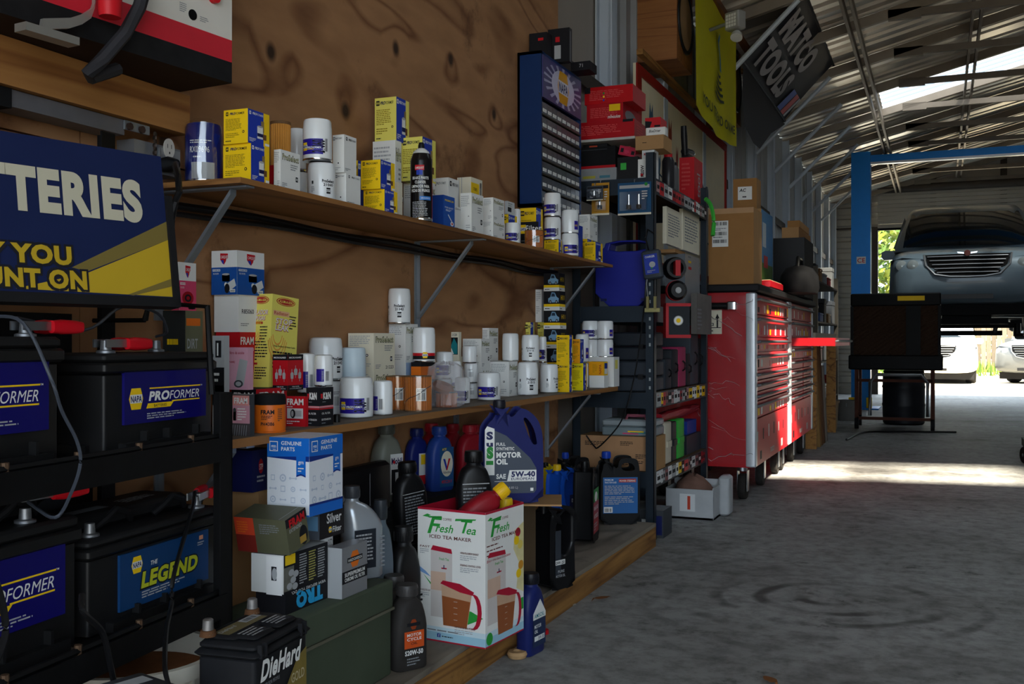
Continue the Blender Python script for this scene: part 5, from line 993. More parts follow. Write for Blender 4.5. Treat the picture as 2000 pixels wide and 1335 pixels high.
wb_ = BX('parts_box', 'black part box with an open white end and finger hole', -1.28, 491, 554, 640, 1085, trq_.top, whitebox, cols=(WHITE, INK, LGREY))
FO_ = mat('#5a5a44', .45, var=.12)
BX('filter_box', 'tilted olive filter box with an orange end leaning near the tall blue white box', -1.265, 466, 566, 606, 990, wb_.top+.002, lambda mb, FA, a, FB, b, h: (mb.rect(FA, 0, 0, a*.38, h, mat('#d2462a', .4), .0003), mb.rect(FA, 0, 0, a*.38, h*.5, mat('#7e2620', .5), .0006), mb.lines(FA, a*.05, h*.55, a*.25, h*.35, 5, ORANGE, 3, .0008), mb.lines(FA, a*.48, h*.55, a*.4, h*.3, 5, GREY), mb.rect(FB, 0, h*.75, b, h*.25, INK, .0003), mb.text(FB, 'FRAM', b*.15, h*.72, h*.22, RED, w=b*.75, bold=.05), mb.text(FB, 'EXTENDED', b*.12, h*.58, h*.1, LGREY, w=b*.6), mb.ell(FB, b*.75, h*.3, b*.2, h*.28, INK), mb.rect(FB, b*.55, h*.1, b*.3, h*.2, mat('#a8863a', .4), .0009)), cols=(FO_, FO_, FO_), tilt=RY(-13), h=.078)
lw = BX('filter_box', 'white and grey numbered box below the dark silver lettered one', -1.295, 618, 634, 650, 1075, Z0, lambda mb, FA, a, FB, b, h: (mb.text(FB, '31372', b*.4, h*.84, h*.12, INK, w=b*.5), mb.lines(FA, a*.1, h*.1, a*.8, h*.5, 6, GREY), mb.lines(FB, b*.1, h*.1, b*.8, h*.5, 6, GREY)), cols=(GREYW, GREYW, GREYW), h=.135, wA=.07)
ls = BX('filter_box', 'dark box with silver lettering under the tall blue white box', -1.29, 594, 624, 672, 1000, max(lw.top, wb_.top), lambda mb, FA, a, FB, b, h: (mb.rect(FA, a*.1, h*.3, a*.8, h*.5, mat('#5f88a8', .4, var=.3)), mb.text(FB, 'Silver', b*.28, h*.5, h*.33, WHITE, w=b*.6, bold=.02), mb.text(FB, 'Filter', b*.52, h*.15, h*.2, WHITE, w=b*.36, bold=.015), hexlogo(mb, FB, b*.42, h*.26, h*.2)), cols=(mat('#4b5058', .5), mat('#221f22', .5), INK), h=.066)
GB = mat('#1767c4', .4, var=.04); GW = mat('#dfe3ea', .45, var=.03); GI = mat('#b9c3d4', .5, var=0); GN = mat('#14307e', .4, var=0)
def gmbox(mb, FA, a, FB, b, h):
    for M, w, s in ((FA, a, 1), (FB, b, 0)):
        mb.rect(M, 0, h*.74, w, h*.26, GB, .0003); mb.poly(M, [(0, h*.74), (w, h*.70), (w, h*.77), (0, h*.745)] if s else [(0, h*.70), (w, h*.74), (w, h*.745), (0, h*.77)], GN, .0006); mb.rect(M, 0, 0, w, h*.13 if not s else h*.02, GB, .0003)
        if not s: mb.rect(M, 0, h*.13, w, h*.03, GN, .0005)
        k = min(w*.2, h*.14); mb.rect(M, w*.06, h*.82, k, k, WHITE, .0008); mb.rect(M, w*.06+k*.08, h*.82+k*.08, k*.84, k*.84, GB, .001); mb.text(M, 'gm', w*.06+k*.5, h*.82+k*.35, k*.36, WHITE, al='c', bold=.02, z=.0013); mb.rect(M, w*.06+k*.42, h*.82+k*.16, k*.36, k*.06, WHITE, .0013)
        mb.text(M, 'GENUINE', w*.34, h*.905, h*.05, WHITE, w=w*.48, bold=.015); mb.text(M, 'PARTS', w*.34, h*.83, h*.05, WHITE, w=w*.32, bold=.015)
        x0 = w*.70; mb.rect(M, x0, h*.52, w*.22, h*.25, GB, .0008); mb.poly(M, [(x0, h*.52), (x0+w*.11, h*.545), (x0+w*.22, h*.52), (x0+w*.22, h*.5), (x0+w*.11, h*.525), (x0, h*.5)], GN, .0009); mb.text(M, 'gm', x0+w*.11, h*.67, h*.05, WHITE, al='c', z=.0012); mb.lines(M, x0+w*.04, h*.56, w*.14, h*.07, 2, WHITE, 2, .0012)
        g = random.Random(9+s)
        for i in range(4):
            for j in range(3):
                cx, cy, rr_ = w*(.14+.24*i), h*(.2+.14*j), w*g.uniform(.05, .085)
                if cx > w*.66 and j == 2: continue
                if (i+j) % 3 == 0: mb.ell(M, cx, cy, rr_, rr_, GI, .0005); mb.ell(M, cx, cy, rr_*.6, rr_*.6, GW, .0007); mb.ell(M, cx, cy, rr_*.3, rr_*.3, GI, .0009, 10)
                elif (i+j) % 3 == 1: mb.rect(M, cx-rr_, cy-rr_*.15, rr_*2, rr_*.3, GI, .0005); mb.ell(M, cx-rr_, cy, rr_*.4, rr_*.4, GI, .0006, 8); mb.ell(M, cx+rr_, cy, rr_*.4, rr_*.4, GI, .0006, 8)
                else: mb.rect(M, cx-rr_*.7, cy-rr_*.8, rr_*1.4, rr_*1.6, GI, .0005); mb.rect(M, cx-rr_*.5, cy-rr_*.55, rr_, rr_*1.1, GW, .0007)
gm_ = BX('parts_box', 'tall blue and white parts carton stacked before the lower shelf', -1.266, 522, 604, 669, 856, ls.top, gmbox, cols=(GW, GW, GW))
def hd(mb, FA, a, FB, b, h):
    mb.poly(FB, [(b*.3, h*.72), (b*.4, h*.88), (b*.6, h*.88), (b*.7, h*.72), (b*.6, h*.56), (b*.4, h*.56)], ORANGE, .0004); mb.rect(FB, b*.2, h*.67, b*.6, h*.1, INK, .0007); mb.text(FB, 'HARLEY-DAVIDSON', b*.23, h*.69, h*.055, WHITE, w=b*.54, z=.001)
    mb.rect(FB, 0, h*.28, b, h*.24, INK, .0004); mb.text(FB, 'SUPERPREMIUM', b*.1, h*.41, h*.075, WHITE, w=b*.8, bold=.03); mb.text(FB, 'CHROME OIL FILTER', b*.1, h*.315, h*.07, WHITE, w=b*.8, bold=.03)
SG = mat('#8d8d90', .35, .3, var=.06); BX('filter_box', 'silver grey filter box with orange badge on the olive box', -1.247, 656, 668, 717, 1071, Z0, hd, cols=(LGREY, SG, SG), wA=.04)
def silv(p, M, w, h): p.rect(M, w*.08, h*.12, w*.62, h*.42, mat('#20242c', .4), .001); p.lines(M, w*.12, h*.16, w*.54, h*.34, 9, LGREY, 3, .0013)
bottle('large silver grey oil bottle standing at the end of the olive box', 706, .098, .07, 946, Z0, -1.325, mat('#a5abb1', .28, .45, var=.06), '#3a3d42', rot=-28, prt=silv, neck=-.28, ribs=8, sh=.62, capr=.19)
# cartons under the shelf, left
a = BX('cardboard_carton', 'open brown cardboard carton in the shadow beneath the lower shelf', -1.455, 440, 505, 545, 958, PZ, None, cols=(CARD, CARD, CARD), cat='carton', wA=.16)
BX('parts_box', 'dark blue box hanging over the brown carton beneath the lower shelf', -1.45, 455, 492, 530, 880, a.top, lambda mb, FA, a, FB, b, h: (mb.ell(FB, b*.45, h*.6, b*.12, h*.18, DRED), mb.text(FB, 'STP', b*.36, h*.52, h*.14, WHITE, w=b*.18, z=.001), mb.lines(FB, b*.25, h*.2, b*.5, h*.2, 2, LGREY)), cols=(mat('#151a4a', .5), mat('#151a4a', .5), NAVY), wA=.1)
# ---- crate and rear bottles
CRT = .43; t = thing('plastic_crate', 'black plastic crate carrying oil bottles beneath the lower shelf', 'crate', T(0, 0, 0)); y0, y1 = 2.29, 3.32
MB().box((XW+.01, y0, PZ), (-1.475, y1, CRT), BLKM).build('body', t)
for k in range(8): MB().box((-1.475, y0+.02+k*.125, PZ+.03), (-1.471, y0+.1+k*.125, CRT-.03), BLK).build('side_panel', t)
t = thing('tool_case', 'black rounded tool case lying before the grey quart bottle', 'case', frame((-1.478, 2.30, CRT), (0, 1, 0), (-1, 0, 0))); MB().rbox((0, 0, 0), (.33, .045, .145), .018, BLK).build('shell', t); m = MB(); FQ = frame((0, -.0006, 0), (1, 0, 0), (0, 0, 1)); m.rect(FQ, .06, .02, .012, .06, GREY); m.rect(FQ, .2, .03, .004, .09, GREY); m.build('latch', t)
def mob(p, M, w, h): p.rect(M, w*.38, h*.1, w*.5, h*.52, WHITE, .0008); p.rect(M, w*.42, h*.12, w*.42, h*.3, INK, .0011); p.text(M, '1', w*.57, h*.15, h*.23, WHITE, w=w*.12, bold=.04, z=.0014); p.text(M, 'Mobil', w*.42, h*.49, h*.08, NAVY, w=w*.42, bold=.03, z=.0012); p.ell(M, w*.52, h*.515, w*.045, h*.022, RED, .0015, 10)
bottle('grey green quart oil bottle with numeral 1 label by the plywood', 755, .098, .065, 828, CRT, -1.575, '#7b7d72', '#55564e', rot=-22, prt=mob, sh=.6)
bottle('dark blue quart bottle with a yellow label behind the tilted black one', 814, .085, .04, 836, CRT, -1.597, '#17246e', '#14205e', rot=-22, prt=lambda p, M, w, h: (p.rect(M, w*.4, h*.1, w*.5, h*.5, WHITE, .0008), p.rect(M, w*.5, h*.42, w*.35, h*.16, YEL, .0011), p.rect(M, w*.4, h*.1, w*.5, h*.15, RED, .0011)))
def valv(p, M, w, h):
    p.rect(M, w*.3, h*.06, w*.62, h*.62, mat('#1d4f7e', .4), .0008); p.ell(M, w*.61, h*.42, w*.27, h*.2, CREAM, .0011, 20); p.poly(M, [(w*.44, h*.5), (w*.53, h*.5), (w*.63, h*.36), (w*.58, h*.32)], BLUE, .0014); p.poly(M, [(w*.58, h*.32), (w*.63, h*.32), (w*.77, h*.5), (w*.68, h*.5)], RED, .0015)
    p.text(M, 'Valvoline', w*.44, h*.27, h*.04, NAVY, w=w*.34, z=.0014); p.text(M, 'MERCON V', w*.38, h*.12, h*.05, RED, w=w*.46, z=.0011); p.text(M, 'ATF', w*.4, h*.63, h*.035, YEL, z=.0012)
bottle('blue quart bottle with an oval cream label by the red bottles', 858, .095, .05, 832, CRT, -1.528, '#24418c', '#24418c', rot=-24, prt=valv)
bottle('red quart oil bottle standing foremost among the red ones', 919, .108, .055, 829, CRT, -1.515, '#a81a2a', '#b3202e', rot=-32, prt=lambda p, M, w, h: (p.rect(M, w*.1, h*.1, w*.8, h*.45, mat('#7f1420', .4), .0008), p.lines(M, w*.18, h*.3, w*.6, h*.15, 3, PINK, 2, .0011)))
for i, (u, X_, lb) in enumerate(((843, -1.585, 'red oil bottle at the plywood left of its mates'), (884, -1.575, 'red oil bottle at the plywood between the blue and foremost red ones'), (925, -1.575, 'red oil bottle at the plywood behind the foremost red one'))):
    bottle(lb, u, .09, .036, 826+i, CRT, -1.6, '#9c1826', '#a81c2a', rot=-10, group='red oil bottles on the crate')
dp = BX('plastic_bin', 'black plastic bin hidden under the leaning black quart bottle', -1.40, 0, 772, 0, 0, PZ, cols=(BLK, BLK, BLK), cat='bin', wA=.065, dB=.24, h=.232)
bottle('black quart bottle leaning in front of the blue quart bottles', 806, .105, .048, 900, dp.top, -1.422, '#121214', '#0e0e10', rot=-25, prt=lambda p, M, w, h: (p.lines(M, w*.15, h*.1, w*.7, h*.5, 14, GREY, 5, .001), p.rect(M, w*.1, h*.62, w*.75, h*.008, LGREY, .001)), tilt=RY(-5), h=.235)
bottle('black oil bottle with ribbed side standing low behind the tea carton', 788, .1, .055, 1027, PZ, -1.345, '#0f0f11', '#141416', rot=-15, ribs=7)
bottle('dull grey blue jug squeezed behind the silver bottle', 743, .07, .045, 975, PZ, -1.365, '#5d6a75', '#2f343a', rot=-15)
def hdb(p, M, w, h):
    p.poly(M, [(w*.38, h*.55), (w*.45, h*.61), (w*.55, h*.61), (w*.62, h*.55), (w*.55, h*.49), (w*.45, h*.49)], mat('#8a3a1c', .5), .001); p.rect(M, w*.3, h*.53, w*.4, h*.04, INK, .0013); p.rect(M, w*.22, h*.27, w*.6, h*.2, mat('#c8501e', .45), .001)
    p.text(M, 'MOTOR', w*.3, h*.41, h*.035, WHITE, w=w*.44, z=.0013); p.text(M, 'CYCLE', w*.3, h*.36, h*.035, WHITE, w=w*.44, z=.0013); p.text(M, 'OIL', w*.42, h*.31, h*.03, INK, w=w*.2, z=.0013); p.text(M, 'S20W-50', w*.24, h*.19, h*.055, WHITE, w=w*.55, bold=.03); p.lines(M, w*.3, h*.06, w*.42, h*.1, 3, GREY, 4, .001)
DUST = mat('#2e2b29', .6, var=.5, scale=18)
bottle('dusty black motorcycle oil bottle with orange label before the tea carton', 795, .095, .06, 1140, PZ, -1.232, DUST, '#3a3736', rot=-30, prt=hdb, sh=.58, capr=.27)
bottle('dusty black bottle with only its cap showing behind the orange labelled one', 769, .09, .06, 1122, PZ, -1.33, DUST, '#3a3736', rot=-30, capr=.27, y=2.31)
# ---- tea carton (open top, thin walls)
P = hx(948, 1271, -1.112); P.z = PZ; r = R(-6.4); e1 = V(-math.sin(r), math.cos(r), 0); e2 = V(-math.cos(r), -math.sin(r), 0); A_ = along(P, e2, 816); B_ = along(P, e1, 1034); h = zat(1001, P)-PZ; MTB = frame(P, e1, e2)
t = thing('tea_maker_carton', 'open white tea maker carton full of oil bottles on the platform edge', 'carton', MTB); c_ = .07
TW = mat('#e8e6e0', .5, var=.05); TI = mat('#a8162c', .5, var=.06); O = [(0, 0), (B_-c_*.5, 0), (B_, c_), (B_, A_), (0, A_)]; th = .003
cx, cy = B_/2, A_/2; In = [(x+(th if x < cx else -th), y+(th if y < cy else -th)) for x, y in O]; FTA = frame((0, A_, 0), (0, -1, 0), (0, 0, 1)); nmz = ('side_panel',)
for i in range(5):
    (xa, ya), (xb, yb) = O[i], O[(i+1) % 5]; (ia, ja), (ib, jb) = In[i], In[(i+1) % 5]
    m = MB(); m.add([(xa, ya, 0), (xb, yb, 0), (xb, yb, h), (xa, ya, h)], [(0, 1, 2, 3)], TW); m.add([(ia, ja, 0), (ib, jb, 0), (ib, jb, h), (ia, ja, h)], [(3, 2, 1, 0)], TI if i != 4 else TW); m.add([(xa, ya, h), (xb, yb, h), (ib, jb, h), (ia, ja, h)], [(0, 1, 2, 3)], TI); m.build('side_panel', t)
MB().add([(x, y, .002) for x, y in O], [(0, 1, 2, 3, 4)], CARD).build('bottom_panel', t)
GT = mat('#2f9a3e', .5, var=.04); RTT = mat('#b01c34', .45, var=.03); BRT = mat('#6a4038', .5, var=0); TEA = mat('#96542f', .35, var=.1); CLR = mat('#cfc6c0', .3, var=.04)
def teaface(m, M, w, h, full):
    s = 1 if full else .62
    m.rect(M, 0, h-.006, w, .006, RTT, .0003); m.rect(M, 0, 0, w, .004, RTT, .0003); m.rect(M, 0, .004, w, h*.06, mat('#9cc6d8', .5), .0002); m.rect(M, 0, .004+h*.06, w, h*.04, mat('#c9dde4', .5), .0002)
    fs = w if full else w*1.25
    def script(tx, x, y, hh, ww): m.text(M, tx, x, y, hh, GT, w=ww, bold=.015, sh=.35, z=.0008)
    x0 = w*.13 if full else w*.1
    m.poly(M, [(x0-.012, h*.935), (x0+.004, h*.955), (x0+.016, h*.945), (x0+.002, h*.93)], GT, .0007); script('F', x0+fs*.02, h*.81, h*.13, fs*.15); m.poly(M, [(x0, h*.935), (x0+fs*.24, h*.945), (x0+fs*.23, h*.93), (x0+.01, h*.925)], GT, .0008); script('resh', x0+fs*.14, h*.825, h*.062, fs*.25)
    if full: script('T', w*.6, h*.835, h*.1, w*.16); m.poly(M, [(w*.56, h*.918), (w*.86, h*.935), (w*.87, h*.945), (w*.57, h*.935)], GT, .0008); script('ea', w*.72, h*.83, h*.062, w*.14)
    m.text(M, 'MR. COFFEE', x0+fs*.18, h*.915, h*.018, BRT, w=fs*.2, z=.0006); m.text(M, 'ICED TEA MAKER', x0+fs*.05, h*.775, h*.026, BRT, w=(w*.62 if full else w*.75), bold=.02, z=.0006)
    # the printed picture: brewer and pitcher on a leaf
    px, k = (w*.2, 1) if full else (w*.05, .95)
    if full: m.poly(M, [(w*.08, h*.5), (w*.2, h*.42), (w*.33, h*.3), (w*.55, h*.17), (w*.75, h*.16), (w*.97, h*.22), (w*.8, h*.26), (w*.5, h*.28)], GT, .0004); m.poly(M, [(0, h*.56), (w*.12, h*.52), (w*.2, h*.48), (w*.1, h*.5), (0, h*.52)], mat('#7aa0d0', .5), .0004)
    else: m.poly(M, [(w*.75, h*.8), (w, h*.85), (w, h*.3), (w*.8, h*.35), (w*.86, h*.55), (w*.72, h*.66)], mat('#dccf9a', .5, var=.25, scale=30), .0003); [m.ell(M, w*x, h*y, w*.07, h*.035, c, .0006, 14) for x, y, c in ((.8, .72, YEL), (.9, .68, mat('#e0c860', .5)), (.92, .52, mat('#c98a2a', .5)), (.86, .46, YEL), (.84, .78, RTT))]
    W_ = w*.32 if full else w*.46; yb = h*.165 if full else h*.14; m.rect(M, px, yb+h*.02, W_, h*.5, CLR, .0006); m.rect(M, px, yb+h*.22, W_*.7, h*.14, mat('#cfae98', .4), .0008)
    m.poly(M, [(px+.0, yb+h*.52), (px+W_, yb+h*.505), (px+W_*.96, yb+h*.54), (px+W_*.1, yb+h*.555)], RTT, .0009); m.text(M, 'Fresh Tea', px+W_*.4, yb+h*.45, h*.02, GT, w=W_*.45, z=.001); m.rect(M, px+W_*.5, yb+h*.385, W_*.25, h*.01, RTT, .001); m.rect(M, px+W_*.6, yb+h*.385, W_*.04, h*.03, NAVY, .001)
    qx, qw, qb = (w*.36, w*.46, h*.13) if full else (w*.28, w*.5, h*.06)
    m.poly(M, [(qx+qw*.06, qb), (qx+qw*.82, qb), (qx+qw*.98, qb+h*.26), (qx, qb+h*.30)], mat('#c9a284', .35), .0012); m.poly(M, [(qx+qw*.07, qb), (qx+qw*.81, qb), (qx+qw*.93, qb+h*.2), (qx+qw*.02, qb+h*.22)], TEA, .0014)
    m.poly(M, [(qx-qw*.03, qb+h*.31), (qx+qw*.05, qb+h*.335), (qx+qw*.6, qb+h*.325), (qx+qw*1.05, qb+h*.275), (qx+qw*1.0, qb+h*.25), (qx+qw*.6, qb+h*.262)], RTT, .0016)
    m.add([(qx+qw*.95+qw*(.02+.22*math.sin(a_)+d_)*1, qb+h*(.13-.13*math.cos(a_)), .0018) for a_ in [i*math.pi/8 for i in range(9)] for d_ in (-.03, .10)], [(2*i, 2*i+1, 2*i+3, 2*i+2) for i in range(8)], RTT, M)
    for i in range(4): m.rect(M, qx+qw*.4, qb+h*(.05+i*.045), qw*.12, h*.003, CLR, .0018)
    if full:
        for tx, ty, wd, s2 in (('FAST\nBREWING', .04, .15, .7), ('VERSATILE BREW BASKET', .64, .27, .68), ('STEEPING CONTROL LEVER', .64, .3, .59), ('ON INDICATOR LIGHT', .04, .16, .37), ('DISHWASHER SAFE PITCHER', .56, .3, .125)):
            m.text(M, tx.split('\n')[0], w*ty, h*s2, h*.014, BRT, w=w*wd, bold=.02, z=.002); m.lines(M, w*ty, h*(s2-.05), w*wd*1.05, h*.042, 3, LGREY, 3, .002)
        m.rect(M, w*.3, h*.035, w*.05, h*.028, mat('#2a4a94', .5), .002); m.text(M, 'f', w*.32, h*.038, h*.022, WHITE, z=.0023); m.lines(M, w*.37, h*.038, w*.35, h*.014, 1, INK, 4, .002); m.lines(M, w*.15, h*.075, w*.8, h*.02, 1, GREY, 5, .002)
    else:
        for s2 in (.735, .70, .665): m.lines(M, w*.03, h*s2, w*.6, h*.02, 1, BRT, int(s2*100), .0006)
        m.text(M, 'Brew the Best Selection', w*.03, h*.625, h*.02, RTT, w=w*.6, sh=.3, z=.0006); m.ell(M, w*.1, h*.06, w*.08, w*.08, GT, .0006, 16); m.rect(M, w*.92, h*.17, w*.07, h*.09, GT, .0006)
m = MB(); teaface(m, FTA, A_, h, True); m.build('printed_face', t); m = MB(); teaface(m, FBm, B_-c_*.5, h, False); m.build('printed_face', t)
q = T(*(MTB @ V(.01, .02, 0)))
fil = BX('cardboard_filler', 'brown inner carton deep inside the open tea maker carton', 0, 0, 0, 0, 0, PZ+.004, None, cat='carton', cols=(CARD, CARD, CARD), wA=A_-.05, dB=B_-.06, h=.26, rot=-6.4, y=3.0) if 0 else None
o = MB().box((.012, .015, .004), (B_-.045, A_-.015, h*.72), CARD).build('carton_insert', t)
zi = PZ+h*.72+.002
Pb = MTB @ V(B_*.55, A_*.55, 0); ub = lambda p: 1000+F*lat(p)/den(p)
bottle('black quart bottle rising out of the open tea carton', ub(Pb), .1, .055, 880, zi, Pb.x, '#0e0e10', '#0b0b0c', rot=-50, prt=lambda p, M, w, h: (p.lines(M, w*.12, h*.3, w*.72, h*.3, 8, GREY, 5, .001), p.rect(M, w*.1, h*.63, w*.78, h*.01, LGREY, .001)), h=.245)
Pb = MTB @ V(B_*.18, A_*.5, 0); bottle('dark red bottle with yellow cap tipped inside the tea carton', ub(Pb), .075, .06, 900, zi+.045, Pb.x, '#8e1420', '#e8b818', rot=-50, tilt=RY(52), h=.17, sh=.5, capr=.26, nh=.2)
Pb = MTB @ V(B_*.8, A_*.24, 0); bottle('small grey bottle with yellow cap low in the tea carton', ub(Pb), .06, .05, 900, zi, Pb.x, '#8d8d8a', '#e8c020', rot=-50, h=h*.30, sh=.5, capr=.32, nh=.25)
# ---- jugs on the right of the platform
ca = BX('cardboard_carton', 'dark carton behind the tea carton bearing the big blue jug', -1.13, 1000, 1010, 1050, 0, PZ, None, cat='carton', cols=(mat('#5b4a36', .8), mat('#5b4a36', .8), CARD), h=.335, y=2.79, wA=.2, dB=.15)
cbp = MB().box((-.09, -.1, 0), (.11, .1, .005), CARD); o = cbp.build('cardboard_sheet'); o.matrix_world = T(-1.155, 2.87, ca.top+.0005) @ RZ(20); tag(o, 'torn flat cardboard under the big blue oil jug', 'cardboard')
def sup(p, M, w, h):
    GP = mat('#3a4352', .4, var=.05); p.poly(M, [(w*.08, h*.1), (w*.08, h*.74), (w*.38, h*.66), (w*.78, h*.44), (w*.88, h*.34), (w*.88, h*.13), (w*.84, h*.1)], GP, .0004); p.poly(M, [(w*.02, h*.28), (w*.02, h*.72), (w*.06, h*.755), (w*.18, h*.73), (w*.18, h*.28)], WHITE, .0008)
    p.text(M, 'S', w*.045, h*.63, h*.07, NAVY, w=w*.11, bold=.06, z=.0012); p.text(M, 'u', w*.045, h*.56, h*.05, NAVY, w=w*.11, bold=.05, z=.0012); p.text(M, 'S', w*.05, h*.45, h*.1, GREEN, w=w*.11, bold=.08, z=.0012); p.rect(M, w*.04, h*.38, w*.12, h*.04, GREEN, .0012)
    p.text(M, 'FULL', w*.21, h*.565, h*.03, WHITE, bold=.02, z=.0008); p.text(M, 'SYNTHETIC', w*.21, h*.52, h*.03, WHITE, w=w*.3, bold=.02, z=.0008); p.text(M, 'MOTOR', w*.21, h*.45, h*.05, WHITE, w=w*.42, bold=.05, z=.0008); p.text(M, 'OIL', w*.21, h*.385, h*.05, WHITE, w=w*.19, bold=.05, z=.0008)
    p.rect(M, w*.18, h*.215, w*.7, h*.004, WHITE, .0008); p.text(M, 'SAE', w*.21, h*.245, h*.045, WHITE, w=w*.16, bold=.035, z=.0008); p.poly(M, [(w*.39, h*.22), (w*.88, h*.22), (w*.88, h*.325), (w*.43, h*.325)], WHITE, .0008); p.text(M, '5W-40', w*.46, h*.262, h*.05, NAVY, w=w*.4, bold=.05, z=.0012); p.text(M, 'EUROPEAN', w*.46, h*.228, h*.025, NAVY, w=w*.38, z=.0012); p.text(M, '5.1 QT (4.83 L)', w*.22, h*.145, h*.022, LGREY, w=w*.35, z=.0008); p.rect(M, w*.78, h*.12, w*.05, h*.03, WHITE, .0008)
JO = [(.03, 0), (.97, 0), (1, .03), (1, .62), (.97, .78), (.88, .90), (.70, .985), (.60, .985), (.50, .90), (.43, .90), (.42, .97), (.2, .97), (.19, .90), (.06, .82), (0, .72), (0, .03)]
JH = [[(.63, .90), (.72, .90), (.85, .78), (.90, .64), (.90, .60), (.80, .60)]]
jug('big dark blue oil jug with full synthetic label above the tea carton', 997, .178, .115, 780, ca.top+.006, -1.185, '#141b58', '#1a1a22', JO, JH, sup, rot=-58, capx=.31, capw=.2, caph=.07)
JO2 = [(.02, 0), (.98, 0), (1, .05), (.97, .5), (.99, .86), (.95, .97), (.85, 1), (.55, .98), (.42, .93), (.35, .93), (.34, .97), (.06, .97), (.05, .9), (.0, .8), (0, .05)]
JH2 = [[(.42, .82), (.60, .90), (.80, .90), (.84, .82), (.82, .58), (.62, .42), (.46, .52), (.38, .66)]]
jug('black five quart jug at the platform edge beside the tea carton', 1076, .125, .105, 976, PZ, -1.195, '#131315', '#0c0c0d', JO2, JH2, lambda p, M, w, h: (p.rect(M, w*.2, h*.18, w*.22, h*.5, mat('#33383f', .4), .001), p.rect(M, w*.2, h*.29, w*.38, h*.055, WHITE, .0014), p.text(M, '0W-20', w*.22, h*.298, h*.035, INK, w=w*.33, bold=.02, z=.0018), p.text(M, 'PURE', w*.3, h*.2, h*.03, LGREY, w=w*.25, z=.0014), p.text(M, 'MOTOR OIL', w*.22, h*.15, h*.03, LGREY, w=w*.36, z=.0014)), rot=-22, capx=.2, capw=.25, caph=.07, rough=.3)
def ams(p, M, w, h): p.poly(M, [(w*.2, h*.1), (w*.95, h*.1), (w*.95, h*.5), (w*.62, h*.68), (w*.2, h*.46)], mat('#22304e', .4), .0008); p.poly(M, [(w*.2, h*.44), (w*.95, h*.44), (w*.95, h*.5), (w*.62, h*.68), (w*.2, h*.52)], WHITE, .001); p.text(M, 'AMSOIL', w*.26, h*.46, h*.05, TEAL, w=w*.6, z=.0013); p.text(M, 'MOTOR', w*.28, h*.33, h*.045, WHITE, w=w*.4, z=.0011); p.text(M, 'OIL', w*.28, h*.27, h*.04, WHITE, w=w*.2, z=.0011); p.rect(M, w*.28, h*.17, w*.6, h*.06, WHITE, .001); p.text(M, '5W-30', w*.5, h*.18, h*.04, NAVY, w=w*.34, z=.0013)
bottle('dark blue quart bottle standing on the concrete by the tea carton', 1036, .1, .05, 1118, .001, -1.118, '#1b2560', '#15151c', rot=-8, prt=ams)
jug('bright blue coolant jug with yellow cap near the steel rack', 1098, .12, .08, 905, PZ, -1.465, '#1450b8', '#e0b81a', JO2, JH2, lambda p, M, w, h: (p.rect(M, w*.5, h*.08, w*.48, h*.5, NAVY, .0008), hexlogo(p, M, w*.74, h*.5, h*.12), p.rect(M, w*.52, h*.3, w*.44, h*.05, WHITE, .0011), p.rect(M, w*.55, h*.2, w*.4, h*.04, YEL, .0011)), rot=-20, capx=.22, capw=.27, caph=.07)
jug('yellow jug half hidden behind the bright blue one', 1071, .09, .04, 902, PZ, -1.588, '#d8c81c', '#151515', JO2, JH2, rot=-20, capx=.3, capw=.25, caph=.06)
jug('narrow black jug seen end on before the steel rack', 1145, .155, .08, 898, PZ, -1.335, '#101012', '#0d0d0e', JO2, JH2, lambda p, M, w, h: (p.rect(M, w*.1, h*.12, w*.75, h*.5, mat('#a01c24', .4), .0008), p.rect(M, w*.1, h*.5, w*.75, h*.16, GREEN, .001), p.ell(M, w*.45, h*.56, w*.2, h*.06, WHITE, .0013), p.text(M, 'PRIME GUARD', w*.15, h*.4, h*.05, WHITE, w=w*.6, z=.0011), p.text(M, 'ANTIFREEZE', w*.15, h*.3, h*.05, WHITE, w=w*.6, z=.0011), p.lines(M, w*.15, h*.15, w*.6, h*.1, 3, LGREY, 3, .0011)), rot=8, capx=.25, capw=.2, caph=.07)
JO3 = [(.02, 0), (.98, 0), (1, .04), (1, .72), (.97, .95), (.86, 1), (.55, 1), (.46, .95), (.45, .86), (.36, .84), (.34, .93), (.08, .93), (.06, .83), (0, .74), (0, .04)]
JH3 = [[(.52, .93), (.80, .93), (.88, .86), (.88, .80), (.52, .80)]]
def def_(p, M, w, h):
    p.rect(M, w*.06, h*.16, w*.88, h*.5, mat('#1f5f9e', .4, var=.05), .0008); p.rect(M, w*.46, h*.59, w*.44, h*.05, mat('#b02a2a', .4), .0012); p.text(M, 'POWER STEERING', w*.48, h*.6, h*.025, WHITE, w=w*.4, z=.0015); p.text(M, 'PREMIUM', w*.1, h*.615, h*.022, WHITE, w=w*.22, z=.0012); p.text(M, 'TRACTOR FLUID', w*.1, h*.58, h*.022, WHITE, w=w*.3, z=.0012)
    p.lines(M, w*.1, h*.42, w*.78, h*.13, 6, LGREY, 4, .0011); p.lines(M, w*.1, h*.28, w*.78, h*.12, 5, LGREY, 5, .0011); p.rect(M, w*.08, h*.17, w*.22, h*.08, WHITE, .0011); p.bars(M, w*.1, h*.18, w*.18, h*.05, 9, INK, z=.0014)
jug('black gallon jug with large blue label before the steel rack', 1206, .178, .13, 881, PZ, -1.345, '#111113', '#1840a8', JO3, JH3, def_, rot=-62, capx=.21, capw=.22, caph=.08, name='fluid_jug')
jug('black jug with blue cap at the wall behind the narrow one', 1118, .15, .07, 882, PZ, -1.565, '#141416', '#1840a8', JO3, JH3, rot=-40, capx=.25, capw=.2, caph=.08, name='fluid_jug')
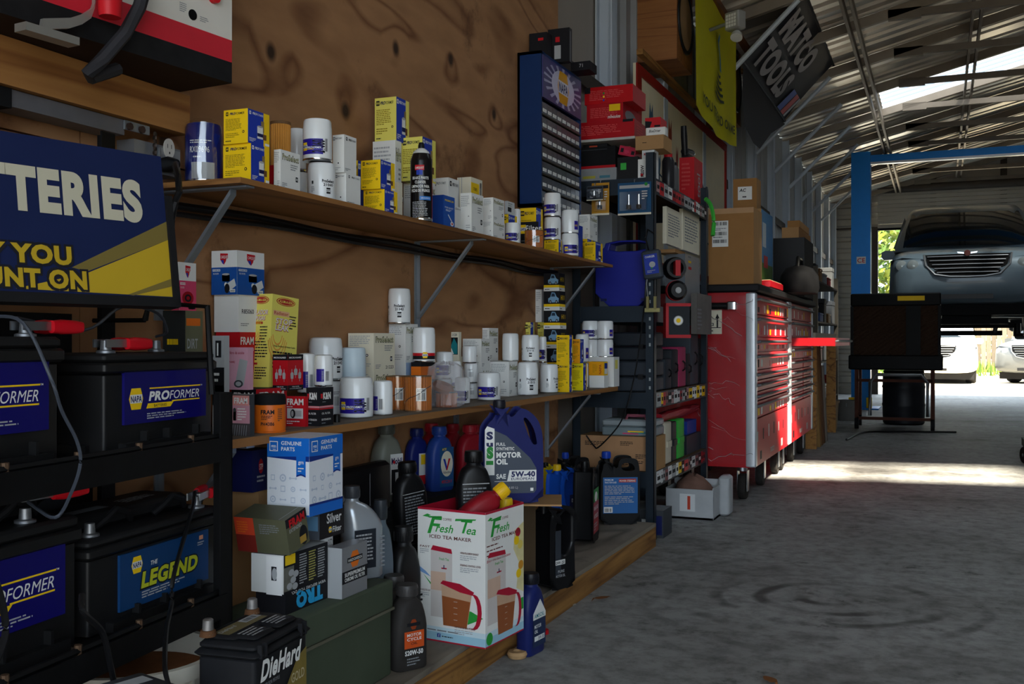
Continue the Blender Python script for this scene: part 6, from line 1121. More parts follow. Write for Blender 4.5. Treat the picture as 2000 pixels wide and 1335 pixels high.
# crumbs on the floor
p = hz(1010, 1276, .012); o = MB().lathe([(.012, 0), (.026, .002), (.03, .012), (.026, .02), (.012, .021), (.009, .011), (.012, 0)], mat('#b08d64', .85, var=.25, scale=30), 20).build('foam_ring'); o.matrix_world = T(p.x, p.y, .0005) @ RZ(30); tag(o, 'small tan foam ring on the concrete by the blue bottle', 'ring')
p = hz(1063, 1231, .01); o = MB().lathe([(.014, 0), (.015, .002), (.014, .014), (.001, .0145)], RED, 16).build('bottle_cap'); o.matrix_world = T(p.x, p.y, .0005); tag(o, 'small red bottle cap on the concrete at the platform', 'cap')
for k, (u, v, lb, s) in enumerate(((1175, 1173, 'dry brown leaf lying on the open concrete floor', 1.1), (1122, 1182, 'small pale chip of litter near the platform edge', .4), (1504, 1334, 'dry brown leaf at the bottom picture edge', 1.0))):
    p = hz(u, v, 0); g = random.Random(k); n = 7; m = MB(); m.add([(-.04, 0, .002)]+[(-.03+.07*i/n, (.016*math.sin(math.pi*(i+.6)/n))*sd_, .004+.006*abs(sd_)+.003*g.random()) for i in range(n) for sd_ in (-1, 1)]+[(.045, 0, .004)], [(0, 1, 2)]+[(1+2*i, 3+2*i, 4+2*i, 2+2*i) for i in range(n-1)]+[(2*n-1, 2*n+1, 2*n)], mat('#7a4f2e' if k != 1 else '#b9b0a0', .8)); o = m.build('dry_leaf' if k != 1 else 'litter_chip'); o.matrix_world = T(p.x, p.y, 0) @ RZ(50+k*40) @ Matrix.Scale(s, 4); tag(o, lb, 'leaf' if k != 1 else 'chip')
# ================================================================= WALL CABINET, STEEL RACK AND WHAT IT HOLDS
# blue small-parts drawer cabinet on the plywood
CB = mat('#12305f', .4, var=.08); p = hx(1010, 95, XW); yA = p.y; xf = hy(1057, 98, yA).x; y2_ = hx(1135, 150, xf).y; zt = zat(98, V(xf, yA, 0)); zb = zat(404, V(XW, yA, 0)); W_, D_, H_ = y2_-yA, xf-XW-.002, zt-zb
t = thing('drawer_cabinet', 'tall blue wall cabinet of clear little parts drawers with starburst header', 'cabinet', frame((xf, yA, zb), (0, 1, 0), (-1, 0, 0)))
b = MB(); b.box((0, 0, 0), (.012, D_, H_), CB); b.box((W_-.012, 0, 0), (W_, D_, H_), CB); b.box((0, D_-.01, 0), (W_, D_, H_), CB); b.box((0, 0, H_-.012), (W_, D_, H_), CB); b.box((0, 0, 0), (W_, D_, .012), CB); b.build('body', t)
zh = H_*.705; m = MB(); SB_ = mat('#4a4474', .3, var=.3, scale=9); m.box((.012, -.004, zh), (W_-.012, .01, H_-.014), SB_); FH = frame((.012, -.0045, zh), (1, 0, 0), (0, 0, 1)); ww, hh = W_-.024, H_-.014-zh
RAY_ = mat('#a9a6c4', .3, var=0)
for k in range(18):
    a = 2*math.pi*k/18+.1; a2 = a+.13; far = .52; m.poly(FH, [(ww*.5, hh*.5), (ww*.5+ww*far*math.cos(a)*.94, hh*.5+hh*far*math.sin(a)*.94), (ww*.5+ww*far*math.cos(a2)*.94, hh*.5+hh*far*math.sin(a2)*.94)], RAY_, .0003+.00002*k)
m.ell(FH, ww*.5, hh*.5, ww*.3, hh*.4, mat('#c9c6dd', .3, var=0), .0008); hexlogo(m, FH, ww*.5, hh*.5, hh*.78, mat('#d89a1c', .35), mat('#d9d7e2', .35), NAVY, .0011); m.build('header_panel', t)
CLR_ = mat('#4f5157', .25, var=.3, scale=25); TAGW = mat('#d9d9d6', .5, var=0)
rows = 7; rh = (zh-.02)/rows
for i in range(rows):
    z = zh-.008-(i+1)*rh
    MB().box((.012, -.002, z-.004), (W_-.012, .012, z+.002), mat('#3a362c', .5)).build('shelf_strip', t)
    for k in range(8):
        x0 = .016+k*(W_-.032)/8; x1 = x0+(W_-.032)/8-.003
        d = MB().box((x0, .002, z+.004), (x1, D_*.9, z+rh-.01), CLR_); d.build('drawer', t); m = MB().box((x0+.008, .0, z+.012), (x1-.008, .002, z+.026), TAGW); m.build('drawer_tag', t)
zt_c = zt
def on_cab(lb, u0, u1, u2, vt, x, cols, st=None, base=None, y=None, **k): return BX('parts_box', lb, x, u0, u1, u2, vt, base or zt_c+.0005, st, None, cols=cols, y=y, **k)
a = on_cab('black box at the near end on top of the blue cabinet', 1025, 1068, 1080, 62, -1.545, (INK, INK, INK), lambda mb, FA, a, FB, b, h: mb.rect(FA, a*.5, h*.7, a*.3, h*.1, RED), dB=.06, wA=.08)
on_cab('black box with picture print standing upright on the blue cabinet', 1060, 1112, 1120, 53, -1.525, (INK, mat('#3a3a3c', .5), INK), lambda mb, FA, a, FB, b, h: (mb.rect(FB, b*.2, 0, b*.3, h*.9, GREY), mb.rect(FA, a*.3, h*.1, a*.3, h*.4, LGREY), mb.rect(FA, a*.35, h*.6, a*.2, h*.15, RED, .0008)), y=4.16, dB=.035, wA=.098)
on_cab('black box with white number at the far end on the blue cabinet', 1120, 1152, 1156, 118, -1.51, (INK, INK, INK), lambda mb, FA, a, FB, b, h: mb.text(FA, '71', a*.45, h*.35, h*.4, LGREY), y=4.32, dB=.10, wA=.09)
# rack
XA, XB, YA, YB = -1.22, -1.62, 4.63, 5.82; zA, zB, zC, zD = 1.685, 1.088, .685, .315
STL = mat('#262f38', .45, .4, var=.2, scale=8)
t = thing('steel_rack', 'dark grey steel shelving rack with stickered shelf edges', 'rack', T(0, 0, 0))
for x, y, sx, sy in ((XA, YA, -1, 1), (XA, YB, -1, -1), (XB, YA, 1, 1), (XB, YB, 1, -1)):
    b = MB(); b.box((min(x, x+sx*.04), min(y, y+sy*.003), 0), (max(x, x+sx*.04), max(y, y+sy*.003), 1.80), STL); b.box((min(x, x+sx*.003), min(y, y+sy*.04), 0), (max(x, x+sx*.003), max(y, y+sy*.04), 1.80), STL)
    b.box((x-.022+sx*.02, y-.022+sy*.02, 0), (x+.022+sx*.02, y+.022+sy*.02, .02), BLK); b.build('post', t)
    if y == YA: MB().box((0, 0, 0), (.001, .001, .001), STL)
for k in range(14): MB().box((XA-.024, YA-.0012, .7+k*.04), (XA-.016, YA-.0002, .715+k*.04), mat('#9aa0a0', .5)).build('slot', t) if k not in (3, 4) else None
gs = random.Random(11); ST_C = [WHITE, LGREY, DRED, RED, INK, YEL, GREYW, mat('#8a5a5a', .6), mat('#b08a8a', .6)]
for z in (zA, zB, zC, zD):
    MB().box((XB+.005, YA+.005, z-.02), (XA-.005, YB-.005, z-.002), mat('#5d4a36', .8)).build('shelf_deck', t)
    for x in (XA-.0035, XB+.001): MB().box((x-.001, YA+.004, z-.075), (x+.0015, YB-.004, z), STL).build('side_beam', t)
    for y in (YA+.004, YB-.006): MB().box((XB+.004, y, z-.075), (XA-.004, y+.002, z), STL).build('end_beam', t)
    if z != zB:
        y = YA+.05
        while y < YB-.08:
            w_ = gs.uniform(.035, .085); s_ = MB(); c = gs.choice(ST_C); s_.box((XA-.002, y, z-.07+gs.uniform(0, .012)), (XA-.0008, y+w_, z-gs.uniform(.002, .014)), c)
            M_ = frame((XA-.0006, y, z-.07), (0, 1, 0), (0, 0, 1)); s_.rect(M_, w_*.15, .025, w_*.7, .018, INK if c is not INK else WHITE, .0003); s_.lines(M_, w_*.15, .05, w_*.6, .008, 1, DRED, 3); s_.build('sticker', t); y += w_+gs.uniform(0, .01)
def RB_(lb, y, u0, u1, u2, vt, base, cols, st=None, name='tool_box', cat='box', **k): return BX(name, lb, 0, u0, u1, u2, vt, base, st, None, cat, y=y, cols=cols, **k)
# --- top shelf
CLE = mat('#8d9092', .3, var=.2, scale=20); R2_ = mat('#b0121c', .4, var=.06)
a = RB_('low translucent organiser box on the top rack shelf', 4.67, 1122, 1204, 1225, 326, zA, (CLE, CLE, LGREY), lambda mb, FA, a, FB, b, h: (mb.rect(FA, a*.2, h*.25, a*.3, h*.2, mat('#a8a040', .5)), mb.rect(FA, a*.6, h*.25, a*.25, h*.2, mat('#4a7a8a', .5))))
b = RB_('black tool case with red lower edge on the organiser box', 4.68, 1122, 1202, 1224, 284, a.top, (BLKM, BLKM, BLK), lambda mb, FA, a, FB, b, h: (mb.rect(FA, 0, 0, a, h*.14, R2_), mb.rect(FA, a*.1, h*.86, a*.7, h*.03, DGREY)))
g_ = RB_('black carton with a green sticker beside the tool case', 4.67, 1206, 1246, 1258, 305, zA, (BLK, BLK, BLK), lambda mb, FA, a, FB, b, h: mb.rect(FA, a*.15, h*.45, a*.28, h*.3, mat('#3fae48', .5)))
RB_('red box lying tilted over the green stickered carton', 4.70, 1206, 1239, 1250, 288, g_.top+.002, (mat('#b02040', .45), R2_, R2_), lambda mb, FA, a, FB, b, h: (mb.rect(FA, a*.75, h*.2, a*.2, h*.4, INK), mb.rect(FA, a*.1, h*.3, a*.18, h*.45, INK), mb.lines(FA, a*.35, h*.2, a*.3, h*.4, 3, PINK)), tilt=RX(0) @ Matrix.Rotation(R(14), 4, 'X'), h=.044)
k2 = RB_('white box with black side lettering behind the front post', 4.67, 1246, 1278, 1286, 309, zA, (WHITE, WHITE, WHITE), lambda mb, FA, a, FB, b, h: (mb.text(FA, 'K20W', a*.36, h*.1, a*.2, INK, w=h*.6, rot=90, bold=.03), mb.lines(FA, a*.5, h*.1, a*.35, h*.8, 7, GREY), mb.ell(FA, a*.24, h*.2, a*.09, h*.08, RED)))
k3 = RB_('small grey white box with red print above the lettered one', 4.67, 1254, 1278, 1286, 292, k2.top, (GREYW, GREYW, GREYW), lambda mb, FA, a, FB, b, h: mb.text(FA, 'MOOG', a*.15, h*.4, h*.3, DRED, w=a*.6, bold=.03))
wp = MB().box((0, 0, 0), (.3, .34, .012), mat('#b9b7b2', .6)).build('white_board'); pz = 1.888; yy = 4.66; wp.matrix_world = frame((hy(1240, 262, yy).x, yy, pz-.0125), (0, 1, 0), (-1, 0, 0)); tag(wp, 'flat white board carrying the three red tool boxes', 'board')
o = MB().box((0, 0, 0), (.10, .12, max(.012, pz-.018-b.top)), BLK).rect(frame((0, .12, 0), (0, -1, 0), (0, 0, 1)), .03, .002, .04, .008, mat('#b0442a', .5), .0004).build('drill_battery'); o.matrix_world = frame((hy(1186, 270, 4.70).x, 4.70, b.top+.001), (0, 1, 0), (-1, 0, 0)); tag(o, 'black power tool battery lying on the red edged tool case', 'battery')
pil = MB().box((0, 0, 0), (.12, .05, pz-.013-zA), CARD).build('cardboard_spacer'); pil.matrix_world = frame((hy(1232, 270, 4.83).x, 4.83, zA), (0, 1, 0), (-1, 0, 0)); tag(pil, 'upright cardboard spacer propping the white board inside the rack', 'cardboard')
def redbox(n):
    def f(mb, FA, a, FB, b, h):
        mb.lines(FA, a*.1, h*.2, a*.75, h*.6, 6, mat('#d05050', .5), n)
        if n == 2: mb.rect(FA, a*.62, h*.55, a*.3, h*.38, YEL, .0008); mb.text(FA, 'milwaukee', a*.58, h*.14, h*.2, WHITE, w=a*.34, sh=.2, z=.0009); mb.ell(FB, b*.4, h*.4, b*.3, h*.35, GREY)
        if n == 1: mb.rect(FA, 0, h*.65, a*.12, h*.35, INK, .0008); [mb.ell(FA, a*.4, h*(.2+.2*i), a*.02, h*.07, c, .0008, 8) for i, c in enumerate((BLUE, YEL, GREEN))]
        if n == 3: mb.rect(FA, a*.82, h*.85, a*.16, h*.15, INK, .0008); mb.lines(FB, b*.2, h*.2, b*.6, h*.6, 4, mat('#d05050', .5), 5)
    return f
a = RB_('lowest of three red tool boxes above the rack', 4.665, 1115, 1239, 1261, 231, pz, (R2_, R2_, R2_), redbox(3))
a = RB_('middle red tool box with yellow sticker above the rack', 4.67, 1146, 1217, 1252, 199, a.top, (R2_, DRED, R2_), redbox(2))
RB_('topmost red tool box of three above the rack', 4.667, 1142, 1236, 1261, 163, a.top, (mat('#c01018', .4), R2_, R2_), redbox(1))
c = RB_('flat brown cardboard box balanced on the rack front post', 4.655, 1241, 1296, 1312, 262, max(1.802, k3.top), (CARD, CARD, CARD), lambda mb, FA, a, FB, b, h: mb.lines(FA, a*.25, h*.45, a*.35, h*.1, 1, INK))
c2 = RB_('white parts box on the flat cardboard box', 4.665, 1262, 1299, 1304, 247, c.top, (WHITE, WHITE, WHITE), lambda mb, FA, a, FB, b, h: mb.text(FA, 'BlueDriver', a*.15, h*.4, h*.35, INK, w=a*.6, sh=.2))
RB_('small red and black box highest on the cardboard and white boxes', 4.67, 1260, 1290, 1302, 228, c2.top, (RED, RED, RED), lambda mb, FA, a, FB, b, h: (mb.poly(FA, [(0, 0), (a*.3, 0), (a*.45, h*.6), (0, h*.7)], INK, .0005), mb.rect(FA, a*.6, h*.05, a*.38, h*.2, INK)))
X_ = -1.262; rb = BX('tool_box', 'bright red boxed tool at the front of the top rack shelf', X_, 1327, 1356, 1372, 306, zA, lambda mb, FA, a, FB, b, h: (mb.lines(FA, a*.15, h*.3, a*.6, h*.6, 7, mat('#d05050', .5), 4), mb.text(FB, 'tool', b*.7, h*.2, b*.4, LGREY, w=h*.5, rot=90)), cols=(RED, RED, RED))
P = V(X_-.05, rb.P.y+.04, rb.top); t = thing('grease_gun', 'black tool with silver tip lying on the bright red box', 'tool', T(*P)); MB().cyl((0, -.06, .03), (0, .1, .045), .022, BLK, 12).build('barrel', t); MB().loft([rr(.03, .04, .012, 0), rr(.034, .044, .014, .1), rr(.03, .03, .01, .16)], BLK, T(0, -.05, .012) @ RX(12)).build('grip', t); MB().cyl((0, .1, .045), (0, .15, .05), .014, CHROME, 10).build('tip', t); MB().box((-.02, -.05, 0), (.02, .05, .02), BLK).build('foot', t)
for i, (u, lb, cc, hh_) in enumerate(((1305, 'dark spray can at the front corner of the top rack shelf', '#2a2a2e', .2), (1314, 'grey spray can behind the dark one on the top shelf', '#5a5a5c', .17))):
    P = hx(u, 400, -1.285); P.z = zA; t = thing('spray_can', lb, 'spray can', T(*P)); MB().lathe([(.03, 0), (.032, .004), (.032, hh_*.8), (.024, hh_*.9), (.001, hh_*.9)], mat(cc, .3), 20).build('can', t); MB().lathe([(.022, hh_*.88), (.022, hh_), (.001, hh_)], BLK if i else RED, 16).build('cap', t)
def blister(lb, y, u0, u1, v0, v1, bc, kind):
    p, q = hy(u0, v1, y), hy(u1, v0, y); w_, h_ = q.x-p.x, q.z-p.z; M = frame((p.x, y, p.z), (1, 0, 0), (0, 0, 1)); t = thing('bulb_pack', lb, 'package', M)
    MB().box((0, 0, 0), (w_, h_, .002), bc).rect(Matrix(), 0, 0, w_, h_*.06, CREAM, .0023).build('backing_card', t)
    MB().box((w_*.1, h_*.12, .002), (w_*.9, h_*.7, .03), FILM).build('clear_blister', t)
    for x in ((.35, .65) if kind else (.5,)): MB().cyl((w_*x, h_*.18, .012), (w_*x, h_*.3, .012), .012, BLK, 10).cyl((w_*x, h_*.3, .012), (w_*x, h_*.62, .012), .006, CHROME, 10).build('bulb', t)
    m = MB(); m.rect(Matrix(), w_*.05, h_*.82, w_*.9, h_*.1, LGREY if kind else INK, .0024); m.lines(Matrix(), w_*.72, h_*.45, w_*.2, h_*.3, 4, WHITE, 3, .0026); 
    if kind: m.ell(Matrix(), w_*.85, h_*.93, w_*.05, w_*.05, GREEN, .003)
    m.build('print', t); MB().tube([(w_*.5, h_, 0), (w_*.5, h_+.012, .002), (w_*.5, h_+.012, -.012)], .002, STEEL).build('hanging_hook', t)
blister('blue headlamp bulb blister pack hanging from the rack', 4.612, 1207, 1272, 354, 421, mat('#184a70', .4, var=.15), 1)
blister('orange bulb blister pack hanging left of the blue one', 4.612, 1156, 1190, 356, 421, mat('#c08a2a', .4, var=.1), 0)
blister('small black bulb pouch hanging over the orange pack', 4.565, 1146, 1178, 362, 392, mat('#3a4048', .4), 0)
# --- middle shelf
CASE = mat('#1c2488', .42, var=.08)
p, q = hy(1160, 592, 4.69), hy(1276, 462, 4.69); w_, h_ = q.x-p.x, q.z-zB
t = thing('welder_case', 'bright blue tool case with handle standing on the middle rack shelf', 'case', frame((p.x, 4.69, zB), (1, 0, 0), (0, 1, 0)))
O = smooth2([(0.0, 0), (w_, 0), (w_, h_*.84), (w_*.93, h_*.86), (w_*.93, h_), (w_*.2, h_), (w_*.14, h_*.87), (0, h_*.84)], 1); Hh = smooth2([(w_*.26, h_*.84), (w_*.86, h_*.84), (w_*.86, h_*.94), (w_*.3, h_*.94)], 1)
vs, fs = solid(inset(O, .006), [inset(Hh, -.005)], .05, .006, 2); z0 = min(v[1] for v in vs); MB().add([(x, .05-z, y-z0) for x, y, z in vs], fs, CASE).build('shell', t)
for x in (.12, .8): MB().box((w_*x, -.006, h_*.08), (w_*(x+.1), 0, h_*.12), NAVY).build('latch', t)
MB().box((-.012, .02, 0), (-.002, .09, h_*.82), BLK).box((w_+.002, .02, 0), (w_+.012, .09, h_*.8), BLK).build('side_band', t)
# battery charger hanging on the front post
p, q = hy(1254, 547, 4.56), hy(1292, 488, 4.56); w_, h_ = q.x-p.x, q.z-p.z; t = thing('battery_maintainer', 'grey battery charger with blue face hanging on the rack post', 'charger', frame((p.x, 4.585, p.z), (1, 0, 0), (0, 1, 0)) @ RY(-7))
MB().rbox((0, 0, 0), (w_, .04, h_), .014, mat('#3a4048', .5, var=.1)).build('housing', t); m = MB(); M_ = frame((0, -.0008, 0), (1, 0, 0), (0, 0, 1)); m.rect(M_, w_*.15, h_*.18, w_*.7, h_*.68, mat('#2a3fa0', .35)); m.text(M_, 'CHARGER', w_*.22, h_*.74, h_*.07, WHITE, w=w_*.5, z=.0008); m.ell(M_, w_*.55, h_*.5, w_*.16, h_*.1, LGREY, .0008); m.ell(M_, w_*.5, h_*.38, w_*.05, h_*.03, GREEN, .0011, 8); m.lines(M_, w_*.25, h_*.22, w_*.5, h_*.1, 2, LGREY, 3, .0008); m.build('face_label', t)
MB().tube([(w_*.4, .02, h_), (w_*.3, .02, h_+.06), (w_*.45, .03, h_+.1), (w_*.7, .035, h_+.08)], .004, BLK).build('hanging_cord', t)
cable('black cord trailing from the rack charger down to the cardboard carton', [hy(1262, 548, 4.60), hy(1258, 600, 4.60), hy(1248, 680, 4.59), hy(1238, 740, 4.58), hy(1222, 800, 4.58), hy(1205, 835, 4.57), hy(1170, 872, 4.585), hy(1160, 870, 4.60), hy(1145, 850, 4.61)], .0035, BLK)
t = thing('charger_clips', 'pair of dull metal clips dangling from the rack charger', 'clamp', T(*hy(1262, 604, 4.585)))
for k in (0, .035): MB().box((k, 0, 0), (k+.012, .012, .06), mat('#8a8458', .4, .6)).box((k-.008, .002, -.012), (k+.028, .01, .006), mat('#a09a6a', .4, .6)).build('clip', t)
MB().tube([(.006, .006, .06), (.0, .006, .12), (.012, .006, .2)], .003, GREY).build('lead', t)
# clutter at the right of the middle shelf
a = BX('organizer_box', 'lowest grey parts organiser in the stack on the middle rack shelf', -1.245, 1300, 1338, 1367, 528, zB, None, cols=(mat('#6a7076', .5), CLE, CLE), cat='organizer'); b0 = a.top
for i, vt in enumerate((514, 503, 495)):
    a = BX('organizer_box', ('second', 'third', 'topmost')[i]+' grey parts organiser in the stack on the middle rack shelf', -1.245, 1300, 1338, 1368-i, vt, b0, lambda mb, FA, a, FB, b, h: mb.rect(FB, b*.2, h*.3, b*.2, h*.4, (RED, YEL, GREY)[i]), cols=(mat('#6a7076', .5), CLE, CLE), cat='organizer'); b0 = a.top
MB_ = MB().box((0, 0, 0), (.22, .1, .018), mat('#c99a68', .7)).build('wood_offcut'); MB_.matrix_world = frame((-1.275, hx(1306, 490, -1.31).y, b0+.0005), (0, 1, 0), (-1, 0, 0)); tag(MB_, 'pale wooden offcut lying on the organiser stack', 'board')
def book(lb, u0, u1, v0, v1, X, tl):
    p, q = hx(u0, v1, X), hx(u1, v0, X); b = BX.__globals__; w_, h_ = q.y-p.y, q.z-p.z; m = MB(); m.box((0, 0, 0), (w_, .02, h_), [WHITE, WHITE, CREAM, CREAM, CREAM, CREAM]); m.lines(FBm, w_*.1, h_*.2, w_*.8, h_*.65, 9, GREY, tl); o = m.build('catalogue'); o.matrix_world = frame((X, p.y, b0+.02), (0, 1, 0), (-1, 0, 0)) @ RX(0); tag(o, lb, 'catalogue')
book('grey catalogue standing open at the left above the organiser stack', 1302, 1331, 424, 483, -1.25, 4); book('grey catalogue standing at the right above the organiser stack', 1334, 1366, 419, 482, -1.25, 6)
p = hx(1308, 600, -1.25); o = MB().box((0, 0, 0), (.25, .1, b0-zB-.001 if 0 else .1), WHITE)
def lamp(lb, u, v, r, kind, X=XA+.065):
    P = hx(u, v, X); t = thing('work_light', lb, 'lamp', T(*P) @ RZ(-62)); MB().tube([(.004, 0, 0), (-.02, .02, 0), (-.06, .06, .01)], .006, BLK).build('magnet_arm', t); RD = mat('#b01420', .4, var=.05)
    if kind == 'ring':
        MB().lathe([(r, 0), (r*1.1, .012), (r*1.1, .05), (r*.95, .07), (r*.7, .07), (r*.7, .02), (r*.5, .0)], BLK, 24, RY(90)).build('housing', t); MB().box((.03, -r*.1, -r*.75), (.072, r*.4, r*.75), RD).build('red_band', t)
    elif kind == 'round':
        MB().lathe([(r, 0), (r*1.1, .012), (r*1.1, .06), (r*.8, .075), (.001, .075)], BLK, 24, RY(90)).build('housing', t); MB().lathe([(r*1.14, .015), (r*1.16, .03), (r*1.14, .045), (r*1.09, .045), (r*1.09, .015), (r*1.14, .015)], RD, 24, RY(90)).build('red_band', t); MB().lathe([(r*.35, .0752), (r*.33, .079), (.001, .079)], LGREY, 16, RY(90)).build('lens', t)
    else:
        w_, h_ = r, r*1.35; MB().box((0, -w_, -h_), (.045, w_, h_), mat('#22262b', .5)).build('housing', t); f = MB()
        for a, b in (((-.002, -w_*1.08, h_*.9), (.05, w_*1.08, h_*1.1)), ((-.002, -w_*1.08, -h_*1.1), (.05, w_*1.08, -h_*.9)), ((-.002, -w_*1.1, -h_), (.05, -w_*.85, h_))): f.box(a, b, RD)
        f.build('red_frame', t); MB().lathe([(w_*.42, .045), (w_*.42, .049), (w_*.36, .047)], LGREY, 20, RY(90)).build('lens_ring', t); MB().lathe([(w_*.36, .0455), (w_*.36, .0475), (w_*.2, .0475), (w_*.2, .0455)], WHITE, 20, RY(90)).build('lens', t); MB().lathe([(w_*.19, .0475), (w_*.19, .0495), (.001, .0495)], YEL, 16, RY(90)).build('lamp_chip', t)
lamp('black lamp with red inner grip clipped highest on the rack side', 1314, 525, .048, 'ring'); lamp('round black lamp with a red band clipped to the rack side', 1317, 568, .042, 'round'); lamp('square red framed work light with yellow lamp on the rack side', 1320, 626, .055, 'square')
p, q = hx(1342, 652, -1.235), hx(1372, 578, -1.235); o = MB().box((0, 0, 0), (q.y-p.y, .03, q.z-p.z), mat('#6e6a66', .7, var=.3, scale=12)).lines(FBm, .02, .02, .12, .12, 6, GREY, 3).build('paper_bag'); o.matrix_world = frame((XA+.004, p.y, p.z), (0, 1, 0), (-1, 0, 0)) @ T(0, -.032, 0); tag(o, 'white printed paper bag hanging beside the square work light', 'bag')
# --- lower shelves
DC = mat('#22272e', .5, var=.12); DC2 = mat('#30363e', .5, var=.12)
def case(lb, y, u0, u1, vt, base, d, m, hnd=None):
    p, q = hy(u0, vt, y), hy(u1, vt, y); w_, h_ = q.x-p.x, zat(vt, q)-base; t = thing('tool_case', lb, 'case', frame((p.x, y, base), (1, 0, 0), (0, 1, 0)))
    MB().rbox((0, 0, 0), (w_, d, h_*.48), .012, m).rbox((0, 0, h_*.5), (w_, d, h_), .012, m).build('shell', t)
    MB().tube([(w_*.05, -.004, h_*.55), (w_*.07, -.018, h_*.72), (w_*.3, -.018, h_*.72), (w_*.34, -.004, h_*.55)], .006, BLK).build('handle', t)
    for x in (.15, .75): MB().box((w_*x, -.005, h_*.4), (w_*(x+.08), 0, h_*.58), BLK).build('latch', t)
    return base+h_
z_ = case('dark grey tool case on the third rack shelf beside the filters', 4.68, 1160, 1276, 705, zC, .2, DC2); case('black tool case stacked over the dark grey one', 4.69, 1165, 1276, 648, z_+.001, .19, DC)
g = random.Random(5)
for i, (ua, ub_, vt, c, lb) in enumerate(((1299, 1312, 700, '#2a3038', 'slim dark case upright at the near end of the third rack shelf'), (1312, 1325, 682, '#22262c', 'slim black case upright left of the pink one'), (1325, 1340, 677, '#a8345c', 'slim pink case upright among dark ones'), (1341, 1349, 690, '#20242a', 'thin black case upright right of the pink one'), (1349, 1364, 652, '#3a4048', 'tallest grey case upright on the third rack shelf'), (1365, 1370, 660, '#181a1e', 'thin black case upright at the far end of the third shelf'))):
    p, q = hx(ua, 760, -1.245), hx(ub_, 760, -1.245); h_ = zat(vt, p)-zC; t = thing('slim_case', lb, 'case', frame((-1.245, p.y+.002, zC), (0, 1, 0), (-1, 0, 0))); m = mat(c, .5, var=.1); w_ = q.y-p.y-.006
    MB().rbox((0, .0, 0), (w_, .33, h_), .008, m).build('shell', t); MB().tube([(w_*.5, -.002, h_*.4), (w_*.5, -.014, h_*.45), (w_*.5, -.014, h_*.6), (w_*.5, -.002, h_*.65)], .005, BLK).build('handle', t)
ct = BX('cardboard_carton', 'brown carton with printed lines lying on the low rack shelf', 0, 1131, 1279, 1290, 854, zD, lambda mb, FA, a, FB, b, h: [mb.lines(FA, a*x, h*y, a*w, h*.14, 3, INK, int(x*90)) for x, y, w in ((.08, .7, .3), (.55, .72, .2), (.45, .15, .45), (.75, .35, .2))], y=4.67, cols=(mat('#b08560', .8), CARD, CARD), cat='carton', dB=.2)
p, q = hy(1174, 853, 4.68), hy(1277, 813, 4.68); w_, h_ = q.x-p.x, q.z-ct.top; t = thing('organizer_case', 'translucent organiser case with coloured strips on the brown carton', 'organizer', frame((p.x, 4.69, ct.top), (1, 0, 0), (0, 1, 0)))
MB().rbox((0, 0, 0), (w_, .19, h_*.45), .01, mat('#7d8a8e', .3, var=.1)).rbox((0, 0, h_*.46), (w_, .19, h_*.8), .012, mat('#9aa3a5', .3, var=.1)).build('shell', t); MB().tube([(w_*.45, .02, h_*.78), (w_*.48, .02, h_), (w_*.8, .02, h_), (w_*.83, .02, h_*.78)], .008, mat('#8a4a58', .5)).build('handle', t); m = MB(); [m.rect(FBm, w_*x, h_*(.1+.05*i), w_*.3, h_*.06, c, .0008+i*.0003) for i, (x, c) in enumerate(((.4, PINK), (.55, TEAL), (.5, YEL)))]; m.build('strips', t)
for ua, ub_, vt, c, lb, kn in ((1299, 1312, 826, '#c9c3ae', 'cream folder box upright on the low rack shelf', 0), (1312, 1322, 824, '#1d1f24', 'black binder upright next to the cream one', 0), (1322, 1337, 820, '#22b03a', 'bright green plastic case upright on the low rack shelf', 1)):
    p, q = hx(ua, 900, -1.245), hx(ub_, 900, -1.245); h_ = zat(vt, p)-zD; w_ = q.y-p.y-.005; t = thing('slim_case', lb, 'case', frame((-1.245, p.y+.002, zD), (0, 1, 0), (-1, 0, 0))); MB().rbox((0, 0, 0), (w_, .3, h_), .008, mat(c, .45, var=.08)).build('shell', t); MB().box((w_*.2, -.008, h_*.4), (w_*.8, 0, h_*.55), mat(c, .45, var=.08)).build('latch', t)
bc_ = BX('tool_box', 'black toolbox low at the far end of the low rack shelf', -1.25, 1330, 1341, 1368, 852, zD, None, cols=(DC, DC2, DC), wA=.3); BX('plastic_box', 'blue plastic box standing on the low black toolbox', -1.27, 1330, 1342, 1360, 823, bc_.top, None, cols=(mat('#1a3a90', .4), mat('#1a3a90', .4), BLUE), wA=.2)
rg = MB(); g = random.Random(8); rings = []
for i in range(7): 
    rings.append([( .03*math.cos(a)*(1-.3*abs(i-3)/3)*g.uniform(.7, 1.2)-.05, i*.14, .035+.03*math.sin(a)*(1-.3*abs(i-3)/3)*g.uniform(.7, 1.2)) for a in [2*math.pi*k/12 for k in range(12)]])
o = rg.loft(rings, mat('#a8202e', .35, var=.1), None, False).build('red_bag'); o.matrix_world = T(-1.24, hx(1306, 815, -1.24).y, zat(830, hx(1340, 820, -1.25))+.035); tag(o, 'crumpled red plastic bag stuffed above the upright cases', 'bag')
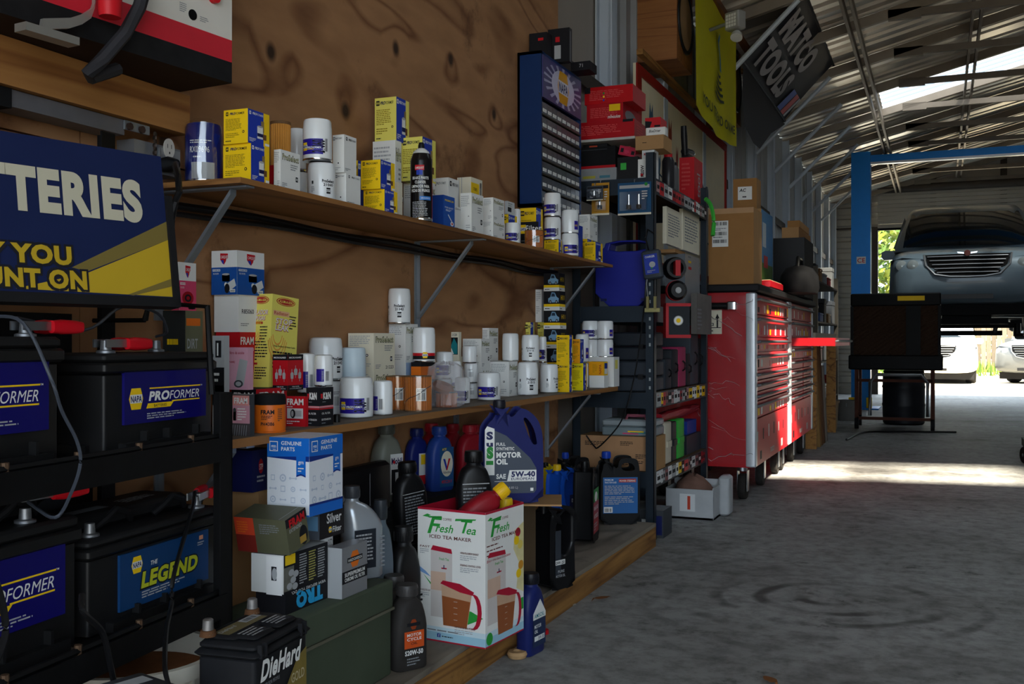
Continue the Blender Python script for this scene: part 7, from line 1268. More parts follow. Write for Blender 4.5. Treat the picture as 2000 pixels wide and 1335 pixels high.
# beneath the rack
bx = BX('parts_box', 'dark box with white and blue end on the floor under the rack', 0, 1235, 1296, 1312, 985, .03, lambda mb, FA, a, FB, b, h: (mb.rect(FA, a*.3, h*.15, a*.2, h*.5, WHITE), mb.rect(FA, a*.55, h*.1, a*.4, h*.7, NAVY)), y=4.70, cols=(DGREY, DGREY, GREY)); o = bx.o; o.location.z = .001
p, q = hy(1296, 1000, 5.22), hy(1397, 1010, 5.30); t = thing('white_tub', 'cut open white plastic jug full of brown rags on the concrete by the rack', 'tub', frame((p.x, 5.26, .001), (1, 0, 0), (0, 1, 0))); w_ = q.x-p.x; TB = mat('#a9abac', .5, var=.15)
for a, b in (((0, 0, 0), (w_, .2, .012)), ((0, 0, 0), (w_, .008, .155)), ((0, .192, 0), (w_, .2, .19)), ((0, 0, 0), (.008, .2, .16)), ((w_-.008, 0, 0), (w_, .2, .165))): MB().rbox(a, b, .004, TB, c=.001).build('wall', t)
MB().rbox((w_-.01, .15, .0), (w_+.05, .28, .21), .02, TB).build('spout_end', t)
m = MB(); m.box((w_*.3, -.0012, .04), (w_*.62, 0, .13), GREYW); m.box((w_*.46, -.002, .05), (w_*.52, -.0012, .12), mat('#c0442e', .5)); m.build('label', t)
rings = []; g = random.Random(3)
for i, (f_, z_) in enumerate(((1, .02), (1, .12), (.8, .17), (.5, .2), (.15, .22))): rings.append([(w_*.5+(w_*.46*f_*math.cos(2*math.pi*k/16))*g.uniform(.85, 1.02), .1+.085*f_*math.sin(2*math.pi*k/16)*g.uniform(.85, 1), z_+g.uniform(-.012, .015)*(i > 0)) for k in range(16)])
o = MB().loft(rings, mat('#6b4f44', .9, var=.35, scale=22), None, True).build('rags'); o.matrix_world = t.matrix_world.copy() if 0 else frame((p.x, 5.26, .001), (1, 0, 0), (0, 1, 0)); tag(o, 'brown oily rags heaped in the white tub', 'rags')
cable('white to green hose hanging down at the far rack post', [hx(1378, 388, -1.2), hx(1388, 400, -1.18), hx(1394, 430, -1.17), hx(1392, 460, -1.17)], .012, mat('#3fae3f', .4, var=.1), name='hose')
# ================================================================= TOOL CHESTS, WALL PIECES
XT = -.972; ZT0, ZT1, ZC_ = .20, 1.205, 1.252; BKX = -1.62
TR_ = mat('#a8101a', .4, 0, var=.06, coat=.1); DRW = mat('#b0121c', .42, 0, var=.06); ALU = mat('#c4c7cb', .32, .35, var=.05); TRIM = mat('#4b4c50', .42, .3)
CTR = mat('#1a1a1c', .6, var=.15)
def chest(lb, y0, y1, rows, lower_split=None, open_row=None):
    t = thing('tool_chest', lb, 'tool chest', T(XT, y0, 0)); L_ = y1-y0; D_ = XT-BKX
    def bx(lo, hi, m, name, par=t): return MB().box(lo, hi, m).build(name, par)
    bx((-D_, 0, ZT0), (-.03, L_, ZT1), TR_, 'cabinet')
    for y in (-.004, L_-.055): MB().rbox((-.055 if y < 0 else -.0295, y, ZT0+.001), (.006, y+.058, ZT1-.001), .012, ALU).build('corner_trim', t)
    gr = random.Random(int(y0*10))
    def drawer(ya, yb, za, zb, out=0, plain=False):
        d = MB().box((-.028, ya, za+.004), (-.002+out, yb, zb-.004), DRW).build('drawer', t)
        hz_ = zb-.03
        if not plain:
            MB().tube([(.002+out, ya+.004, hz_), (.016+out, ya+.004, hz_+.004), (.016+out, yb-.004, hz_+.004), (.002+out, yb-.004, hz_)], .009, TRIM, 8).build('handle', d)
        n = int((yb-ya)/.11)
        if zb-za > .08 and not out:
            for k in range(n):
                if gr.random() < .7:
                    s_ = MB(); c = gr.choice([WHITE, GREYW, LGREY, mat('#d8b8b0', .5), RED, YEL] if gr.random() < .9 else [INK]); y_ = ya+.05+k*(yb-ya-.1)/max(1, n-1); hh_ = min(zb-za-.06, gr.uniform(.03, .07)); s_.box((-.0018, y_, za+.015), (-.0008, y_+gr.uniform(.025, .06), za+.015+hh_), c); s_.build('sticker', d)
        return d
    z = ZT1-.012
    for i, hgt in enumerate(rows):
        za = z-hgt
        if lower_split and i >= lower_split:
            drawer(.06, L_*.55, za, z); drawer(L_*.58, L_-.06, za, z)
        elif i == open_row:
            d = drawer(.06, L_-.06, za, z, .30); m = MB(); m.box((.0, .065, za+.005), (.29, L_-.065, za+.012), CTR); m.box((.0, .062, za+.005), (.3, .066, z-.01), DRW); m.box((.0, L_-.066, za+.005), (.3, L_-.062, z-.01), DRW); m.build('drawer_tray', d)
            MB().box((.05, .12, za+.013), (.25, L_-.12, z-.004), BLKM).build('tray_liner', d)
        else: drawer(.06, L_-.06, za, z)
        z = za
    bx((-.028, .06, ZT0), (-.004, L_-.06, z-.006), DRW, 'kick_panel')
    m = MB(); gr2 = random.Random(3); M_ = frame((-.0035, .07, ZT0), (0, 1, 0), (0, 0, 1)); wk = L_-.14
    for k in range(6): m.rect(M_, wk*(.02+.16*k), (z-ZT0)*.5, .035, gr2.uniform(.05, .09), gr2.choice([GREYW, LGREY, YEL, INK]), .0005)
    m.text(M_, 'matco', wk*.4, (z-ZT0)*.12, .045, LGREY, w=.16, sh=.3); m.rect(M_, wk*.1, (z-ZT0)*.1, .06, .05, INK, .0005); m.rect(M_, wk*.75, (z-ZT0)*.1, .08, .05, LGREY, .0005); m.build('stickers', t)
    for x in (-.09, -D_+.09):
        for y in (.1, L_*.5, L_-.1):
            c = MB(); c.cyl((x, y, ZT0), (x, y, ZT0-.03), .03, STEEL, 10); c.box((x-.03, y-.004, .05), (x-.026, y+.06, ZT0-.03), STEEL); c.box((x+.026, y-.004, .05), (x+.03, y+.06, ZT0-.03), STEEL)
            cc = c.build('caster', t); w_ = MB(); w_.lathe([(.02, -.022), (.07, -.022), (.076, -.014), (.076, .014), (.07, .022), (.02, .022)], mat('#2a2725', .75, var=.4, scale=40), 20, T(x, y+.03, .0765) @ RY(90)); w_.lathe([(.001, -.026), (.018, -.026), (.018, .026), (.001, .026)], STEEL, 12, T(x, y+.03, .0765) @ RY(90)); w_.build('wheel', cc)
    return t
t1 = chest('near red roller tool chest with silver corner trims', 5.93, 7.385, [.115, .13, .085, .105, .06, .065, .055, .10])
t2 = chest('far red roller tool chest with one drawer pulled open', 7.41, 8.78, [.115, .125, .065, .09, .075, .06, .06, .06, .06], lower_split=4, open_row=2)
o = MB().rbox((BKX-.01, 5.90, ZT1+.001), (XT+.03, 8.80, ZC_), .015, CTR).build('worktop'); tag(o, 'long black worktop lying across both red tool chests', 'worktop')
# side of near chest: handle, label, film
P = hy(1387, 598, 5.93); Q = hy(1448, 598, 5.93)
m = MB(); m.cyl((P.x-XT, -.035, P.z), (Q.x-XT-.06, -.035, P.z), .02, BLK, 12); m.build('push_handle', t1); h_ = MB(); h_.rbox((Q.x-XT-.075, -.058, P.z-.025), (Q.x-XT-.02, .0, P.z+.025), .008, CHROME); h_.build('handle_bracket', t1)
p, q = hy(1370, 652, 5.93), hy(1410, 605, 5.93); m = MB(); M_ = frame((p.x-XT, -.001, p.z), (1, 0, 0), (0, 0, 1)); w_, hh = q.x-p.x, q.z-p.z; m.rect(M_, 0, 0, w_, hh, CREAM, 0); m.poly(M_, [(w_*.78, hh*.85), (w_*.88, hh*.65), (w_*.82, hh*.65), (w_*.82, hh*.28), (w_*.74, hh*.28), (w_*.74, hh*.65), (w_*.68, hh*.65)], INK, .0005); m.rect(M_, w_*.3, hh*.25, w_*.65, hh*.03, INK, .0005); m.rect(M_, w_*.3, hh*.34, w_*.3, hh*.12, INK, .0005); m.rect(M_, w_*.34, hh*.36, w_*.22, hh*.08, CREAM, .0008); m.lines(M_, w_*.3, hh*.08, w_*.6, hh*.1, 1, INK, 3); m.build('shipping_label', t1)
fm = MB(); g = random.Random(6); n = 14; vs = []; D_ = XT-BKX
for i in range(n+1):
    for j in range(22): vs.append((-D_+.02+(D_-.03)*i/n, -.006-.007*g.random()*(1+.8*math.sin(i*1.7+j*.9)), ZT0+.02+(ZT1-ZT0-.04)*j/21))
FILM2 = FILM.copy(); FILM2.name = 'stretch_film'; FILM2.node_tree.nodes['Mix Shader'].inputs[0].default_value = .02; FILM2.node_tree.nodes['Glossy BSDF'].inputs['Roughness'].default_value = .3
fm.add(vs, [(i*22+j, (i+1)*22+j, (i+1)*22+j+1, i*22+j+1) for i in range(n) for j in range(21)], FILM2, None, True); fm.build('stretch_film', t1); cr_ = MB(); g = random.Random(2); CRM = mat('#b9a9ac', .3, 0, 0, alpha=.4)
for k in range(26):
    x, z = -D_+g.uniform(.02, .5)*D_*1.6, ZT0+g.uniform(.05, .95)*(ZT1-ZT0); p_ = [(x, -.016, z)]
    for q_ in range(6): x += g.uniform(.01, .05); z += g.gauss(0, .012)-.006*(k % 3); p_.append((min(x, -.01), -.016, z))
    cr_.tube(p_, g.uniform(.0008, .0022), CRM, 4)
o = cr_.build('film_creases', t1); o['kind'] = 'stuff'
# on the worktop
def WB(lb, y, u0, u1, u2, vt, base, cols, st=None, name='cardboard_box', **k): return BX(name, lb, 0, u0, u1, u2, vt, base, st, None, y=y, cols=cols, **k)
def shiplab(mb, FA, a, FB, b, h):
    mb.rect(FA, a*.08, h*.5, a*.36, h*.34, WHITE); [mb.bars(FA, a*.1, h*y, a*.32, h*.045, 14, INK, 3+i, .0008) for i, y in enumerate((.78, .65, .55))]; mb.lines(FA, a*.1, h*.71, a*.3, h*.04, 2, GREY, 2, .0008); mb.lines(FA, a*.1, h*.61, a*.3, h*.03, 1, GREY, 2, .0008); mb.rect(FA, 0, h*.93, a, h*.07, mat('#b8906a', .8), .0004)
CD2 = mat('#9a6f42', .8, var=.1)
c1 = WB('large cardboard box with a barcode label on the worktop', 5.98, 1384, 1472, 1488, 404, ZC_, (CD2, CARD, CARD), shiplab)
SKB = mat('#3f84b8', .4, var=.15, scale=4); cb = WB('tall box printed with blue sky and green field behind the cardboard box', 6.78, 1436, 1487, 1509, 407, ZC_, (CARD, SKB, CARD), lambda mb, FA, a, FB, b, h: (mb.rect(FB, 0, 0, b, h*.35, mat('#4d6a34', .5, var=.3, scale=30)), mb.rect(FB, b*.2, h*.3, b*.35, h*.15, RED, .0006), mb.rect(FB, b*.1, h*.55, b*.3, h*.3, mat('#cfd8dc', .5, var=.2), .0006)))
WB('small cardboard box with white label on the tall printed box', 6.80, 1432, 1478, 1486, 347, cb.top, (CD2, CARD, CARD), lambda mb, FA, a, FB, b, h: (mb.rect(FA, a*.2, h*.32, a*.6, h*.42, WHITE), mb.text(FA, 'AC', a*.26, h*.58, h*.1, INK, sh=.2, z=.0008, bold=.03), mb.lines(FA, a*.4, h*.36, a*.35, h*.1, 1, INK, 3, .0008)))
st_ = WB('black stereo speaker cabinet with red top on the worktop', 7.72, 1510, 1571, 1588, 463, ZC_, (BLK, BLKM, DRED), None, 'speaker_cabinet')
s2 = WB('brown box lying on the black speaker cabinet', 7.75, 1527, 1560, 1583, 443, st_.top, (CARD, CD2, CARD)); WB('smaller brown box stacked on the speaker cabinet box', 7.77, 1538, 1562, 1580, 430, s2.top, (CD2, CARD, CD2))
t = thing('tool_bag', 'rounded black tool bag resting at the worktop edge', 'bag', T(*(lambda p: (p.x, p.y, ZC_))(hy(1562, 575, 7.25)))); g = random.Random(1)
MB().loft([[(.13*f_*math.cos(a), .26*f_*math.sin(a), z) for a in [2*math.pi*k/20 for k in range(20)]] for f_, z in ((.9, 0), (1, .04), (.95, .12), (.7, .17), (.3, .19))], BLKM).build('body', t); MB().tube([(0, -.12, .17), (0, -.08, .24), (0, .08, .24), (0, .12, .17)], .014, BLK, 8).build('handle', t)
p = hx(1487, 575, -1.02); rb_ = MB(); rb_.rbox((0, 0, 0), (.52, .09, .045), .01, mat('#c01420', .35)); t = thing('parts_tray', 'red edged tray with a pale top at the front of the worktop', 'tray', frame((-.946, 6.37, ZC_), (0, 1, 0), (-1, 0, 0))); rb_.build('tray', t); MB().box((.02, .01, .045), (.5, .08, .05), mat('#e8dcae', .5, var=.08)).build('pad', t); MB().cyl((.42, .03, .05), (.42, .03, .056), .012, INK).build('knob', t)
# ---- painted pegboard
XPB = XS+.105; PBm = mat('#e2d6b6', .7, var=.12, scale=5); y0, y1 = hx(1242, 120, XPB).y, hx(1417, 300, XPB).y; z1p = zat(283, V(XPB, y1, 0)); z0p = z1p-1.22
t = thing('tool_board', 'cream painted tool board with red border and tool outlines', 'board', frame((XPB, y0, z0p), (0, 1, 0), (-1, 0, 0))); L_ = y1-y0
MB().box((0, 0, 0), (L_, .018, 1.22), PBm).build('board', t)
for a, b in (((0, -.012, 1.16), (L_, 0, 1.22)), ((0, -.012, 0), (.09, 0, 1.16)), ((L_-.05, -.012, 0), (L_, 0, 1.16)), ((.09, -.012, 0), (L_-.05, 0, .05))): MB().box(a, b, mat('#8e2018', .6, var=.2)).build('border', t)
BP = mat('#3f5f74', .6, var=.2); RP = mat('#94402c', .6, var=.2); M_ = frame((0, -.0008, 0), (1, 0, 0), (0, 0, 1)); m = MB()
def wrench(x, z, h, c, w=.03): m.poly(M_, [(x-w*.25, z), (x+w*.25, z), (x+w*.4, z+h*.6), (x+w*1.0, z+h*.8), (x+w*.7, z+h), (x, z+h*.88), (x-w*.7, z+h), (x-w, z+h*.8), (x-w*.4, z+h*.6)], c, .0002*len(m.v)/9)
for x, z, h, c, w in ((.85, .45, .6, RP, .05), (1.05, .4, .5, RP, .035), (1.25, .45, .5, RP, .03), (1.42, .42, .45, RP, .03), (1.6, .35, .42, RP, .035), (.35, .55, .5, BP, .05), (.42, .4, .3, BP, .05), (.55, .42, .35, BP, .04), (2.05, .35, .4, BP, .05)): wrench(x, z, h, c, w)
for q in ([(.28, .5), (.36, .7), (.42, .95)], [(.45, .65), (.62, .62), (.75, .55)], [(1.85, .25), (2.0, .32), (2.15, .3)], [(1.9, .55), (2.0, .62), (2.1, .6)], [(1.8, .8), (1.9, .72), (2.05, .75)]): m.tube([M_ @ V(a, b, 0) for a, b in q], .006, BP, 5)
m.build('painted_outlines', t)
# ---- speakers high on the wall
SPW = wood('speaker_wood', '#a06a3c', '#7a4a26', grain=(3, .6, 8), rough=.5)
def spk(lb, x, y, ub_, vb_, n):
    b = hy(1322, 113, 6.3); zb = 2.69; t = thing('speaker', lb, 'speaker', frame((x, y, zb), (0, 1, 0), (-1, 0, 0))); W_, D_, H_ = .43, x-XS-.012, .60
    MB().box((0, 0, 0), (W_, D_, H_), SPW).build('cabinet', t)
    for cz, r in ((.29, .195), (.54, .04)):
        MB().lathe([(r, 0), (r*1.08, .004), (r*1.06, .012), (r*.95, .014), (r*.93, .004), (r, 0)], mat('#15181c', .4), 32, T(W_/2, 0, cz) @ RX(90)).build('surround', t); MB().lathe([(r*.94, .003), (r*.5, -.0), (r*.3, .006), (.001, .012)], mat('#a88a66', .6, var=.1), 28, T(W_/2, -.001, cz) @ RX(90)).build('cone', t)
XSP = hy(1322, 113, 6.3).x
spk('wooden loudspeaker high on the wall at the near side of the yellow flag', XSP, 6.3, 0, 0, 0); spk('wooden loudspeaker high on the wall between the yellow and black flags', XSP, 8.1, 0, 0, 1)
o = MB().box((XS+.11, 6.0, 2.655), (XS+.15, 8.9, 2.688), TWO).build('speaker_ledge'); tag(o, 'narrow wooden ledge carrying the two loudspeakers on the wall', 'ledge')
# ---- yellow flag
XFL = -1.43; zp = CH+(667.5-0)*den(hx(1395, 0, XFL))/F
t = thing('flag_pole', 'brown wooden rail along the wall that the yellow flag hangs from', 'rail', T(0, 0, 0)); MB().box((XFL-.02, 6.1, zp-.02), (XFL+.02, 9.2, zp+.03), wood('rail_wood', '#7a4a24', '#54301a', grain=(4, .5, 8))).build('rail', t)
for y in (6.25, 9.0): MB().box((XS+.01, y-.02, zp-.015), (XFL-.02, y+.02, zp+.025), TWO).build('rail_arm', t)
ya, yb = hx(1355, 200, XFL).y, hx(1439, 200, XFL).y; zb_ = zat(205, V(XFL, ya, 0)); FY = mat('#c9c21c', .7, var=.06, scale=6); n, mm = 40, 18; W_ = yb-ya; H_ = zp-.02-zb_
def wav(u, v): return XFL+.008*math.sin(u*17+v*2)*(.25+.75*v)+.010*math.sin(u*5+1)
def flagp(p): u, v = p[0]/W_, 1-p[1]/H_; sag = (.055*math.sin(u*math.pi)*(1 if v > .9 else 0)); return V(wav(u, v)+p[2], ya+p[0], zb_+p[1]-.05*v*math.sin(u*math.pi*1.0))
t = thing('yellow_flag', 'yellow flag with a coiled snake print hanging on the wall', 'flag', T(0, 0, 0)); m = MB(); vs = [flagp((W_*i/n, H_*j/mm, 0)) for i in range(n+1) for j in range(mm+1)]; k = mm+1
m.add(vs, [(i*k+j, (i+1)*k+j, (i+1)*k+j+1, i*k+j+1) for i in range(n) for j in range(mm)], FY, None, True); m.build('cloth', t)
m = MB(); FB_ = mat('#3a4534', .7, var=.1); FBL = mat('#4a86a0', .7, var=.1)
m.text(flagp, 'YOU TREAD ON ME', W_*.12, H_*.1, H_*.075, FB_, w=W_*.82, bold=.02, z=.014); m.build('lettering', t); m = MB()
cx, cy = W_*.52, H_*.42
for i in range(5): m.add([(cx+a*W_*(.13-.02*i), cy-H_*.13+H_*(.045*i+b*.7), .013) for a, b in ((-1, 0), (-.4, -.02), (.4, -.02), (1, 0), (1, .034), (.4, .014), (-.4, .014), (-1, .034))], [(0, 1, 6, 7), (1, 2, 5, 6), (2, 3, 4, 5)], FB_, flagp)
m.build('snake_coil', t); m = MB()
m.add([(cx+W_*x, cy+H_*y, .013+.0003*i) for i, (x, y) in enumerate(((.03, .1), (.07, .1), (.05, .2), (-.02, .3), (.02, .36), (-.01, .38), (-.06, .3), (0, .2)))], [(0, 1, 2, 7), (7, 2, 3, 6), (6, 3, 4, 5)], FBL, flagp); m.build('snake_head', t)
# ---- flood light under the roof
p = hx(1432, 40, -1.25); t = thing('flood_light', 'white twin flood light fixed to the wooden rail under the roof', 'lamp', T(*p)); MB().rbox((-.06, -.02, -.06), (.06, .06, .06), .012, mat('#9a9a95', .5), RZ(-30)).build('housing', t)
m = MB(); M2 = RZ(-30) @ frame((-.05, -.021, -.05), (1, 0, 0), (0, 0, 1)); [m.rect(M2, .006+.022*i, .006+.022*j, .018, .018, WHITE, .0004) for i in range(4) for j in range(4)]; m.build('led_lens', t); MB().lathe([(.02, 0), (.035, .02), (.04, .05), (.001, .055)], mat('#c9c9c4', .4), 16, T(.02, .03, -.07) @ RX(150)).build('sensor', t); MB().cyl((0, .02, 0), (-.17, .08, -.02), .012, GALV).build('mounting_arm', t)
# ---- black banner on the knee braces
ytr = [y for y in TR if y > 7.5]; yb0, yb1 = 8.06, 10.32; xt, zt_, xb, zb2 = -.95, 3.60, -1.41, 3.10; t = thing('black_banner', 'black banner with white block lettering slung under the roof braces', 'banner', T(0, 0, 0)); BN = mat('#26272d', .6, var=.12, scale=4)
up = V(xt-xb, 0, zt_-zb2); Lb = up.length; up.normalize(); nb = V(0, 1, 0).cross(up); MBn = frame((xb, yb0, zb2), (0, 1, 0), up); Wb = yb1-yb0
m = MB(); n = 10; vs = [MBn @ V(Wb*i/n, Lb*j/4, .012*math.sin(i*1.1)*math.sin(j*.8)) for i in range(n+1) for j in range(5)]; m.add(vs, [(i*5+j, (i+1)*5+j, (i+1)*5+j+1, i*5+j+1) for i in range(n) for j in range(4)], BN, None, True)
dr = [(0, .50), (.18, .56), (.32, .55), (.6, .3), (.85, .14), (1, .04)]; vs = []
for f_, d in dr: vs += [(xb, yb0+Wb*f_, zb2), (xb-.012, yb0+Wb*f_, zb2-d*.5), (xb+.01, yb0+Wb*f_, zb2-d)]
m.add(vs, [(3*i+j, 3*i+3+j, 3*i+4+j, 3*i+1+j) for i in range(len(dr)-1) for j in range(2)], BN, None, True); m.build('cloth', t)
m = MB(); LW = mat('#a5a2a4', .6, var=.05); Mz = MBn @ T(0, 0, .014)
m.text(Mz, 'MATCO', Wb*.06, Lb*.53, Lb*.32, LW, w=Wb*.62, bold=.06, z=.006); m.text(Mz, 'TOOLS', Wb*.04, Lb*.10, Lb*.32, LW, w=Wb*.6, bold=.06, z=.006)
m.build('lettering', t)
for c, a, b in ((BLUE, .72, .80), (RED, .81, .88), (mat('#c9c9d0', .5), .89, .92)): m = MB(); m.poly(Mz, [(Wb*a, Lb*.02), (Wb*b, Lb*.02), (Wb*b+.06, Lb*.34), (Wb*a+.06, Lb*.34)], c, .006); m.build('stripe', t)
for x, z in ((xt, zt_+.004), (xb, zb2)): MB().tube([(x, yb0-.06, z), (x, yb1+.06, z)], .012, DGREY, 6).build('hanging_rod', t)
# boxes leaning past: cardboard behind chest, far wall board
# ================================================================= FAR END: LIFT, VAN, COOLER, BENCH, OUTSIDE
LB_ = mat('#1a86dc', .35, .1, var=.06)
LY = 14.98; LXL, LXR = -1.0, 1.62
t = thing('vehicle_lift', 'blue two post vehicle lift holding the grey minivan up', 'lift', T(0, LY, 0))
for s, x in ((1, LXL), (-1, LXR)):
    c = MB(); c.box((x-.125, -.14, 0), (x+.125, -.12, 3.53), LB_); c.box((x-.125, -.12, 0), (x-.105, .14, 3.53), LB_); c.box((x+.105, -.12, 0), (x+.125, .14, 3.53), LB_); c.build('column', t)
    MB().box((x-.24, -.3, 0), (x+.24, .3, .02), LB_).box((x-.15, -.25, .02), (x-.08, -.15, .16), YEL).box((x+.08, -.25, .02), (x+.15, -.15, .16), YEL).build('base_plate', t)
    MB().box((x-.1, -.16, .95), (x+.1, .1, 1.45), BLK).build('carriage', t)
    for sy in (-1, 1): MB().cyl((x+s*.05, sy*.1, 1.0), (x+s*.62, sy*.95, 1.0), .045, BLK, 8).cyl((x+s*.62, sy*.95, 1.0), (x+s*.62, sy*.95, 1.18), .05, BLK, 10).build('swing_arm', t)
MB().box((LXL+.126, -.1, 3.39), (LXR-.126, .12, 3.485), LB_).box((LXL+.126, -.105, 3.36), (LXR-.126, -.02, 3.389), STEEL).build('cross_beam', t)
p = hy(1682, 508, LY-.141); MB().box((p.x-.06, -.1425, p.z-.05), (p.x+.06, -.1402, p.z+.05), WHITE).text(frame((0, -.143, 0), (1, 0, 0), (0, 0, 1)), 'CE', p.x, p.z-.03, .06, RED, al='c').build('sticker', t)
GLS = mat('#10161a', .06, 0, var=0); CHR = CHROME; LAMP_ = mat('#7f898c', .15, .3, var=.1)
GS_ = mat('#6f7276', .35, .6)
def ring(y, hb, ht, z0, z1, n=20, e=.35):
    o = []
    for k in range(n):
        a = 2*math.pi*(k+.5)/n; cx, cz = math.cos(a), math.sin(a); cx = math.copysign(abs(cx)**e, cx); cz = math.copysign(abs(cz)**e, cz); h = hb+(ht-hb)*(cz+1)/2; o.append((h*cx, y, (z0+z1)/2+(z1-z0)/2*cz))
    return o
def vehicle(name, lb, M, col, detail=True, L_=4.9, hgt=1.74, cat='car'):
    t = thing(name, lb, cat, M); m = mat(col, .34, .1, var=.04, coat=.25)
    rs = [(0, .70, .66, .34, .68), (.04, .84, .8, .28, .80), (.11, .92, .88, .25, .88), (.30, .965, .93, .24, .95), (.7, .98, .95, .24, 1.0), (1.05, .985, .95, .24, 1.05), (1.5, .985, .95, .24, 1.12), (L_-.5, .985, .94, .24, 1.12), (L_-.06, .95, .9, .3, 1.08), (L_, .85, .8, .4, .95)]
    MB().loft([ring(*r) for r in rs], m).build('body', t)
    gh = MB(); rr_ = []
    for z, y0, y1, hw in ((1.0, .86, L_-.1, .92), (hgt-.12, 1.72, L_-.35, .76), (hgt-.03, 1.9, L_-.5, .70), (hgt, 2.1, L_-.7, .55)): rr_.append(rr(2*hw, y1-y0, .22, z, 0, (y0+y1)/2, 4))
    gh.loft(rr_, m); gh.build('roof', t)
    w_ = MB(); vs = []
    for z, y, hw in ((1.06, .885, .80), (1.35, 1.24, .765), (hgt-.14, 1.66, .70)):
        for k in range(9): x = hw*(k-4)/4; vs.append((x, y+.10*(x/hw)**4-.012, z))
    w_.add(vs, [(i*9+k, i*9+k+1, i*9+k+10, i*9+k+9) for i in range(2) for k in range(8)], GLS, None, True); w_.build('windshield', t)
    for s in (-1, 1):
        MB().add([(s*.935, 1.35, 1.1), (s*.935, L_-.7, 1.1), (s*.80, L_-.8, hgt-.16), (s*.80, 1.85, hgt-.16)], [(0, 1, 2, 3)], GLS).build('side_window', t)
        b = MB(); b.loft([[(s*(.97+.16*c0)+s*.02, 1.12+dy, .97+.13*c1) for c0, c1 in ((-.5, -.45), (.4, -.5), (.62, -.2), (.62, .35), (.3, .55), (-.5, .5))] for dy in (0, .05, .1)], m); b.build('mirror', t)
        MB().add([(s*.56, .03, .665), (s*.74, .03, .64), (s*.90, .18, .66), (s*.93, .26, .83), (s*.78, .085, .85), (s*.56, .07, .83)], [tuple(range(6))], BLK).build('headlight_housing', t)
        for x, y in ((.65, .045), (.79, .075)): MB().lathe([(.075, 0), (.07, .02), (.045, .03), (.001, .035)], LAMP_, 18, T(s*x, y, .745) @ RX(90)).build('headlight', t)
        MB().lathe([(.035, 0), (.03, .01), (.001, .012)], LAMP_, 12, T(s*.7, .035, .38) @ RX(90)).build('fog_lamp', t)
        for y in (1.0, L_-.9):
            wz = .33-(.08 if detail else 0); W_ = T(s*.82, y, wz) @ RY(90); wh = MB(); wh.lathe([(.2, -.11), (.31, -.11), (.335, -.07), (.335, .07), (.31, .11), (.2, .11)], BLKM, 26, W_); wt = wh.build('tyre', t); MB().lathe([(.205, -.09), (.205, .1), (.19, .105), (.06, .09), (.001, .095)], STEEL, 20, W_).build('rim', t)
    g = MB(); G = [(-.5, .875), (.5, .875), (.47, .74), (.36, .62), (.2, .595), (-.2, .595), (-.36, .62), (-.47, .74)]
    g.add([(x, -.026+.12*(z-.6)+.03*(abs(x)/.5)**2, z) for x, z in G]+[(0, -.026, .6), (0, .008, .88)], [(0, 9, 8, 5, 6, 7), (9, 1, 2, 3, 4, 8), (4, 5, 8)], mat('#050506', .8, var=0)); g.build('grille_back', t)
    for k in range(5):
        z = .64+k*.052; hw = .36+.032*k*.9; MB().tube([(x, -.034+.12*(z-.6)+.03*(abs(x)/.5)**2, z) for x in [hw*(i-4)/4 for i in range(9)]], .007, GS_, 6).build('grille_slat', t)
    MB().tube([(x*1.03, -.034+.12*(z-.6)+.03*(abs(x)/.5)**2, z) for x, z in [(.5, .88), (.48, .74), (.37, .615), (.2, .585), (0, .58), (-.2, .585), (-.37, .615), (-.48, .74), (-.5, .88)]], .014, GS_, 6).build('grille_surround', t)
    e = MB(); e.lathe([(.04, 0), (.036, .012), (.001, .014)], mat('#4a2420', .4, .3), 16, T(0, -.012, .885) @ RX(90)); [e.add([(s*.04, -.014, .895), (s*.12, -.012, .905), (s*.11, -.012, .885), (s*.04, -.014, .875)], [(0, 1, 2, 3)], CHR) for s in (-1, 1)]; e.build('badge', t)
    MB().box((-.36, -.012, .30), (.3, .03, .36), BLK).build('lower_grille', t); MB().box((-.88, .3, .10), (.88, L_-.3, .26), BLKM).build('underbody', t)
    return t
sv = .945; vx, vy, vz = .31, 13.55, 1.16; MV = T(vx, vy, vz) @ Matrix.Scale(sv, 4)
vt_ = vehicle('minivan', 'grey blue minivan raised on the blue lift facing the camera', MV, '#56656f')
u_ = MB(); [u_.cyl((-.8, y, .16), (.8, y, .12), .04, STEEL if k % 2 else BLKM, 8) for k, y in enumerate((.9, 1.5, 2.6, 3.8))]; u_.tube([(.2, .6, .12), (.25, 1.6, .08), (.35, 2.6, .1), (.3, 4.4, .12)], .05, STEEL, 8); u_.box((-.3, .5, .05), (.3, 1.2, .16), BLKM); u_.box((-.62, 1.3, -.06), (.62, 1.4, .02), BLKM); u_.box((-.5, .45, -.02), (.5, .6, .06), BLKM); u_.box((-.5, 1.85, -.16), (.5, 1.95, -.09), BLKM); u_.cyl((-.4, 1.4, -.02), (-.4, 1.9, -.12), .03, BLKM, 8); u_.cyl((.4, 1.4, -.02), (.4, 1.9, -.12), .03, BLKM, 8); u_.build('exhaust_and_axles', vt_)
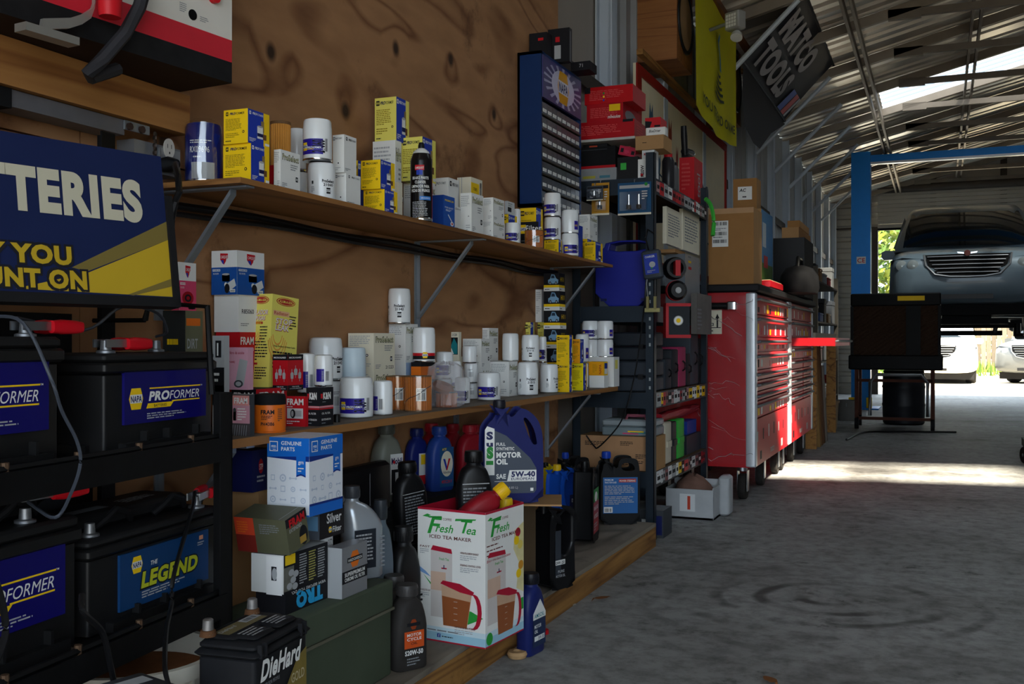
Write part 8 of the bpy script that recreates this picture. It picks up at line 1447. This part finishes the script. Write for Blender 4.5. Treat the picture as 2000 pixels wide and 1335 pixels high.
# ---- portable evaporative cooler on its stand
cy_ = 11.4; x0, x1 = hy(1661, 600, cy_).x, hy(1838, 600, cy_).x; zc = lambda v: hy(1750, v, cy_).z; CK_ = mat('#0b0b0c', .6, var=.15)
t = thing('evaporative_cooler', 'large black evaporative cooler with brown mesh pads on a wheeled stand', 'cooler', T(x0, cy_, 0)); W_ = x1-x0; za, zb_, zp0, zp1 = zc(722), zc(572), zc(693), zc(597)
b = MB(); b.rbox((0, 0, zp1), (W_, .55, zb_), .02, CK_); b.rbox((-.02, -.02, za), (W_+.02, .57, zp0), .02, CK_); b.box((0, 0, zp0), (.03, .55, zp1), CK_); b.box((W_-.03, 0, zp0), (W_, .55, zp1), CK_); b.box((W_*.62, -.005, zp0), (W_*.78, .5, zp1), CK_); b.box((.03, .06, zp0), (W_-.03, .5, zp1), BLKM); b.build('housing', t)
PAD = mat('#34241a', .9, var=.45, scale=60)
for a, c in ((.03, W_*.62), (W_*.78, W_-.03)):
    m = MB(); n = int((zp1-zp0)/.022); k = max(3, int((c-a)/.03)); vs = [(a+(c-a)*i/k, .012+.012*((i+j) % 2), zp0+(zp1-zp0)*j/n) for j in range(n+1) for i in range(k+1)]; m.add(vs, [(j*(k+1)+i, j*(k+1)+i+1, (j+1)*(k+1)+i+1, (j+1)*(k+1)+i) for j in range(n) for i in range(k)], PAD); m.build('mesh_pad', t)
p, q = hy(1753, 587, cy_), hy(1806, 577, cy_); MB().box((p.x-x0, -.003, p.z), (q.x-x0, -.0005, q.z), YEL).build('warning_label', t)
RST = mat('#4a2a20', .7, .3, var=.3)
for x in (.06, W_-.08):
    for y in (.05, .5): MB().box((x-.02, y-.02, .07), (x+.02, y+.02, za), RST).build('stand_leg', t); MB().lathe([(.01, -.02), (.06, -.02), (.06, .02), (.01, .02)], BLKM, 16, T(x, y, .061) @ RY(90)).build('caster', t)
for z in (.1, .5): MB().box((.06, .03, z), (W_-.08, .07, z+.03), RST).build('stand_rail', t)
MB().tube([(.2, -.05, .15), (.2, -.05, .5), (.26, -.05, .58), (.7, -.05, .58), (.76, -.05, .5), (.76, -.05, .15)], .018, CHROME if 0 else STEEL, 8).tube([(.2, -.05, .3), (.2, .03, .3)], .012, STEEL).tube([(.76, -.05, .3), (.76, .03, .3)], .012, STEEL).build('push_bar', t)
t = thing('barrel', 'dark ribbed barrel standing beneath the cooler stand', 'barrel', T(x0+.5, cy_+.9, 0)); MB().lathe([(.2, 0), (.22, .02), (.225, .2), (.232, .22), (.225, .24), (.225, .4), (.232, .42), (.225, .44), (.22, .56), (.2, .57), (.001, .57)], mat('#14161c', .45, var=.2), 28).build('drum', t); MB().lathe([(.205, .57), (.215, .575), (.215, .6), (.205, .605), (.001, .605)], BLKM, 28).build('lid', t)
# ---- workbench and far shelf
t = thing('workbench', 'pale topped wooden workbench beyond the red chests', 'bench', T(0, 0, 0)); MB().box((-1.62, 9.1, .93), (-.98, 11.0, 1.0), mat('#a8a294', .6, var=.12)).build('bench_top', t)
for x, y in ((-1.02, 9.14), (-1.02, 10.9), (-1.56, 9.14), (-1.56, 10.9)): MB().box((x-.045, y-.03, 0), (x+.045, y+.03, .93), TWO).build('leg', t)
for k, (y, c, h) in enumerate(((9.28, '#8a6a3c', .9), (9.46, '#6e4a2a', .8), (9.64, '#5a3a26', .88), (9.85, '#7a7068', .7))): o = MB().box((0, 0, 0), (.04, .1, h), mat(c, .8, var=.2)).build('plank'); o.matrix_world = T(-1.0, y, .001) @ RY(-3); tag(o, ('tan', 'brown', 'dark brown', 'grey')[k]+' plank leaning upright against the pale topped workbench', 'plank', 'planks at the workbench')
sh = thing('storage_shelf', 'dark cluttered shelf unit on the wall near the blue lift', 'shelf', T(0, 0, 0)); 
for x, y in ((-1.25, 11.6), (-1.25, 14.0), (-1.64, 11.6), (-1.64, 14.0)): MB().box((x-.025, y-.025, 0), (x+.025, y+.025, 1.75), mat('#5a544a', .6, .2)).build('upright', sh)
LV = (.25, .7, 1.15, 1.6)
for z in LV: MB().box((-1.66, 11.58, z-.02), (-1.23, 14.02, z), mat('#3a332c', .7)).build('shelf_board', sh)
g = random.Random(12); cn = (('black', '#141416'), ('brown', '#6a4a2c'), ('grey', '#6c6f72'), ('red', '#7a1a1c'), ('white', '#a9a8a2'), ('blue', '#1c3a6a')); ln = ('lowest', 'second', 'third', 'top')
for i, z in enumerate(LV):
    for k in range(5):
        n_, c = cn[(i*2+k) % 6]; y = 11.66+k*.47; w_ = g.uniform(.25, .4); h = g.uniform(.1, .3); o = MB().rbox((0, 0, 0), (w_, .3, h*.8), .01, mat(c, .6, var=.2)).rbox((-.004, -.004, h*.8), (w_+.004, .304, h), .01, mat(c, .5, var=.2)).build('storage_bin'); o.matrix_world = frame((-1.26, y, z+.0005), (0, 1, 0), (-1, 0, 0)); tag(o, '%s bin, %s from the near end on the %s board of the dark shelf unit' % (n_, ('first', 'second', 'third', 'fourth', 'last')[k], ln[i]), 'bin', 'bins on the dark shelf unit')
for k, (x, y, h, r) in enumerate(((-1.12, 11.3, .30, .14), (-1.0, 12.6, .24, .12))): t = thing('pail', ('tan', 'grey')[k]+' pail standing on the floor before the dark shelf unit', 'pail', T(x, y, 0)); MB().lathe([(r*.85, 0), (r, h), (r*1.06, h), (r*1.06, h-.02), (r*1.0, h-.02)], mat(('#9a8468', '#77746e')[k], .6, var=.1), 20).build('body', t); MB().tube([(0, -r, h-.03), (0, -r*.9, h*.62), (0, 0, h*.55), (0, r*.9, h*.62), (0, r, h-.03)], .004, STEEL).build('bail', t)
cable('black hose lying on the concrete near the workbench', [(-.8, 10.0, .012), (-.7, 10.9, .012), (-.35, 11.1, .012), (.1, 11.25, .012), (.15, 11.3, .012)], .011, BLK, name='hose')
p = hz(1996, 905, 0); t = thing('rolling_cart', 'low dark cart whose black wheel shows at the right picture edge', 'cart', T(p.x+.03, p.y, 0)); MB().lathe([(.012, -.025), (.06, -.025), (.066, -.015), (.066, .015), (.06, .025), (.012, .025)], BLKM, 22, T(0, 0, .0665) @ RZ(20) @ RY(90)).build('wheel', t); MB().lathe([(.001, -.028), (.014, -.028), (.014, .028), (.001, .028)], CHROME, 12, T(0, 0, .0665) @ RZ(20) @ RY(90)).build('axle', t); MB().box((.0, -.05, .1), (.6, .5, .16), DGREY).cyl((.0, .0, .08), (.0, .0, .12), .02, STEEL).build('frame', t)
for x, y in ((.55, 0), (.55, .45), (.05, .45)): MB().lathe([(.012, -.025), (.06, -.025), (.066, -.015), (.066, .015), (.06, .025), (.012, .025)], BLKM, 16, T(x, y, .0665) @ RY(90)).build('wheel', t)
# ---- outside
vehicle('white_van', 'white van parked in the sun beyond the far opening', T(-.15, 25.0, -.03), '#eceeec', False, 5.2, 2.1, 'van')
vehicle('silver_car', 'silver car parked by the plank fence outside', T(1.95, 25.6, -.03) @ RZ(-25), '#4d5052', False, 4.6, 1.5)
t = thing('plank_fence', 'weathered grey plank fence standing behind the parked cars', 'fence', T(0, 36, -.03)); g = random.Random(4); FW = [mat(c, .85, var=.2) for c in ('#5d5449', '#514a40', '#665d52')]
meshes = [MB().box((-.07, 0, 0), (.07, .02, 1.8), c).mesh('plank') for c in FW]
for k in range(64): o = bpy.data.objects.new('plank', meshes[k % 3]); COL.objects.link(o); o.parent = t; o.location = (-3.5+.15*k, g.uniform(-.008, .008), g.uniform(0, .04))
for z in (.4, 1.3): MB().box((-3.6, .03, z), (6.1, .07, z+.09), FW[1]).build('fence_rail', t)
LF = [mat(c, .6, var=.3, scale=3) for c in ('#46581f', '#344a18', '#646f2a')]
gr = MB(); g = random.Random(9)
for k in range(1600): x, y = g.uniform(-4, 7), g.choice([g.uniform(35, 35.8), g.uniform(31, 35.8)]); h = g.uniform(.1, .42); dx = g.uniform(-.1, .1); gr.add([(x-.02, y, -.03), (x+.02, y, -.03), (x+dx, y+g.uniform(-.05, .05), h)], [(0, 1, 2)], LF[k % 3])
o = gr.build('grass'); o['kind'] = 'stuff'; tag(o, 'sunlit green grass growing at the foot of the fence', 'grass')
tn = (('leafy green tree straight behind the near lift post', -3.6, 44, 3.6), ('broad green tree beyond the fence behind the minivan', 4.7, 44, 3.7), ('tall green tree left beyond the far opening', -13.5, 46, 4.6), ('yellow green tree right behind the silver car', 14, 46, 4.4), ('dark green tree farthest back beyond the fence', .5, 57, 6.2))
for i, (lb, x, y, r) in enumerate(tn):
    t = thing('leafy_tree', lb, 'tree', T(x, y, -.03), 'trees beyond the fence'); MB().lathe([(.3, 0), (.2, 1.5), (.14, 4.5), (.02, 7)], mat('#5a4a38', .9, var=.3), 10).build('trunk', t); m = MB(); g = random.Random(20+i)
    for k in range(2600):
        a, b, rr_ = g.uniform(0, 6.283), math.acos(g.uniform(-1, 1)), r*g.uniform(.45, 1)**.5*g.uniform(.75, 1.05); c = V(rr_*math.sin(b)*math.cos(a), rr_*math.sin(b)*math.sin(a), 4.3+rr_*.95*math.cos(b)); s = g.uniform(.14, .3); n1 = V(g.gauss(0, 1), g.gauss(0, 1), g.gauss(0, 1)).normalized(); n2 = n1.orthogonal().normalized(); n3 = n1.cross(n2)
        if c.z < .2: continue
        m.add([c-n2*s, c+n3*s*.5, c+n2*s, c-n3*s*.5], [(0, 1, 2, 3)], LF[g.randrange(3)])
    m.build('foliage', t)
